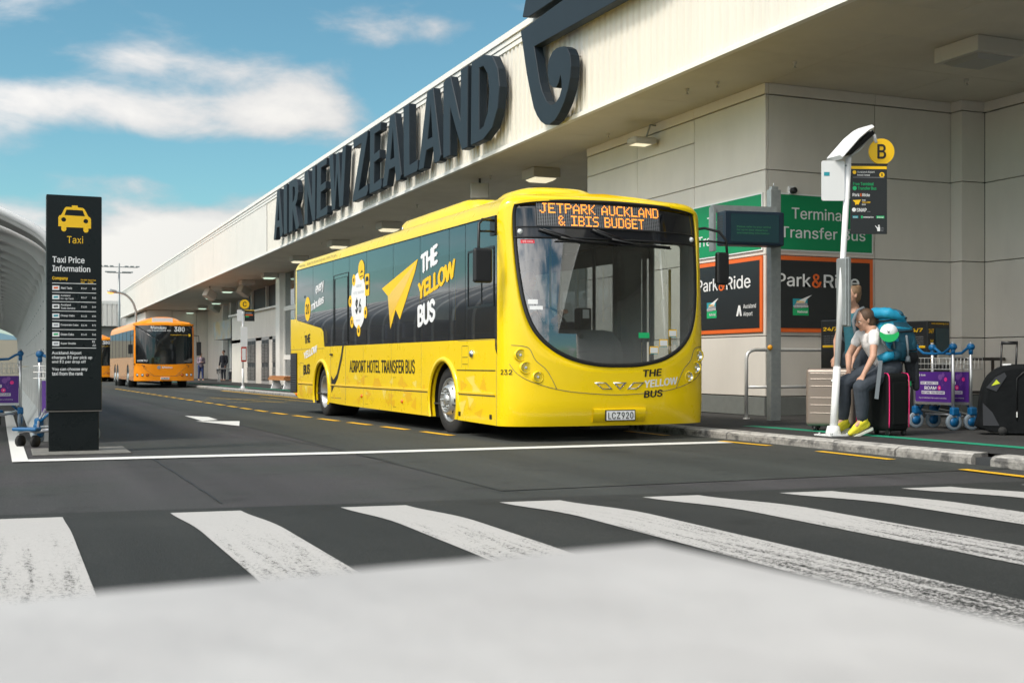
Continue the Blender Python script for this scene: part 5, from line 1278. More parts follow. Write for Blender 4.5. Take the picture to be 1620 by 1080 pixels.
for i, p in enumerate(arm):
    q = arm[min(i + 1, 4)]; pr = arm[max(i - 1, 0)]; d = (Vector(q) - Vector(pr)).normalized(); n = Vector((-d.z, 0, d.x)); p = Vector(p)
    rows.append([p + Y_ * -.13, p + Y_ * -.11 + n * .03, p + Y_ * .11 + n * .03, p + Y_ * .13, p + Y_ * .10 - n * .02, p + Y_ * -.10 - n * .02])
b.grid(rows, closed=True); b.quad(*rows[0]); b.quad(*rows[-1]); o = b.build('lamp_cover', 'white', t)
for p in o.data.polygons: p.use_smooth = False
b = B(); b.box(-.20, .20, -.08, .08, -.075, -.025, Matrix.Translation((.28, 0, 3.12)) @ Matrix.Rotation(R(-38), 4, 'Y')); b.build('lamp_unit', 'gasket', t, bevel=.01)
b = B(); b.tube([(.43, 0, 3.235), (.53, 0, 3.18), (.54, -.02, 3.10)], [.03, .025, .02], 8); b.tube([(.20, 0, 2.93), (.34, 0, 3.02), (.46, 0, 3.14)], .012, 6); b.build('lamp_bracket', 'white', t)
wp = fpanel(-.11, .135, 2.465, 2.885, 'white', 'back_panel', .01, .02, par=t, px=.1); 
b = B(); b.poly([[(-.185, 2.725), (-.125, 2.725), (-.125, 2.765), (-.185, 2.765)]], Vector((.1, 0, 0)) + nrm * .0115, U_, Z_); b.build('sticker', 'tealp', wp)
b = B(); b.box(.115, .155, -.10, .08, 1.14, 1.87); b.box(.09, .112, -.09, .07, 1.15, 1.86); b.build('timetable_case', 'galv', t, bevel=.01)
b = B(); b.box(.157, .160, -.08, .06, 1.18, 1.83); b.build('timetable', 'gryp', t)

t = stop_pole('bus_stop_sign', 'C', 'distant upright white bus stop pole C with small timetable, before the louvred doors', (7.74, 43.0, -.02), .0, False)
zz = .02
def cp(x0, x1, z0, z1, m_, nm, y=-.045, th=.012, r_=.01):
    b = B(); b.poly([rrect(x0, x1, z0, z1, r_)], (0, y, 0), X_, Z_, th); return b.build(nm, m_, t)
b = B(); b.poly([circ(.05, 3.0, .165, 30)], (0, -.05, 0), X_, Z_, .02); d_ = b.build('letter_disc', 'ypr', t); T('C', 'bpr', (.05, -.0715, 3.0), X_, Z_, (-.065, .065, -.09, .09), d_, bold=.02)
cp(-.21, -.04, 2.40, 2.80, 'white', 'back_panel'); q_ = cp(.05, .40, 2.40, 2.80, 'signb', 'route_panel')
cp(.05, .40, 2.775, 2.80, 'ypr', 'print', -.0585, 0, .001); cp(.08, .34, 2.60, 2.64, 'opr', 'print', -.0585, 0, .001); cp(.08, .2, 2.54, 2.58, 'gpr', 'print', -.0585, 0, .001); cp(.08, .3, 2.67, 2.70, 'gryp', 'print', -.0585, 0, .001)
cp(-.09, .15, 1.50, 2.20, 'white', 'notice_board'); cp(-.07, .12, .96, 1.49, 'red', 'timetable_case'); cp(-.04, .09, 1.02, 1.43, 'whitep', 'timetable', -.06, .004)

# ---- self-service kiosks by the wall
def kiosk(loc, label, rz=0):
    t = thing('parking_pay_kiosk', label, 'kiosk', loc, rz, 'black kiosks behind the handrails')
    b = B(); b.box(-.235, .235, -.2, .2, .0, 1.36); b.build('cabinet', 'signb', t, bevel=.015)
    b = B(); b.box(-.08, .20, -.212, -.204, .92, 1.26); b.build('screen', 'screen', t, bevel=.004)
    b = B(); b.box(-.05, .18, -.235, -.204, .74, .88); b.build('keypad_shelf', 'lampbox', t, bevel=.01)
    for z, w_ in ((1.315, .36),): T('www.securewrap.co.nz', 'ypr', (0, -.2035, 0), X_, Z_, (-.16, .20, z - .012, z + .016), t, bold=.02)
    T('24/7', 'ypr', (0, -.2035, 0), X_, Z_, (-.215, -.11, 1.18, 1.25), t, bold=.03); T('AIRPORT SERVICE', 'ypr', (0, -.2035, 0), Z_, -X_, (.55, 1.10, .12, .18), t, bold=.03)
    T('24/7', 'ypr', (-.2385, 0, 0), -Y_, Z_, (-.15, .12, 1.20, 1.26), t, bold=.03); b = B(); b.quad((-.2375, .16, .98), (-.2375, -.16, .98), (-.2375, -.16, 1.01), (-.2375, .16, 1.01)); b.build('print', 'ypr', t, fix=False)
    for k in range(5): T('use this machine', 'gryp', (-.2385, 0, 0), -Y_, Z_, (-.14, .13, 1.13 - k * .03, 1.145 - k * .03), t)
    return t
kiosk((10.69, 13.55, .09), 'black kiosk with yellow lettering behind the white stop pole', R(8))
kiosk((12.12, 13.5, .09), 'black kiosk with yellow lettering behind the backpack and blue trolley handles', R(8))

# ---- luggage
def caster(par, x, y, r=.028, nm='wheel'):
    b = B(); b.lathe([(-.014, .0001), (-.014, r), (.014, r), (.014, .0001)], (x, y, r), (1, .2, 0), 14); b.box(x - .02, x + .02, y - .02, y + .02, r, r * 2.4); b.build(nm, 'black', par)
t = thing('hard_suitcase', 'tall rose-grey ribbed hard suitcase behind the foot of the white stop pole', 'suitcase', (8.56, 11.06, .09), R(-48))
b = B(); b.box(-.265, .265, -.14, .14, .055, .70); b.build('shell', 'rose', t, bevel=.045, seg=5)
for z in (.20, .29, .37, .50, .58, .64):
    b = B(); b.box(-.21, .23, -.1475, -.139, z, z + .007); b.build('shell_rib', 'rose2', t, bevel=.003)
b = B(); b.box(-.267, .267, -.006, .006, .06, .70); b.build('zip_seam', 'blackcase', t, bevel=.002)
b = B(); b.lathe([(0, .014), (.004, .012), (.005, .0001)], (.03, -.1405, .56), (0, -1, 0), 16); b.build('badge', 'chrome', t)
b = B(); b.tube([(.05, 0, .70), (.05, 0, .725), (.17, 0, .725), (.17, 0, .70)], .009, 6); b.build('grip', 'blackcase', t)
b = B(); b.box(-.20, -.12, -.10, -.02, .03, .06); b.box(.12, .20, -.10, -.02, .03, .06); b.build('wheel_housing', 'blackcase', t)
for x, y in ((-.17, -.09), (.17, -.09), (-.17, .09), (.17, .09)): caster(t, x, y)
t = thing('soft_suitcase', 'black fabric suitcase with pink piping that the woman in white sits on', 'suitcase', (8.56, 10.20, .09), 0)
b = B(); b.box(-.14, .14, -.25, .27, .05, .655); b.build('case_body', 'blackcase', t, bevel=.05, seg=4)
for x in (-.128, .128):
    pts = [(x, y, z) for y, z in ((-.248, .09), (-.252, .3), (-.25, .58), (-.236, .63), (-.20, .652), (0, .658), (.22, .652), (.262, .62), (.272, .4), (.27, .09))]
    b = B(); b.tube(spline(pts, 3, False), .0065, 6); b.build('piping', 'pink', t)
b = B(); b.box(-.09, .09, -.262, -.25, .12, .56); b.build('front_pocket', 'blackcase', t, bevel=.008)
b = B(); b.tube([(.146, -.2, .6), (.165, -.22, .5), (.16, -.215, .3), (.155, -.2, .1)], .006, 6); b.build('cord', 'whitep', t)
b = B(); b.box(.135, .165, -.245, -.215, .52, .57); b.build('luggage_tag', 'gpr', t, bevel=.004)
for x, y in ((-.1, -.2), (.1, -.2), (-.1, .22), (.1, .22)): caster(t, x, y, .026)
def duffel(loc, rz, label):
    t = thing('wheeled_duffel', label, 'duffel bag', loc, rz, 'wheeled duffels at the right edge')
    sil = [(-.33, .05), (-.36, .20), (-.34, .40), (-.315, .52), (-.26, .63), (-.16, .71), (-.02, .745), (.18, .745), (.32, .73), (.36, .66), (.37, .4), (.36, .05)]
    b = B(); rows = []
    for y, s_ in ((-.19, .86), (-.175, .95), (-.10, 1.0), (.10, 1.0), (.17, .93), (.18, .80)):
        rows.append([(x * s_, y, .38 + (z - .38) * (s_ if z > .38 else 1)) for x, z in spline(sil, 3)])
    b.grid(rows, closed=True); b.quad(*rows[0]); b.quad(*rows[-1]); b.build('bag_body', 'duffel', t)
    b = B(); b.poly([[(-.30, .50), (-.21, .61), (-.12, .66), (-.10, .62), (-.20, .46)]], (0, -.192, 0), X_, Z_, .006); b.build('side_panel', 'dufg', t)
    b = B(); b.poly([[(-.33, .10), (-.335, .34), (-.24, .24), (-.17, .10)]], (0, -.192, 0), X_, Z_, .006); b.build('side_panel', 'dufg', t)
    b = B(); b.poly([[(-.25, .52), (-.20, .585), (-.165, .545)]], (0, -.2, 0), X_, Z_, .003); b.build('patch', 'lime', t)
    b = B(); b.tube([(.0, -.195, .16), (.0, -.2, .60), (.06, -.2, .66), (.30, -.2, .66)], .006, 6); b.build('zip', 'gasket', t)
    for x, z in ((.0, .19), (.09, .13)):
        b = B(); b.box(x - .006, x + .006, -.205, -.196, z, z + .06); b.build('zip_pull', 'steel', t)
    b = B(); b.box(-.12, -.04, -.08, .02, .735, .752); b.build('luggage_tag', 'whitep', t)
    b = B()
    for x in (-.13, .02): b.tube([(x, .06, .60), (x + .015, .05, .985)], .010, 8)
    b.tube([(-.122, .05, .975), (.043, .05, .975)], .018, 8); b.build('pull_handle', 'gasket', t)
    for x in (-.14, .30): 
        b = B(); b.lathe([(-.02, .0001), (-.02, .045), (.02, .045), (.02, .0001)], (x, -.18, .045), (0, 1, 0), 16); b.build('wheel', 'rubber', t)
    b = B(); b.box(-.28, .34, -.16, .16, .03, .10); b.build('base_tray', 'gasket', t, bevel=.02)
    return t
du = duffel((9.88, 9.70, .09), R(-38), 'big black wheeled duffel with lime patch at the right edge, pull handle raised')
dup(du, (10.50, 9.82, .09), R(-30), 'second black wheeled duffel mostly hidden behind the first, only handle showing')

# ---- luggage trolleys
def trolley(loc, rz, label):
    t = thing('luggage_trolley', label, 'luggage trolley', loc, rz, 'airport luggage trolleys')
    hw = .307
    for s_ in (-1, 1):
        b = B(); b.tube([(.0, s_ * hw, .14), (0, s_ * hw, 1.0)], .018, 10); b.build('upright', 'alu', t)
        b = B(); b.lathe([(-.035, .0001), (-.035, .030), (-.02, .038), (.02, .038), (.035, .030), (.035, .0001)], (0, s_ * hw, .945), (1, 0, 0), 16); b.tube([(0, s_ * hw, .86), (0, s_ * hw, .94)], .024, 10); b.build('handle_knob', 'trolb', t)
        w_ = B(); w_.lathe([(-.018, .058), (-.018, .085), (-.012, .094), (.012, .094), (.018, .085), (.018, .058)], (.01, s_ * hw, .094), (.25, 1, 0), 24); wh = w_.build('wheel', 'wheelg', t)
        b = B(); b.lathe([(-.019, .0001), (-.019, .050), (.019, .050), (.019, .0001)], (.01, s_ * hw, .094), (.25, 1, 0), 18); b.build('wheel_hub', 'trolb', wh)
        b = B(); b.box(-.03, .07, s_ * hw - .035, s_ * hw + .035, .165, .26); b.box(.03, .10, s_ * hw - .03, s_ * hw + .03, .11, .2); b.build('fender', 'trolb', t, bevel=.02, seg=3)
        b = B(); b.tube([(0.02, s_ * hw * .75, .36), (.06, s_ * hw * .95, .22), (.35, s_ * .14, .16), (.80, s_ * .09, .15)], .013, 8); b.build('frame_tube', 'alu', t)
        b = B(); b.tube([(0.01, s_ * hw * .35, .38), (.05, s_ * hw * .9, .22)], .013, 8); b.build('brace', 'trolb', t)
    b = B(); b.tube([(0, -hw, .945), (-.0, -hw + .06, .925), (0, -hw + .14, .875), (0, 0, .865), (0, hw - .14, .875), (0, hw - .06, .925), (0, hw, .945)], .016, 10); b.build('handle_bar', 'trolb', t)
    b = B(); b.box(-.012, 0, -.285, .285, .315, .66); b.build('advert_board', 'purple', t)
    b = B(); b.box(-.018, .006, -.292, .292, .285, .314); b.build('board_frame', 'alu', t)
    e = -.0135; u, v = -Y_, Z_; o_ = Vector((e, 0, 0))
    def P(pts, m_, q=0): b = B(); b.poly([pts], o_ - X_ * q, u, v); b.build('print', m_, t, fix=False)
    P([(-.20, .515), (.085, .515), (.085, .548), (-.20, .548)], 'whitep'); T('GET READY TO', 'purple', o_ - X_ * .0006, u, v, (-.19, .075, .521, .542), t, bold=.02)
    T('ROAM', 'whitep', o_ - X_ * .0006, u, v, (-.135, .06, .455, .495), t, bold=.03)
    P([(-.185, .405), (.19, .405), (.19, .440), (-.185, .440)], 'whitep'); T('BEFORE YOU BOARD', 'purple', o_ - X_ * .0006, u, v, (-.178, .182, .412, .433), t, bold=.02)
    P(circ(.105, .478, .027, 18), 'ppr'); P([(.098, .465), (.118, .478), (.098, .491), (.103, .478)], 'whitep', .0006)
    P(circ(.12, .60, .034, 18), 'purp2'); P(circ(.165, .625, .024, 16), 'purp2', .0002); P(circ(.205, .575, .024, 16), 'ppr', .0004)
    for (a, c) in ((.12, .60), (.165, .625), (.205, .575)):
        P([(a - .002, c - .03), (a + .002, c - .03), (.157, .50), (.153, .50)], 'purp2', .0001)
    for k in range(5):
        tt = k * math.pi / 5; P([(-.23 - .020 * math.cos(tt) - .003 * math.sin(tt), .622 - .020 * math.sin(tt) + .003 * math.cos(tt)), (-.23 + .020 * math.cos(tt) - .003 * math.sin(tt), .622 + .020 * math.sin(tt) + .003 * math.cos(tt)), (-.23 + .020 * math.cos(tt) + .003 * math.sin(tt), .622 + .020 * math.sin(tt) - .003 * math.cos(tt)), (-.23 - .020 * math.cos(tt) + .003 * math.sin(tt), .622 - .020 * math.sin(tt) - .003 * math.cos(tt))], 'whitep', .0002 + k * .0001)
    T('Spark', 'whitep', o_, u, v, (-.195, -.12, .608, .634), t, bold=.01); T('Pop over to the Spark shop or spark.co.nz/roaming', 'whitep', o_, u, v, (-.225, .215, .352, .366), t, bold=.01)
    b = B()      # wire basket
    for z in (.69, .755, .82):
        b.tube([(.0, -.28, z), (.22, -.26, z), (.22, .26, z), (.0, .28, z)], .004, 5, closed=True)
    for k in range(10):
        y = -.27 + .06 * k; b.tube([(.0, y, .82), (.0, y, .69), (.21, y * .95, .69), (.22, y * .95, .82)], .003, 4, caps=False)
    b.build('wire_basket', 'steel', t)
    b = B(); b.tube([(.0, -.285, .70), (.0, -.285, .82)], .004, 5); b.tube([(.30, -.16, .15), (.34, .16, .15)], .011, 8); b.tube([(.55, -.12, .15), (.55, .12, .15)], .011, 8); b.tube([(.80, -.10, .15), (.84, 0, .17), (.80, .10, .15)], .013, 8); b.tube([(.10, -.24, .17), (.10, .24, .17)], .012, 8); b.build('cross_tube', 'alu', t)
    b = B(); b.box(.76, .88, -.13, .13, .165, .20); b.build('front_bumper', 'trolb', t, bevel=.012)
    for s_ in (-.08, .08):
        b = B(); b.lathe([(-.018, .0001), (-.018, .06), (.018, .06), (.018, .0001)], (.80, s_, .06), (.2, 1, 0), 16); b.build('caster', 'rubber', t)
    return t
M['purp2'] = mat('purple_print', (.22, .08, .34), .5)
tr = trolley((9.85, 10.87, .09), 0, 'front luggage trolley with full purple advert board, beside the black duffel')
dup(tr, (10.10, 10.86, .09), 0, 'second nested luggage trolley, its purple board half hidden by the first')
dup(tr, (-.14, 16.6, .03), R(92), 'luggage trolley at the left edge, purple board facing the camera')
dup(tr, (.60, 13.78, 0), R(-120), 'luggage trolley tucked behind the black taxi totem with its front wheel showing')

# ================================================================== PEOPLE
def capsule(b, p0, p1, r0, r1=None, n=12):
    p0, p1 = Vector(p0), Vector(p1); r1 = r0 if r1 is None else r1; d = p1 - p0; L_ = d.length
    if L_ < 1e-5: d = Z_.copy(); L_ = 0
    prof = [(-r0 * math.cos(R(a)), max(r0 * math.sin(R(a)), 1e-4)) for a in (0, 30, 60)] + [(0, r0), (L_, r1)] + [(L_ + r1 * math.sin(R(a)), max(r1 * math.cos(R(a)), 1e-4)) for a in (30, 60, 90)]
    b.lathe(prof, p0, d, n)
def ell(b, c, rx, ry, rz_, rot=None, n=14):
    c = Vector(c); rows = []
    for i in range(n // 2 + 1):
        ph = math.pi * i / (n // 2); rows.append([])
        for j in range(n):
            t = 2 * math.pi * j / n; p = Vector((rx * math.sin(ph) * math.cos(t), ry * math.sin(ph) * math.sin(t), rz_ * math.cos(ph)))
            if rot: p = rot @ p
            rows[-1].append(c + p)
    b.grid(rows, closed=True)
def fuse(b, name, m_, parent, vox, smooth=3):
    """overlapping limbs fused into one continuous skin"""
    o = b.build(name, m_, None, fix=True)
    md = o.modifiers.new('r', 'REMESH'); md.mode = 'VOXEL'; md.voxel_size = vox; md.use_smooth_shade = True
    if smooth: ms = o.modifiers.new('s', 'SMOOTH'); ms.iterations = smooth; ms.factor = .5
    dg = bpy.context.evaluated_depsgraph_get(); me = bpy.data.meshes.new_from_object(o.evaluated_get(dg)); old = o.data
    o.modifiers.clear(); o.data = me; bpy.data.meshes.remove(old)
    me.materials.clear(); me.materials.append(M[m_]); me.name = name
    for p in me.polygons: p.use_smooth = True
    if parent: o.parent = parent
    return o
def hand(b, wrist, pdir, up, s=1., curl=.35):
    """palm and five fingers; pdir along the hand, up = back of the hand"""
    wv = Vector(wrist); d = Vector(pdir).normalized(); n = (Vector(up) - d * Vector(up).dot(d)).normalized(); sdv = d.cross(n)
    k = wv + d * .075 * s
    for q in (-1.2, -.4, .4, 1.2): capsule(b, wv + sdv * q * .012 * s, k + sdv * q * .019 * s, .017 * s, .012 * s, 8)
    for q, ln in ((-1.35, .060), (-.45, .074), (.45, .080), (1.35, .070)):
        f0 = k + sdv * q * .0195 * s; f1 = f0 + (d - n * curl).normalized() * ln * .5 * s; f2 = f1 + (d - n * curl * 2.4).normalized() * ln * .5 * s
        capsule(b, f0, f1, .0095 * s, .0085 * s, 6); capsule(b, f1, f2, .0085 * s, .007 * s, 6)
    t0 = wv + d * .02 * s + sdv * .022 * s; t1 = t0 + (d * .8 + sdv * .9 - n * .2).normalized() * .042 * s; t2 = t1 + (d + sdv * .2 - n * .3).normalized() * .034 * s
    capsule(b, t0, t1, .013 * s, .0105 * s, 6); capsule(b, t1, t2, .0105 * s, .008 * s, 6)
def head(b, c, fwd, up, s=1.):
    """skull, jaw, nose, brow, ears and mouth; returns the frame"""
    c = Vector(c); f = Vector(fwd).normalized(); u = (Vector(up) - f * Vector(up).dot(f)).normalized(); r_ = f.cross(u)
    rot = Matrix((r_, f, u)).transposed()
    ell(b, c + u * .025 * s - f * .008 * s, .073 * s, .092 * s, .088 * s, rot, 18)
    ell(b, c - u * .035 * s + f * .022 * s, .055 * s, .066 * s, .070 * s, rot, 14)
    capsule(b, c - u * .082 * s + f * .062 * s, c - u * .075 * s + f * .058 * s, .022 * s)
    capsule(b, c + u * .012 * s + f * .085 * s, c - u * .025 * s + f * .105 * s, .008 * s, .014 * s, 8)
    for q in (-1, 1):
        capsule(b, c + r_ * q * .018 * s + u * .022 * s + f * .078 * s, c + r_ * q * .045 * s + u * .024 * s + f * .066 * s, .010 * s)
        capsule(b, c + r_ * q * .072 * s + u * .012 * s - f * .012 * s, c + r_ * q * .074 * s - u * .022 * s - f * .006 * s, .014 * s, .009 * s, 8)
        capsule(b, c + r_ * q * .035 * s - u * .02 * s + f * .066 * s, c + r_ * q * .03 * s - u * .022 * s + f * .066 * s, .020 * s)
    capsule(b, c - r_ * .018 * s - u * .048 * s + f * .082 * s, c + r_ * .018 * s - u * .048 * s + f * .082 * s, .008 * s)
    return c, f, u, r_
def face_bits(par, c, f, u, r_, s=1.):
    for q in (-1, 1):
        b = B(); ell(b, c + r_ * q * .031 * s + u * .004 * s + f * .076 * s, .0125 * s, .011 * s, .0085 * s, Matrix((r_, f, u)).transposed(), 10); e = b.build('eye', 'eyew', par)
        b = B(); ell(b, c + r_ * q * .031 * s + u * .004 * s + f * .0855 * s, .005 * s, .003 * s, .0055 * s, Matrix((r_, f, u)).transposed(), 8); b.build('iris', 'bpr', e)
    b = B(); capsule(b, c - r_ * .017 * s - u * .048 * s + f * .0865 * s, c + r_ * .017 * s - u * .048 * s + f * .0865 * s, .0045 * s, None, 6); b.build('mouth', 'lip', par)
M['eyew'] = mat('eye_white', (.7, .68, .65), .3); M['lip'] = mat('lips', (.42, .14, .12), .5)

# seated woman in white, leaning on her knee, big turquoise rucksack on her back
W0 = Vector((8.56, 10.22, .09))
def V(x, y, z): return Vector((x, y, z)) - W0
t = thing('person', 'woman in white t-shirt and yellow shoes sitting on the black suitcase, facing left', 'person', W0)
hd = V(8.375, 10.27, 1.30); neck = V(8.44, 10.235, 1.205); sh_n = V(8.36, 10.10, 1.145); sh_f = V(8.44, 10.42, 1.15); chest = V(8.46, 10.25, 1.08); waist = V(8.57, 10.24, .92); hip = V(8.66, 10.24, .815)
hn = V(8.63, 10.14, .80); hf = V(8.63, 10.35, .80); kn = V(8.17, 10.08, .60); kf = V(8.17, 10.36, .63); an = V(8.22, 10.12, .245); af = V(8.20, 10.40, .24)
el = V(8.29, 10.03, .915); wr = V(8.185, 10.06, .72); elf = V(8.35, 10.50, .93); wrf = V(8.24, 10.36, .745)
b = B(); capsule(b, neck, hd - Vector((0, 0, .06)), .05, .045); capsule(b, neck, chest, .06, .10); capsule(b, chest, waist, .105, .09); capsule(b, waist, hip, .09, .11)
for s_, e_, w_ in ((sh_n, el, wr), (sh_f, elf, wrf)):
    capsule(b, chest, s_, .07, .050); capsule(b, s_, e_, .047, .036); capsule(b, e_, w_, .038, .024); hand(b, w_, Vector((-.35, .12, -.85)), Vector((-.8, -.3, .3)), .95, .25)
for h_, k_, a_ in ((hn, kn, an), (hf, kf, af)):
    capsule(b, hip, h_, .09, .085); capsule(b, h_, k_, .08, .055); capsule(b, k_, a_, .052, .034); capsule(b, a_, a_ + Vector((-.07, 0, -.05)), .034, .026)
fr_ = head(b, hd, Vector((-.95, .25, -.28)), Vector((-.25, 0, 1)), 1.0)
body = fuse(b, 'body', 'skin', t, .0085)
face_bits(body, *fr_)
b = B(); capsule(b, neck + Vector((.02, 0, -.03)), chest, .070, .120); capsule(b, chest, waist + Vector((.0, 0, -.02)), .122, .108); capsule(b, waist, hip + Vector((0, 0, .02)), .105, .118)
for s_, e_ in ((sh_n, el), (sh_f, elf)): capsule(b, chest, s_, .09, .060); capsule(b, s_, s_ + (e_ - s_) * .36, .058, .058)
fuse(b, 't_shirt', 'shirtw', t, .010)
b = B()
for h_, k_, a_ in ((hn, kn, an), (hf, kf, af)):
    capsule(b, hip + Vector((.0, 0, -.01)), h_, .118, .11); capsule(b, h_, k_, .108, .082); capsule(b, k_, k_ + (a_ - k_) * .5 + Vector((.01, 0, 0)), .080, .075); capsule(b, k_ + (a_ - k_) * .5 + Vector((.01, 0, 0)), a_ + Vector((0, 0, .05)), .074, .062)
fuse(b, 'trousers', 'trous', t, .011)
def shoe(par, a_, d, s=1., m_='shoe'):
    d = Vector(d).normalized(); sdv = d.cross(Z_).normalized(); upv = sdv.cross(d)
    b = B(); capsule(b, a_ + Vector((0, 0, -.03)) - d * .02, a_ + d * .10 - upv * .055, .048 * s, .038 * s); capsule(b, a_ + d * .08 - upv * .06, a_ + d * .175 - upv * .085, .042 * s, .030 * s); capsule(b, a_ - upv * .07 - d * .03, a_ + d * .1 - upv * .08, .036 * s, .036 * s)
    fuse(b, 'shoe', m_, par, .008)
    b = B(); b.poly([[(x * 1.0, y) for x, y in spline([(-.075, .0), (-.05, .042), (.06, .044), (.15, .046), (.21, .02), (.215, -.015), (.15, -.042), (.05, -.040), (-.05, -.038)], 4)]], a_ - upv * .122 * s, d, -sdv if upv.dot(Z_) < 0 else sdv, .022); b.build('sole', 'sole', par)
shoe(t, an + Vector((.0, 0, .02)), Vector((-.86, .18, -.36))); shoe(t, af + Vector((.0, 0, .01)), Vector((-.86, .0, -.28)))
b = B(); capsule(b, an + Vector((0, 0, .03)), an + Vector((0, 0, -.02)), .042, .044); b.build('sock', 'packk', t)
c, f, u, r_ = fr_
b = B(); rot = Matrix((r_, f, u)).transposed()
ell(b, c + u * .035 - f * .028, .086, .095, .090, rot, 18); ell(b, c - u * .02 - f * .055, .078, .066, .085, rot, 14); capsule(b, c - f * .07 - u * .03, c - f * .06 - u * .11, .055, .03); capsule(b, c - f * .10, c - f * .16 - u * .06, .03, .045)
fuse(b, 'hair', 'hair', t, .010)
# rucksack (held by her shoulders, its own thing)
t = thing('rucksack', 'large turquoise trekking rucksack on the back of the woman in white', 'backpack', W0)
b = B(); rows = []
axp = [(V(8.74, 10.20, .885), .11, .15), (V(8.735, 10.19, .98), .15, .18), (V(8.71, 10.19, 1.10), .165, .19), (V(8.665, 10.19, 1.22), .16, .18), (V(8.63, 10.19, 1.31), .13, .16), (V(8.61, 10.19, 1.35), .08, .10)]
axs = []
for q in range(len(axp) - 1):
    for f in (0, .33, .66): axs.append((axp[q][0].lerp(axp[q + 1][0], f), axp[q][1] * (1 - f) + axp[q + 1][1] * f, axp[q][2] * (1 - f) + axp[q + 1][2] * f))
axs.append(axp[-1])
def sq(v, e=.62): return math.copysign(abs(v) ** e, v)
for qi, (p, rx, ry_) in enumerate(axs):
    wr_ = 1 + .035 * math.sin(qi * 2.3) + .02 * math.sin(qi * 5.1)
    rows.append([p + Vector((rx * wr_ * sq(math.cos(2 * math.pi * j / 32)) + .007 * math.sin(j * 1.7 + qi * 1.1), ry_ * wr_ * sq(math.sin(2 * math.pi * j / 32)), .010 * math.sin(j * .9 + qi * 2.2))) for j in range(32)])
b.grid(rows, closed=True); b.quad(*rows[0]); b.quad(*rows[-1]); b.build('pack_body', 'packb', t)
for qi in (3, 8, 12):
    p, rx, ry_ = axs[qi]; b = B(); b.tube([p + Vector(((rx + .012) * sq(math.cos(2 * math.pi * j / 28)), (ry_ + .012) * sq(math.sin(2 * math.pi * j / 28)), .02 * math.cos(2 * math.pi * j / 28))) for j in range(28)], .009, 5, closed=True); b.build('compression_strap', 'packk', t)
b = B(); rows = []
for qi in range(0, 12):
    p, rx, ry_ = axs[qi]; rows.append([p + Vector(((rx + .006) * sq(math.cos(R(a))), (ry_ + .006) * sq(math.sin(R(a))), 0)) for a in (-118, -104, -90, -78, -64)])
b.grid(rows); b.build('side_panel', 'packd', t)
b = B(); 
rl_ = Matrix.Rotation(R(18), 3, 'Y'); rows = []
for zf, sc2 in ((-.055, .80), (-.045, .96), (0, 1.02), (.035, .92), (.058, .70), (.066, .3)):
    rows.append([V(8.60, 10.19, 1.345) + rl_ @ Vector((.165 * sc2 * sq(math.cos(2 * math.pi * j / 28)) + .006 * math.sin(j * 1.3), .185 * sc2 * sq(math.sin(2 * math.pi * j / 28)), zf + .006 * math.sin(j * 2.1))) for j in range(28)])
b.grid(rows, closed=True); b.quad(*rows[0]); b.quad(*rows[-1]); b.build('lid', 'packb', t)
b = B(); ell(b, V(8.645, 10.19, 1.36), .075, .196, .062, Matrix.Rotation(R(30), 3, 'Y'), 16); b.build('lid_panel', 'packd', t)
b = B(); ell(b, V(8.80, 10.14, 1.06), .095, .15, .20, Matrix.Rotation(R(-10), 3, 'Y'), 16); ell(b, V(8.66, 10.06, 1.0), .10, .07, .13, None, 14); b.build('side_pocket', 'packd', t)
b = B(); ell(b, V(8.80, 10.12, .935), .15, .12, .09, Matrix.Rotation(R(25), 3, 'Y'), 14); capsule(b, V(8.84, 10.10, .93), V(8.87, 10.08, .66), .05, .03); capsule(b, V(8.79, 10.09, .88), V(8.82, 10.1, .64), .04, .02); fuse(b, 'tied_jacket', 'packk', t, .012)
b = B(); capsule(b, V(8.885, 10.08, .88), V(8.89, 10.07, .59), .035, .035); b.build('grey_sleeve', 'dufg', t)
b = B(); b.tube([V(8.60, 10.04, .945), V(8.50, 10.06, .92), V(8.42, 10.1, .885)], [.05, .052, .045], 8); b.build('hip_belt', 'packb', t)
b = B(); b.tube([V(8.62, 10.03, .935), V(8.545, 10.04, .93)], [.058, .056], 8); b.build('belt_panel', 'packd', t)
b = B(); b.tube([V(8.62, 10.13, 1.24), V(8.50, 10.10, 1.24), V(8.44, 10.06, 1.18), V(8.42, 10.04, 1.07), V(8.48, 10.03, .99), V(8.62, 10.04, .95)], .014, 6); b.tube([V(8.58, 10.03, 1.2), V(8.54, 10.02, 1.10), V(8.56, 10.02, 1.0)], .010, 6); b.build('shoulder_strap', 'strap', t)
b = B(); b.box(-.004, .004, -.02, .02, -.40, 0, Matrix.Translation(V(8.345, 9.98, .875)) @ Matrix.Rotation(R(8), 4, 'Y') @ Matrix.Rotation(R(60), 4, 'Z')); b.build('loose_strap', 'strap', t)
b = B(); b.tube([V(8.68, 9.98, 1.14), V(8.70, 9.98, 1.0), V(8.71, 9.99, .90)], .012, 6); b.tube([V(8.71, 9.99, .92), V(8.70, 9.98, .86)], [.02, .03], 6); b.build('hanging_strap', 'strap', t)
t = thing('cap', 'green and white baseball cap clipped to the side of the rucksack', 'cap', V(8.455, 9.985, 1.17) + W0)
cz = Matrix.Rotation(R(-38), 4, 'Z')
b = B(); rows = []
for i in range(7):
    ph = R(90 * i / 6); rows.append([cz @ Vector((.090 * math.cos(a) * math.cos(ph), -.080 * math.sin(ph), .088 * math.sin(a) * math.cos(ph))) for a in [2 * math.pi * j / 24 for j in range(24)]])
b.grid(rows, closed=True); b.build('crown', 'capw', t)
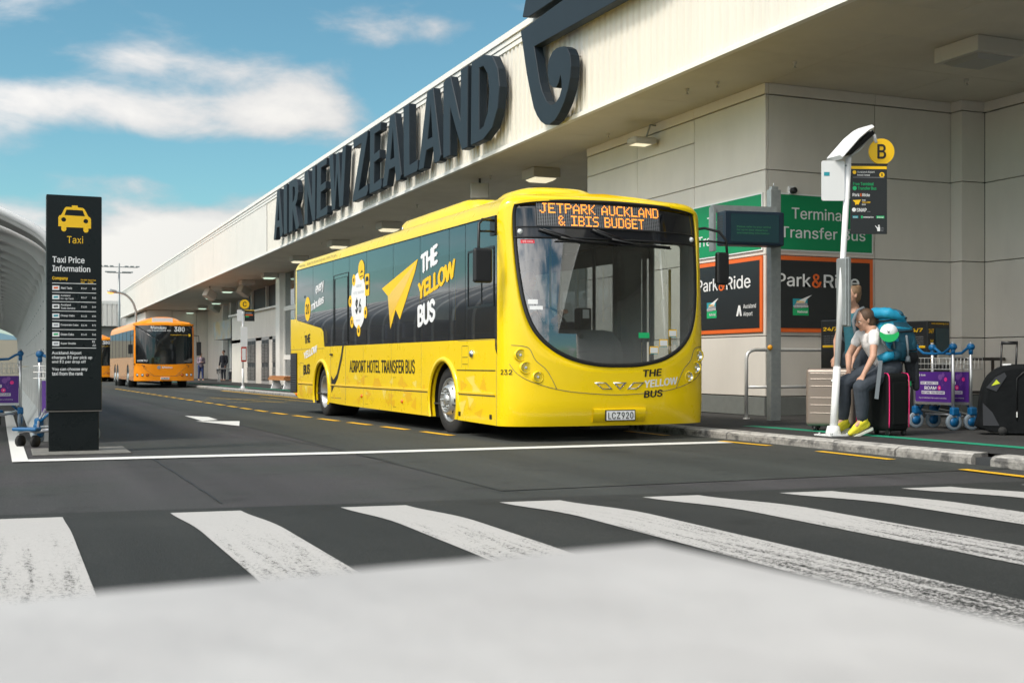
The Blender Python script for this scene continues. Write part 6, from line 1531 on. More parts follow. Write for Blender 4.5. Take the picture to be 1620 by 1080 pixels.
b = B(); b.poly([spline([(-.090, .002), (-.05, -.020), (0, -.027), (.05, -.020), (.090, .002), (.092, -.045), (.055, -.090), (0, -.105), (-.055, -.090), (-.092, -.045)], 3)], cz @ Vector((0, -.082, 0)), cz.to_3x3() @ X_, (cz.to_3x3() @ Vector((0, -.18, 1))).normalized(), .006); b.build('peak', 'capg', t)
b = B(); ell(b, (0.03, .05, .02), .078, .05, .072, cz.to_3x3(), 16); b.build('back_panel', 'capg', t)
b = B(); b.poly([[(-.022, .028), (-.008, .0), (.004, .012), (.002, -.012), (-.012, -.008)]], cz @ Vector((0, -.092, 0)), cz.to_3x3() @ X_, Z_); b.build('logo', 'bpr', t)

# standing woman behind the rose suitcase
W0 = Vector((9.16, 11.42, .09))
t = thing('person', 'woman in teal sleeveless top standing behind the stop pole, hair tied up', 'person', W0)
hd = V(9.115, 11.40, 1.635); neck = V(9.17, 11.42, 1.50); chest = V(9.17, 11.43, 1.30); waist = V(9.16, 11.43, 1.08); hip = V(9.19, 11.43, .92); sh_n = V(9.16, 11.28, 1.42); sh_f = V(9.15, 11.58, 1.42)
el = V(9.11, 11.20, 1.12); wr = V(8.99, 11.22, .90); elf = V(9.06, 11.62, 1.12); wrf = V(8.93, 11.46, .93)
b = B(); capsule(b, neck, hd - Vector((0, 0, .06)), .048, .045); capsule(b, neck, chest, .055, .10); capsule(b, chest, waist, .105, .085); capsule(b, waist, hip, .085, .115)
for s_, e_, w_ in ((sh_n, el, wr), (sh_f, elf, wrf)):
    capsule(b, chest + Vector((0, 0, .06)), s_, .065, .048); capsule(b, s_, e_, .044, .034); capsule(b, e_, w_, .036, .023); hand(b, w_, Vector((-.55, -.15, -.8)), Vector((-.7, -.1, .6)), .95, .3)
for dy_ in (-.09, .09):
    capsule(b, hip, V(9.18, 11.43 + dy_, .86), .10, .09); capsule(b, V(9.18, 11.43 + dy_, .86), V(9.16, 11.43 + dy_ * 1.1, .52), .08, .055); capsule(b, V(9.16, 11.43 + dy_ * 1.1, .52), V(9.18, 11.43 + dy_ * 1.1, .16), .052, .035); capsule(b, V(9.18, 11.43 + dy_ * 1.1, .15), V(9.06, 11.43 + dy_ * 1.2, .12), .035, .028)
fr_ = head(b, hd, Vector((-1, .12, -.05)), Vector((0, 0, 1)), 1.0)
body = fuse(b, 'body', 'skin', t, .0085); face_bits(body, *fr_)
b = B(); capsule(b, chest + Vector((-.01, 0, .03)), waist, .122, .100); capsule(b, waist, hip, .10, .128); capsule(b, chest + Vector((0, -.06, .07)), chest + Vector((0, .06, .07)), .085, .085)
for q in (-.075, .075): capsule(b, chest + Vector((-.045, q, .02)), chest + Vector((-.05, q, .02)), .068); capsule(b, chest + Vector((-.03, q, .09)), neck + Vector((.0, q * 1.2, -.04)), .024)
fuse(b, 'tank_top', 'tank', t, .010)
b = B(); capsule(b, hip + Vector((0, -.05, .0)), hip + Vector((0, .05, 0)), .125, .125)
for dy_ in (-.09, .09): capsule(b, V(9.18, 11.43 + dy_, .88), V(9.16, 11.43 + dy_ * 1.1, .52), .105, .075); capsule(b, V(9.16, 11.43 + dy_ * 1.1, .52), V(9.18, 11.43 + dy_ * 1.1, .22), .072, .058)
fuse(b, 'trousers', 'trous', t, .012)
for dy_ in (-.1, .1): shoe(t, V(9.18, 11.43 + dy_, .20), Vector((-1, .0, -.08)), 1, 'sole')
c, f, u, r_ = fr_; rot = Matrix((r_, f, u)).transposed(); b = B()
ell(b, c + u * .035 - f * .026, .083, .092, .088, rot, 18); ell(b, c - u * .01 - f * .05, .074, .055, .075, rot, 14); ell(b, c + u * .085 - f * .085, .040, .042, .045, rot, 12); capsule(b, c - f * .05 - u * .05, c - f * .035 - u * .085, .04, .03)
fuse(b, 'hair', 'hair2', t, .010)
t = thing('daypack', 'dark daypack with grey straps on the standing woman in teal', 'backpack', W0)
b = B(); ell(b, V(9.36, 11.43, 1.22), .11, .15, .23, None, 16); b.build('pack_body', 'packk', t)
for q in (-.12, .13):
    b = B(); b.tube([V(9.27, 11.43 + q, 1.42), V(9.20, 11.43 + q, 1.495), V(9.12, 11.43 + q, 1.46), V(9.06, 11.43 + q, 1.34), V(9.09, 11.43 + q * 1.1, 1.16), V(9.24, 11.43 + q, 1.05)], .020, 8); b.build('shoulder_strap', 'strap', t)

# bus driver behind the windscreen
W0 = Vector((0, 0, 0))
t = thing('person', 'bus driver in pale shirt seated behind the windscreen of the yellow bus', 'person', (4.90, 11.70, 0), math.atan(.008))
hd = V(.72, 1.10, 1.80); neck = V(.72, 1.18, 1.65); chest = V(.72, 1.20, 1.45); hip = V(.72, 1.25, 1.02)
b = B(); capsule(b, neck, hd - Vector((0, 0, .06)), .055, .05); capsule(b, neck, chest, .06, .12); capsule(b, chest, hip, .13, .13)
for q, wq in ((-1, V(.58, .66, 1.40)), (1, V(.92, .62, 1.42))):
    s_ = V(.72 + q * .19, 1.2, 1.54); e_ = V(.72 + q * .24, .98, 1.32); capsule(b, chest, s_, .09, .055); capsule(b, s_, e_, .052, .042); capsule(b, e_, wq, .04, .027); hand(b, wq, Vector((.1 * -q, -.8, .3)), Vector((0, .2, 1)), 1., .9)
    capsule(b, hip, V(.72 + q * .1, 1.2, .98), .11, .1); capsule(b, V(.72 + q * .1, 1.2, .98), V(.72 + q * .13, .72, 1.0), .09, .06); capsule(b, V(.72 + q * .13, .72, 1.0), V(.72 + q * .13, .6, .50), .055, .04)
fr_ = head(b, hd, Vector((0, -1, 0)), Z_, 1.05); body = fuse(b, 'body', 'skin', t, .012); face_bits(body, *fr_, 1.05)
b = B(); capsule(b, neck + Vector((0, 0, -.04)), chest, .075, .145); capsule(b, chest, hip, .15, .15)
for q in (-1, 1): s_ = V(.72 + q * .19, 1.2, 1.54); e_ = V(.72 + q * .24, .98, 1.32); capsule(b, chest, s_, .10, .072); capsule(b, s_, e_, .068, .062)
fuse(b, 'shirt', 'shirtb', t, .014)
c, f, u, r_ = fr_; b = B(); ell(b, c + u * .045 - f * .03, .082, .090, .085, Matrix((r_, f, u)).transposed(), 16); fuse(b, 'hair', 'gryp', t, .012)

# the three people far down the footpath
def far_person(loc, label, top, legs, hairm, hgt=1.68, face=R(180), pose='walk', bag=None):
    t = thing('person', label, 'person', loc, face); s = hgt / 1.7
    v = lambda x, y, z: Vector((x, y, z)) * s
    b = B(); ll = ((-.09, .12), (.09, -.14)) if pose == 'walk' else ((-.09, .0), (.09, .02))
    if pose == 'sit':
        capsule(b, v(0, 0, .55), v(0, .02, .98), .12, .13); capsule(b, v(0, .02, 1.0), v(0, .04, 1.12), .05, .05)
        for q in (-1, 1): capsule(b, v(q * .09, 0, .52), v(q * .1, .42, .52), .08, .06); capsule(b, v(q * .1, .42, .52), v(q * .1, .42, .08), .05, .035); capsule(b, v(q * .18, .02, .98), v(q * .22, .12, .74), .05, .04); capsule(b, v(q * .22, .12, .74), v(q * .08, .34, .76), .036, .028)
        hc = v(0, .06, 1.24)
    else:
        capsule(b, v(0, 0, .93), v(0, 0, 1.30), .12, .14); capsule(b, v(0, 0, 1.38), v(0, .0, 1.50), .05, .05)
        for q, fy in ll: capsule(b, v(q, 0, .88), v(q, fy * .5 + .03, .48), .085, .058); capsule(b, v(q, fy * .5 + .03, .48), v(q, fy, .08), .054, .036); capsule(b, v(q, fy, .05), v(q, fy + .14, .04), .04, .03)
        for q in (-1, 1):
            if pose == 'walk': capsule(b, v(q * .19, 0, 1.36), v(q * .22, .04, 1.08), .055, .045); capsule(b, v(q * .22, .04, 1.08), v(q * .05, .24, 1.14), .042, .03); hand(b, v(q * .05, .24, 1.14), (-q * .5, .5, .1), (0, 0, 1), s)
            else: capsule(b, v(q * .20, 0, 1.36), v(q * .25, .0, 1.08), .06, .05); capsule(b, v(q * .25, 0, 1.08), v(q * .22, .12, .84), .045, .03); hand(b, v(q * .22, .12, .84), (0, .2, -1), (q, 0, 0), s)
        hc = v(0, .02, 1.60)
    fr_ = head(b, hc, (0, 1, -.05), (0, 0, 1), s); fuse(b, 'body', 'skin', t, .02, 2)
    b = B()
    if pose == 'sit': capsule(b, v(0, 0, .60), v(0, .02, 1.0), .14, .15); [capsule(b, v(q * .18, .02, .98), v(q * .22, .12, .74), .065, .055) for q in (-1, 1)]
    else:
        capsule(b, v(0, 0, .92), v(0, 0, 1.30), .145, .16); capsule(b, v(-.17, 0, 1.38), v(.17, 0, 1.38), .065, .065)
        for q in (-1, 1):
            if pose == 'walk': capsule(b, v(q * .19, 0, 1.36), v(q * .22, .04, 1.08), .07, .06); capsule(b, v(q * .22, .04, 1.08), v(q * .09, .20, 1.13), .056, .045)
            else: capsule(b, v(q * .20, 0, 1.36), v(q * .25, .0, 1.08), .075, .065); capsule(b, v(q * .25, 0, 1.08), v(q * .22, .11, .88), .06, .05)
    fuse(b, 'jacket', top, t, .022, 2)
    b = B()
    if pose == 'sit': [(capsule(b, v(q * .09, 0, .52), v(q * .1, .42, .52), .10, .075), capsule(b, v(q * .1, .42, .52), v(q * .1, .42, .14), .066, .055)) for q in (-1, 1)]
    else: [(capsule(b, v(q, 0, .90), v(q, fy * .5 + .03, .48), .105, .075), capsule(b, v(q, fy * .5 + .03, .48), v(q, fy, .12), .07, .055)) for q, fy in ll]
    fuse(b, 'trousers', legs, t, .022, 2)
    c, f, u, r_ = fr_; b = B(); rot = Matrix((r_, f, u)).transposed(); ell(b, c + u * .04 - f * .025, .085 * s, .095 * s, .09 * s, rot, 14)
    if hairm != 'bpr': capsule(b, c - f * .04, c - f * .05 - u * .12, .07, .05)
    fuse(b, 'hair', hairm, t, .018, 2)
    if bag: b = B(); b.box(.22, .30, -.12, .28, .42, .74); b.build('briefcase', 'blackcase', t, bevel=.02)
    return t
far_person((10.95, 75.0, -.12), 'far woman in mauve jacket and blue jeans walking towards the orange bus', 'mauve', 'bluejean', 'hair', 1.66, R(190), 'walk')
far_person((11.75, 71.5, -.11), 'far man in dark suit and open jacket standing by the entrance with a bag', 'suitd', 'suitd', 'bpr', 1.78, R(130), 'stand', True)
far_person((12.0, 68.5, -.10), 'far dark-haired person in black sitting at the small table near the entrance', 'suitd', 'suitd', 'bpr2', 1.6, R(100), 'sit')
# ================================================================== FAR FOOTPATH THINGS
t = thing('cafe_table', 'pale square table beside the far seated person', 'table', (11.6, 67.2, -.10))
b = B(); b.box(-.9, .9, -.4, .4, .70, .75); b.build('tabletop', 'louvre', t, bevel=.01)
for x in (-.8, .8):
    for y in (-.3, .3):
        b = B(); b.box(x - .03, x + .03, y - .03, y + .03, 0, .70); b.build('leg', 'louvre', t)
t = thing('chair', 'plain metal chair under the far seated person', 'chair', (12.0, 68.5, -.10), R(100))
b = B(); b.box(-.2, .2, -.2, .2, .40, .44); b.build('seat', 'louvre', t); b = B(); b.box(-.2, .2, -.22, -.18, .44, .85); b.build('backrest', 'louvre', t)
for x in (-.18, .18):
    for y in (-.18, .18): b = B(); b.box(x - .015, x + .015, y - .015, y + .015, 0, .40); b.build('leg', 'louvre', t)
t = thing('bench', 'wooden slatted bench on pale legs by the wall behind the yellow bus', 'bench', (8.98, 42.2, -.01), R(4))
for k in range(3):
    b = B(); b.box(-.20 + k * .14, -.08 + k * .14, -1.0, 1.0, .40, .45); b.build('slat', 'wood', t, bevel=.01)
b = B(); b.box(-.24, .24, -1.02, 1.02, .30, .395); b.build('apron', 'wood', t)
for y in (-.75, .75):
    b = B(); b.add([(-.20, y - .05, 0), (.20, y - .05, 0), (.20, y + .05, 0), (-.20, y + .05, 0), (-.10, y - .03, .30), (.10, y - .03, .30), (.10, y + .03, .30), (-.10, y + .03, .30)], [(0, 3, 2, 1), (4, 5, 6, 7), (0, 1, 5, 4), (1, 2, 6, 5), (2, 3, 7, 6), (3, 0, 4, 7)]); b.build('leg', 'whitep', t)
t = thing('lightbox_banner', 'projecting banner with pale landscape print over the far entrance', 'banner', (12.3, 74.5, 2.4))
b = B(); b.box(-.15, .9, -3.2, 3.2, 0, 1.12); b.build('banner_case', 'signb', t)
M['scene_print'] = mat('landscape_print', (.42, .46, .50), .6, col2=(.55, .42, .22), n2scale=.8, n2=(.4, .6), noise=.15, nscale=3)
b = B(); b.quad((-.155, 3.2, 0), (-.155, -3.1, 0), (-.155, -3.1, 1.12), (-.155, 3.2, 1.12)); b.build('print_panel', 'scene_print', t)
for x, y, lb, m_ in ((13.3, 76.2, 'tall blue and red poster at the far entrance', 'postr'), (13.3, 72.0, 'tall pale blue poster right of the far entrance', 'postr2')):
    M.setdefault('postr', mat('poster_print', (.10, .20, .34), .5, col2=(.40, .08, .10), n2scale=1.5, n2=(.45, .6))); M.setdefault('postr2', mat('poster_print_pale', (.22, .33, .42), .5, col2=(.65, .66, .68), n2scale=1.5, n2=(.5, .6)))
    t = thing('poster', lb, 'poster', (x, y, -.1)); b = B(); b.box(0, .05, -.7, .7, .15, 2.2); b.build('frame', 'trim', t); b = B(); b.quad((-.004, .66, .2), (-.004, -.66, .2), (-.004, -.66, 2.15), (-.004, .66, 2.15)); b.build('print_panel', m_, t)

# ---- orange buses
M['orange_side'] = mat('orange_side_paint', (.86, .36, .10), .2, coat=.8, spec=.7)
def orange_bus(loc, rz, label):
    t = thing('orange_bus', label, 'bus', loc, rz, 'orange city buses'); Wb, Lb = 2.44, 11.8
    def fr(x, z, off=0.):
        q = abs((x - Wb / 2) / (Wb / 2)); y = .30 * q ** 4.5 + .10 * max(0, (z - 1.1) / 1.8) ** 1.5 + .03; return Vector((x, y - off, z))
    b = B(); zs_ = [.30, .45, .8, 1.02, 1.5, 2.1, 2.55, 2.68]
    b.grid([[fr(Wb * j / 20, z) for j in range(21)] for z in zs_[:4]]); b.grid([[fr(Wb * j / 20, z) for j in range(21)] for z in (2.60, 2.68)])
    for x0, x1 in ((0, .07), (Wb - .07, Wb)): b.grid([[fr(x0 + (x1 - x0) * j / 3, z) for j in range(4)] for z in zs_[3:7]])
    b.build('front_panel', 'orange', t)
    pts = spline([(.08, 1.20), (.22, 1.04), (.6, 1.0), (Wb / 2, .985), (Wb - .6, 1.0), (Wb - .22, 1.04), (Wb - .08, 1.20), (Wb - .08, 2.50), (Wb - .16, 2.60), (.16, 2.60), (.08, 2.50)], 4)
    b = B(); K = 8; cc = (Wb / 2, 1.8); b.grid([[fr(cc[0] + (x - cc[0]) * f / K, cc[1] + (z - cc[1]) * f / K, .004) for x, z in pts] for f in range(K + 1)], closed=True); b.build('windscreen', 'darkws', t)
    b = B(); b.quad(fr(.1, 2.33, .006), fr(Wb - .1, 2.33, .006), fr(Wb - .12, 2.575, .006), fr(.12, 2.575, .006)); 
    T('380', 'whitep', (0, 0, 0), X_, Z_, (0, .44, 0, .21), t, bold=.03, fn=lambda a, c: fr(1.60 + a, 2.345 + c, .012)); T('Manukau', 'whitep', (0, 0, 0), X_, Z_, (0, .62, 0, .12), t, bold=.02, fn=lambda a, c: fr(.66 + a, 2.45 + c, .012)); T('via Papatoetoe Stn', 'whitep', (0, 0, 0), X_, Z_, (0, .95, 0, .08), t, bold=.01, fn=lambda a, c: fr(.52 + a, 2.345 + c, .012))
    T('Please signal driver to stop', 'ypr', (0, 0, 0), X_, Z_, (0, .70, 0, .045), t, bold=.02, fn=lambda a, c: fr(1.45 + a, 2.185 + c, .012)); b = B(); b.poly([circ(0, 0, .06, 16)], fr(2.22, 2.2, .014), X_, Z_); b.build('print', 'ypr', t)
    T('GERTU', 'whitep', (0, 0, 0), X_, Z_, (0, .4, 0, .075), t, bold=.03, fn=lambda a, c: fr(.12 + a, 1.10 + c, .012))
    T('Metro', 'whitep', (0, 0, 0), X_, Z_, (0, .42, 0, .09), t, bold=.02, fn=lambda a, c: fr(1.10 + a, .815 + c, .008)); b = B(); b.poly([circ(0, 0, .075, 20)], fr(.98, .86, .008), X_, Z_); b.build('print', 'gryp', t)
    b = B(); b.poly([rrect(-.42, .42, -.09, .09, .02)], fr(1.16, 2.83, .0) + Vector((0, .25, 0)), X_, Z_, .01); b.build('roof_sign', 'whitep', t)
    # skirt seams and lamps
    b = B(); b.tube([fr(x, z, .002) for x, z in ((.1, .62), (.55, .58), (.8, .5), (1.7, .5), (1.9, .58), (2.34, .62))], .006, 5); b.tube([fr(x, z, .002) for x, z in ((.05, .95), (.4, .82), (.62, .64), (.78, .52))], .006, 5); b.tube([fr(Wb - x, z, .002) for x, z in ((.05, .95), (.4, .82), (.62, .64), (.78, .52))], .006, 5); b.build('panel_seam', 'joint', t)
    for x in (.14, .33, .52, Wb - .14, Wb - .33, Wb - .52):
        b = B(); c_ = fr(x, .545, .0); b.lathe([(-.02, .062), (.012, .060), (.016, .045), (.004, .04)], c_, (0, -1, 0), 16); h = b.build('headlight', 'gasket', t); b = B(); b.lathe([(.006, .048), (.02, .03), (.024, .0001)], c_, (0, -1, 0), 14); b.build('lamp_lens', 'lens' if x not in (.52, Wb - .52) else 'amber', h)
    b = B(); b.box(Wb / 2 - .17, Wb / 2 + .17, .0, .03, .36, .45); pl = b.build('number_plate', 'whitep', t); T('E', 'bpr', (Wb / 2, -.002, .405), X_, Z_, (-.14, -.11, -.03, .03), pl, bold=.02); zed((Wb / 2, -.002, .405), X_, Z_, -.095, -.06, -.03, .03, pl); T('W300', 'bpr', (Wb / 2, -.002, .405), X_, Z_, (-.05, .14, -.03, .03), pl, bold=.02)
    for x in (.30, 2.1): b = B(); b.tube([fr(x, .96, .02), fr(x + .12, .92, .03), fr(x + .06, .86, .03)], .012, 6); b.build('wiper', 'black', t)
    # sides
    wys = [2.75, 7.6, 8.95]; r_ = .50
    for sg in (0, 1):
        low = [(.33, .30)]
        for wy in wys: low += arc((wy, .48), r_ + .03, .32, 12)[::-1]
        low += [(Lb, .34), (Lb, 1.28), (.30, 1.28)]
        b = B(); b.poly([low], (Wb * sg, 0, 0), (0, 1, 0), (0, 0, 1), 0); b.build('side_panel', 'orange_side', t)
        b = B(); b.quad((Wb * sg, .33, 1.285), (Wb * sg, Lb - .1, 1.285), (Wb * sg, Lb - .1, 2.42), (Wb * sg, .36, 2.42)); b.build('side_window_band', 'darkws', t, fix=False)
        for k in range(6): b = B(); xx = -.006 if not sg else Wb; b.box(xx, xx + .006, 1.6 + k * 1.75, 1.63 + k * 1.75, 1.29, 2.41); b.build('window_joint', 'gasket', t)
        for wy in wys:
            wheel(t, .04 if not sg else Wb - .04, wy, .40, .47, .28, -1 if not sg else 1)
            b = B(); b.lathe([(.02, .0001), (.02, r_), (.3, r_)], (0 if not sg else Wb, wy, .48), (1 if not sg else -1, 0, 0), 20); b.build('wheel_well', 'black', t)
    b = B(); prof = [(0, 2.42), (.01, 2.55), (.06, 2.66), (.18, 2.74), (.5, 2.78), (Wb / 2, 2.80)]; prof = prof + [(Wb - x, z) for x, z in prof[::-1][1:]]
    rows = []
    for y, dzz, s_ in ((.32, -.10, .97), (.5, .02, 1), (2, .04, 1), (Lb - .4, .04, 1), (Lb, -.02, .98)):
        rows.append([(Wb / 2 + (x - Wb / 2) * s_, y + (.12 if z > 2.7 and y < .4 else 0), z + dzz * (z - 2.4) * 2) for x, z in prof])
    b.grid(rows); b.build('roof', 'orange', t)
    b = B(); rows = []
    for y, z, s_ in ((.25, 2.66, 1.0), (.45, 2.84, .92), (.8, 2.98, .84), (3.5, 3.02, .8), (4.0, 2.8, .9)): rows.append([(Wb / 2 + (f - .5) * 1.9 * s_, y, z - .22 * abs((f - .5) * 2) ** 3) for f in [k / 10 for k in range(11)]])
    b.grid(rows); b.build('roof_pod', 'orange', t)
    b = B(); b.box(.02, Wb - .02, Lb - .02, Lb, .34, 2.42); b.box(.1, Wb - .1, .4, 1.9, .32, 1.2); b.box(.3, Wb - .3, 2, Lb - .1, .32, .6); b.build('underbody', 'black', t)
    b = B(); b.tube([(-.02, .30, 2.2), (-.14, .1, 2.15), (-.14, .08, 1.8)], .015, 6); b.box(-.24, -.06, .05, .12, 1.42, 1.80); b.build('side_mirror', 'black', t); b = B(); b.tube([(Wb + .0, .3, 2.2), (Wb + .16, .1, 2.18), (Wb + .18, .08, 1.9)], .015, 6); b.box(Wb + .08, Wb + .26, .05, .12, 1.35, 1.92); b.build('side_mirror', 'black', t)
    b = B(); b.box(.1, Wb - .1, .9, .95, .9, 1.3); b.build('dashboard', 'dash', t)
    return t
ob = orange_bus((4.86, 51.6, gz(52)), R(.3), 'orange city bus showing route 380, standing ahead of the yellow bus')
dup(ob, (3.95, 79.0, gz(79)), 0, 'second orange bus showing 380, mostly hidden between the totem and first orange bus')

# ---- taxi totem
TX, TY = .345, 12.07
t = thing('taxi_totem', 'tall black taxi price totem with yellow taxi symbol on a narrower plinth', 'sign', (TX + .247, TY, 0))
b = B(); b.box(-.247, .247, 0, .16, .40, 2.43); b.build('sign_cabinet', 'totem', t, bevel=.008)
b = B(); b.box(-.225, .222, .02, .14, .0, .395); b.build('plinth', 'totem', t, bevel=.005)
b = B(); b.box(-.247, .247, .0, .16, .388, .399); b.build('shadow_gap', 'joint', t)
OT = Vector((-.247, -.0015, 0)); k_ = .494 / 88.0
def tz_(y): return 2.43 - (y - 307) * (2.03 / 343)
def tx_(x): return (x - 73.5) * k_
def TT(body, m_, x0, x1, y0, y1, **kw): return T(body, m_, OT, X_, Z_, (tx_(x0), tx_(x1), tz_(y1), tz_(y0)), t, **kw)
def TP(pts, m_, e=0, nm='print'): b = B(); b.poly([[(tx_(x), tz_(y)) for x, y in lp] for lp in pts], OT - Y_ * e, X_, Z_); return b.build(nm, m_, t, fix=False)
zx = lambda a: 60 + a * .14815; zy = lambda c: 300 + c * .14815
cab = [(218, 385), (218, 290), (228, 270), (250, 262), (285, 190), (300, 175), (362, 175), (362, 156), (425, 156), (425, 175), (480, 178), (500, 195), (538, 265), (560, 280), (568, 300), (568, 398), (540, 398), (540, 425), (526, 442), (500, 442), (486, 425), (486, 392), (303, 392), (303, 420), (290, 438), (264, 438), (250, 422), (250, 385)]
win = [(283, 264), (503, 268), (478, 205), (306, 203)]
TP([[(zx(a), zy(c)) for a, c in cab], [(zx(a), zy(c)) for a, c in win], [(zx(275 + 26 * math.cos(q * .45)), zy(312 + 24 * math.sin(q * .45))) for q in range(14)], [(zx(512 + 26 * math.cos(q * .45)), zy(320 + 24 * math.sin(q * .45))) for q in range(14)]], 'ypr', 0, 'taxi_symbol')
TT('Taxi', 'ypr', 106, 131.5, 372, 383.5); TT('Taxi Price', 'whitep', 83, 134, 405, 415.2, bold=.02); TT('Information', 'whitep', 83, 143, 419, 429, bold=.02)
TT('Company', 'ypr', 82.8, 107.5, 437, 443.5, bold=.03); TT('Per KM\nRate', 'ypr', 128, 137.5, 440.5, 446.5, bold=.03); TT('Fixed Fare\nto CBD', 'ypr', 139, 152, 440.5, 446.5, bold=.03)
rowsT = [('Alert Taxis', '$2.47', '$65', 'opr'), ('Auckland\nCo-op Taxis', '$2.47', '$65', 'tealp'), ('Auckland\nTaxis Service', '$2.50', '$69', 'bpr'), ('Cheap Cabs', '$2.15', '$38', 'tealp'), ('Corporate Cabs', '$2.70', '$75', 'gryp'), ('Green Cabs', '$2.45', '$65', 'gpr'), ('Super Shuttle', '', '$25\n+$10', 'gryp')]
for i, (nm_, p1, p2, mm) in enumerate(rowsT):
    y0 = 447.5 + i * 14.75
    TP([[(82.7, y0 - .45), (152.3, y0 - .45), (152.3, y0 + .45), (82.7, y0 + .45)]], 'whitep', 0, 'rule')
    TP([[(82.9, y0 + 4.0), (94, y0 + 4.0), (94, y0 + 11), (82.9, y0 + 11)]], 'whitep', 0, 'logo_card'); TP([[(85, y0 + 6.2), (92, y0 + 5.8), (92, y0 + 8.6), (85, y0 + 9)]], mm, .0006, 'logo')
    two = '\n' in nm_; TT(nm_, 'whitep', 96, 96 + {0: 18, 1: 20.5, 2: 23, 3: 22, 4: 28, 5: 21, 6: 24}[i], y0 + (3.4 if two else 5.6), y0 + (11.6 if two else 9.4), bold=.02)
    if p1: TT(p1, 'whitep', 128.4, 137.5, y0 + 5.8, y0 + 9.4, bold=.02)
    TT(p2, 'whitep', 146, 152, y0 + (5.8 if p1 else 2.2), y0 + (9.4 if p1 else 12), bold=.02)
TP([[(82.7, 549.9), (152.3, 549.9), (152.3, 550.8), (82.7, 550.8)]], 'whitep', 0, 'rule')
TT('Auckland Airport', 'whitep', 82.3, 129, 555.8, 561.8, bold=.02); TT('charges $5 per pick up', 'whitep', 82.3, 146, 562.6, 569, bold=.02); TT('and $2 per drop off', 'whitep', 82.3, 136, 569.6, 575.6, bold=.02)
TT('You can choose any', 'whitep', 82.3, 138.5, 581.6, 587.6, bold=.02); TT('taxi from the rank', 'whitep', 82.3, 131.5, 588.2, 594.2, bold=.02)
o = B().box(.22, 1.08, 11.74, 12.62, 0, .016).build('totem_footing', 'footing', None, bevel=.01); struct(o)

# ---- covered walkway with jersey barriers
sh = thing('covered_walkway', 'long white vaulted taxi-rank shelter with ribbed posts along the left edge', 'shelter', (.52, 13.6, 0))
prof = [(0, .80), (0, 1.4), (0, 1.72), (-.03, 1.95), (-.10, 2.11), (-.22, 2.22), (-.40, 2.32), (-.60, 2.41), (-1.1, 2.60), (-1.9, 2.78), (-3.2, 2.86)]
ps = spline(prof, 4, False); SP_ = 1.25; NB = 34
for k in range(NB):
    y0 = k * SP_
    b = B(); b.grid([[(x + .012, y0 + .07 + (SP_ - .14) * j / 3, z + .0) for x, z in ps] for j in range(4)]); b.build('canopy_panel', 'canopy', sh)
    b = B(); rows = []
    for i, (x, z) in enumerate(ps):
        a = Vector(ps[max(i - 1, 0)]); c = Vector(ps[min(i + 1, len(ps) - 1)]); d = (c - a).normalized(); n = Vector((-d.y, d.x))    # inward
        dd = .05 if k == 0 else .09 if z < 2.0 else .13
        rows.append([(x - n.x * .03, y0 - .06, z - n.y * .03), (x + n.x * dd, y0 - .035, z + n.y * dd), (x + n.x * dd, y0 + .035, z + n.y * dd), (x - n.x * .03, y0 + .06, z - n.y * .03)])
    b.grid(rows, closed=True); b.build('rib', 'canopypost', sh)
    if k < 14:
        for z in (1.02, 1.28, 1.62):
            b = B(); b.lathe([(0, .012), (.008, .010), (.01, .0001)], (-.091, y0, z), (-1, 0, 0), 6); b.build('bolt', 'galv', sh)
b = B(); b.tube([(x - .01, -.06, z + .03) for x, z in ps[12:]], .042, 12); b.build('edge_tube', 'white', sh)
b = B(); b.tube([(-.62, y_, 2.33) for y_ in (0, NB * SP_)], .03, 8); b.build('purlin', 'canopypost', sh); b = B(); b.tube([(-1.6, y_, 2.60) for y_ in (0, NB * SP_)], .03, 8); b.build('purlin', 'canopypost', sh)
for k in range(0, NB, 6):
    b = B(); b.tube([(-3.1, k * SP_, 0), (-3.1, k * SP_, 2.76)], .06, 10); b.build('outer_post', 'canopypost', sh)
jb0 = None
for k in range(12):
    y0 = 13.95 + k * 2.02; ln = 1.98
    lb = 'nearest concrete barrier block, its chipped end facing the camera by the totem' if k == 0 else '%s concrete barrier block of the row, counted from the camera' % ['second', 'third', 'fourth', 'fifth', 'sixth', 'seventh', 'eighth', 'ninth', 'tenth', 'eleventh', 'farthest'][k - 1]
    if jb0 is None:
        jb0 = thing('concrete_barrier', lb, 'barrier', (.46, y0, 0), 0, 'concrete barriers under the shelter')
        pf = [(-.20, 0), (-.20, .08), (-.08, .30), (-.045, .83), (.045, .83), (.08, .30), (.20, .08), (.20, 0)]
        b = B(); rows = []
        for j in range(9):
            yy = ln * j / 8; rows.append([(x + (random.uniform(-.006, .006) if 0 < i < 7 else 0), yy, z) for i, (x, z) in enumerate(pf)])
        b.grid(rows); b.quad(*rows[0]); b.quad(*rows[-1]); o = b.build('barrier_block', 'jersey', jb0, bevel=.012)
        for p in o.data.polygons: p.use_smooth = False
        for yy in (.5, 1.0, 1.5):
            b = B(); b.add([(-.085, yy - .05, .29), (-.05, yy - .05, .80), (-.05, yy + .05, .80), (-.085, yy + .05, .29), (-.105, yy - .03, .29), (-.075, yy - .03, .80), (-.075, yy + .03, .80), (-.105, yy + .03, .29)], [(4, 5, 6, 7), (0, 1, 5, 4), (1, 2, 6, 5), (2, 3, 7, 6), (3, 0, 4, 7)]); b.build('raised_rib', 'jersey', jb0)
    else: dup(jb0, (.46, y0, gz(y0)), 0, lb)

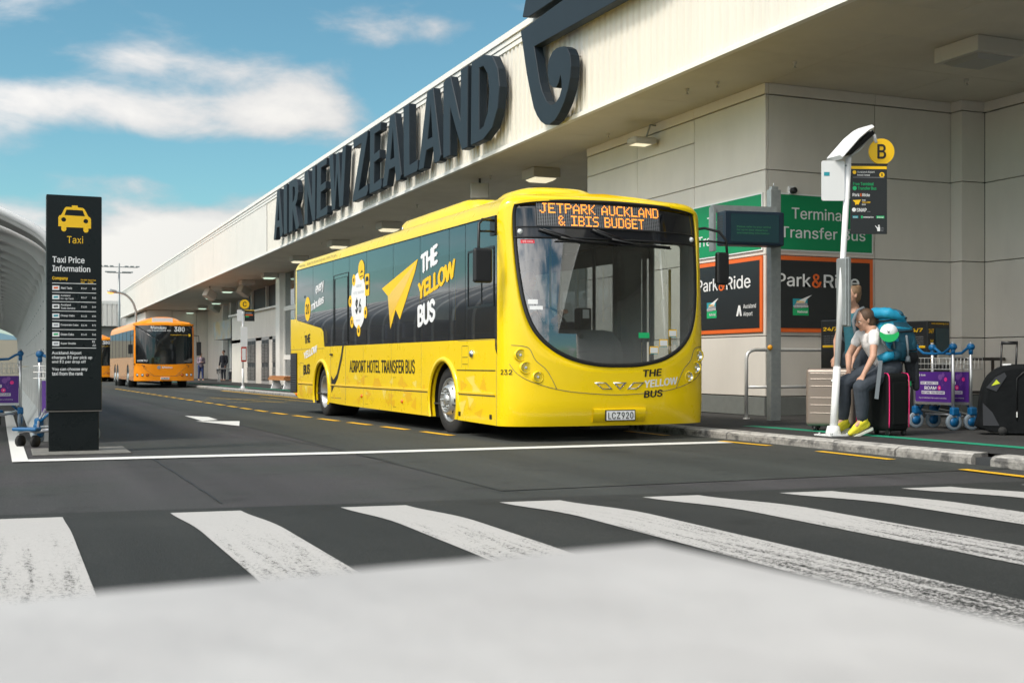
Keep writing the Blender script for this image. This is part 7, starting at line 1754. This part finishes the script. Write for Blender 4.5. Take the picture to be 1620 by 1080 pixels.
# ---- lamps, mast and buildings far ahead
t = thing('street_lamp', 'curved grey street lamp with orange-lit head above the orange bus', 'street lamp', (5.72, 60, gz(60)))
b = B(); b.tube(spline([(0, 0, 0), (0, 0, 3.2), (-.04, 0, 3.7), (-.22, 0, 4.1), (-.55, 0, 4.38), (-.95, 0, 4.45)], 4, False), [.05] * 21, 10); b.build('post', 'galv', t)
b = B(); b.lathe([(0, .02), (.06, .07), (.30, .11), (.42, .08), (.46, .0001)], (-.85, 0, 4.47), (-1, 0, .05), 14); b.build('lamp_head', 'galv', t)
M['warmlamp'] = mat('warm_lamp_glass', (.9, .45, .12), .4, emit=((1, .45, .12), .7)); b = B(); ell(b, (-1.15, 0, 4.42), .16, .09, .075); b.build('lamp_glass', 'warmlamp', t)
t = thing('floodlight_mast', 'very tall thin floodlight mast with two cross arms behind the terminal', 'mast', (9.9, 120, -.4))
b = B(); b.tube([(0, 0, 0), (0, 0, 10.9)], [.16, .08], 8); b.build('mast_pole', 'galv', t)
for z, w_ in ((10.55, 1.7), (10.0, 1.1)):
    b = B(); b.tube([(-w_, 0, z), (w_, 0, z)], .045, 6); b.build('cross_arm', 'galv', t)
    for q in (-1, -.7, -.4, .4, .7, 1): b = B(); b.box(q * w_ - .16, q * w_ + .16, -.2, .2, z + .02, z + .12); b.build('floodlight', 'galv', t)
t = thing('far_terminal_block', 'distant white ribbed building over a grey ground floor beyond the terminal end', 'building', (12, 125, -.4))
b = B(); n = 40; rows = [[], []]
for k in range(n):
    x = -4.5 + k * .45
    for dx_, dy_ in ((0, 0), (.30, 0), (.32, .06), (.43, .06)): rows[0].append((x + dx_, dy_, 5.1)); rows[1].append((x + dx_, dy_, 7.3))
b.grid(rows); o = b.build('ribbed_upper_wall', 'cladflat', t)
for p in o.data.polygons: p.use_smooth = False
b = B(); b.box(-4.6, 14, .07, 20, 5.05, 7.4); b.box(-4.7, 14, -.02, .3, 7.25, 7.55); b.build('roof_block', 'trim', t)
b = B(); b.box(-4, 14, .8, 18, 0, 5.0); b.build('ground_floor_wall', 'plinth2', t)
t = thing('hangar', 'far pale hangar with blue-grey gable roof seen under the shelter arch', 'building', (-2, 140, -.5))
b = B(); b.box(-22, 4.5, 0, 20, 0, 4.0); b.build('wall', 'olive', t)
b = B(); b.add([(-22, 0, 4.02), (4.5, 0, 4.02), (4.5, 20, 4.02), (-22, 20, 4.02), (-8, 0, 7.0), (-8, 20, 7.0)], [(0, 1, 4), (3, 5, 2), (0, 4, 5, 3), (1, 2, 5, 4)]); b.build('roof', 'blueroof', t)

# ---- pale parapet block right in front of the lens
HB = .73
p = tag(B().build('x', 'white') if False else None, '', '') if False else None
pb = B(); ang = math.atan2(.176, .306)
cxp, cyp = None, None
# corner of the block: camera-frame (side .084, ahead .696); edges run back left and back right
s_, c_ = math.sin(R(TH)), math.cos(R(TH))
def CW(u, d): return Vector((s_ * d + c_ * u, c_ * d - s_ * u, 0))
corner = CW(.084, .690); e1 = (CW(-.222, .520) - CW(.084, .690)).normalized(); e2 = Vector((-e1.y, e1.x, 0))
if e2.dot(CW(.22, .516) - CW(.084, .696)) < 0: e2 = -e2
P0 = corner; P1 = corner + e1 * 1.9; P2 = P1 + e2 * .75; P3 = corner + e2 * .75
pb.add([P0, P1, P2, P3] + [p + Vector((0, 0, HB)) for p in (P0, P1, P2, P3)], [(0, 1, 2, 3), (4, 5, 6, 7), (0, 1, 5, 4), (1, 2, 6, 5), (2, 3, 7, 6), (3, 0, 4, 7)])
o = pb.build('concrete_bollard_block', 'white_barrier', None, bevel=.012, seg=4)
tag(o, 'out-of-focus white painted concrete block filling the bottom of the view', 'concrete block')
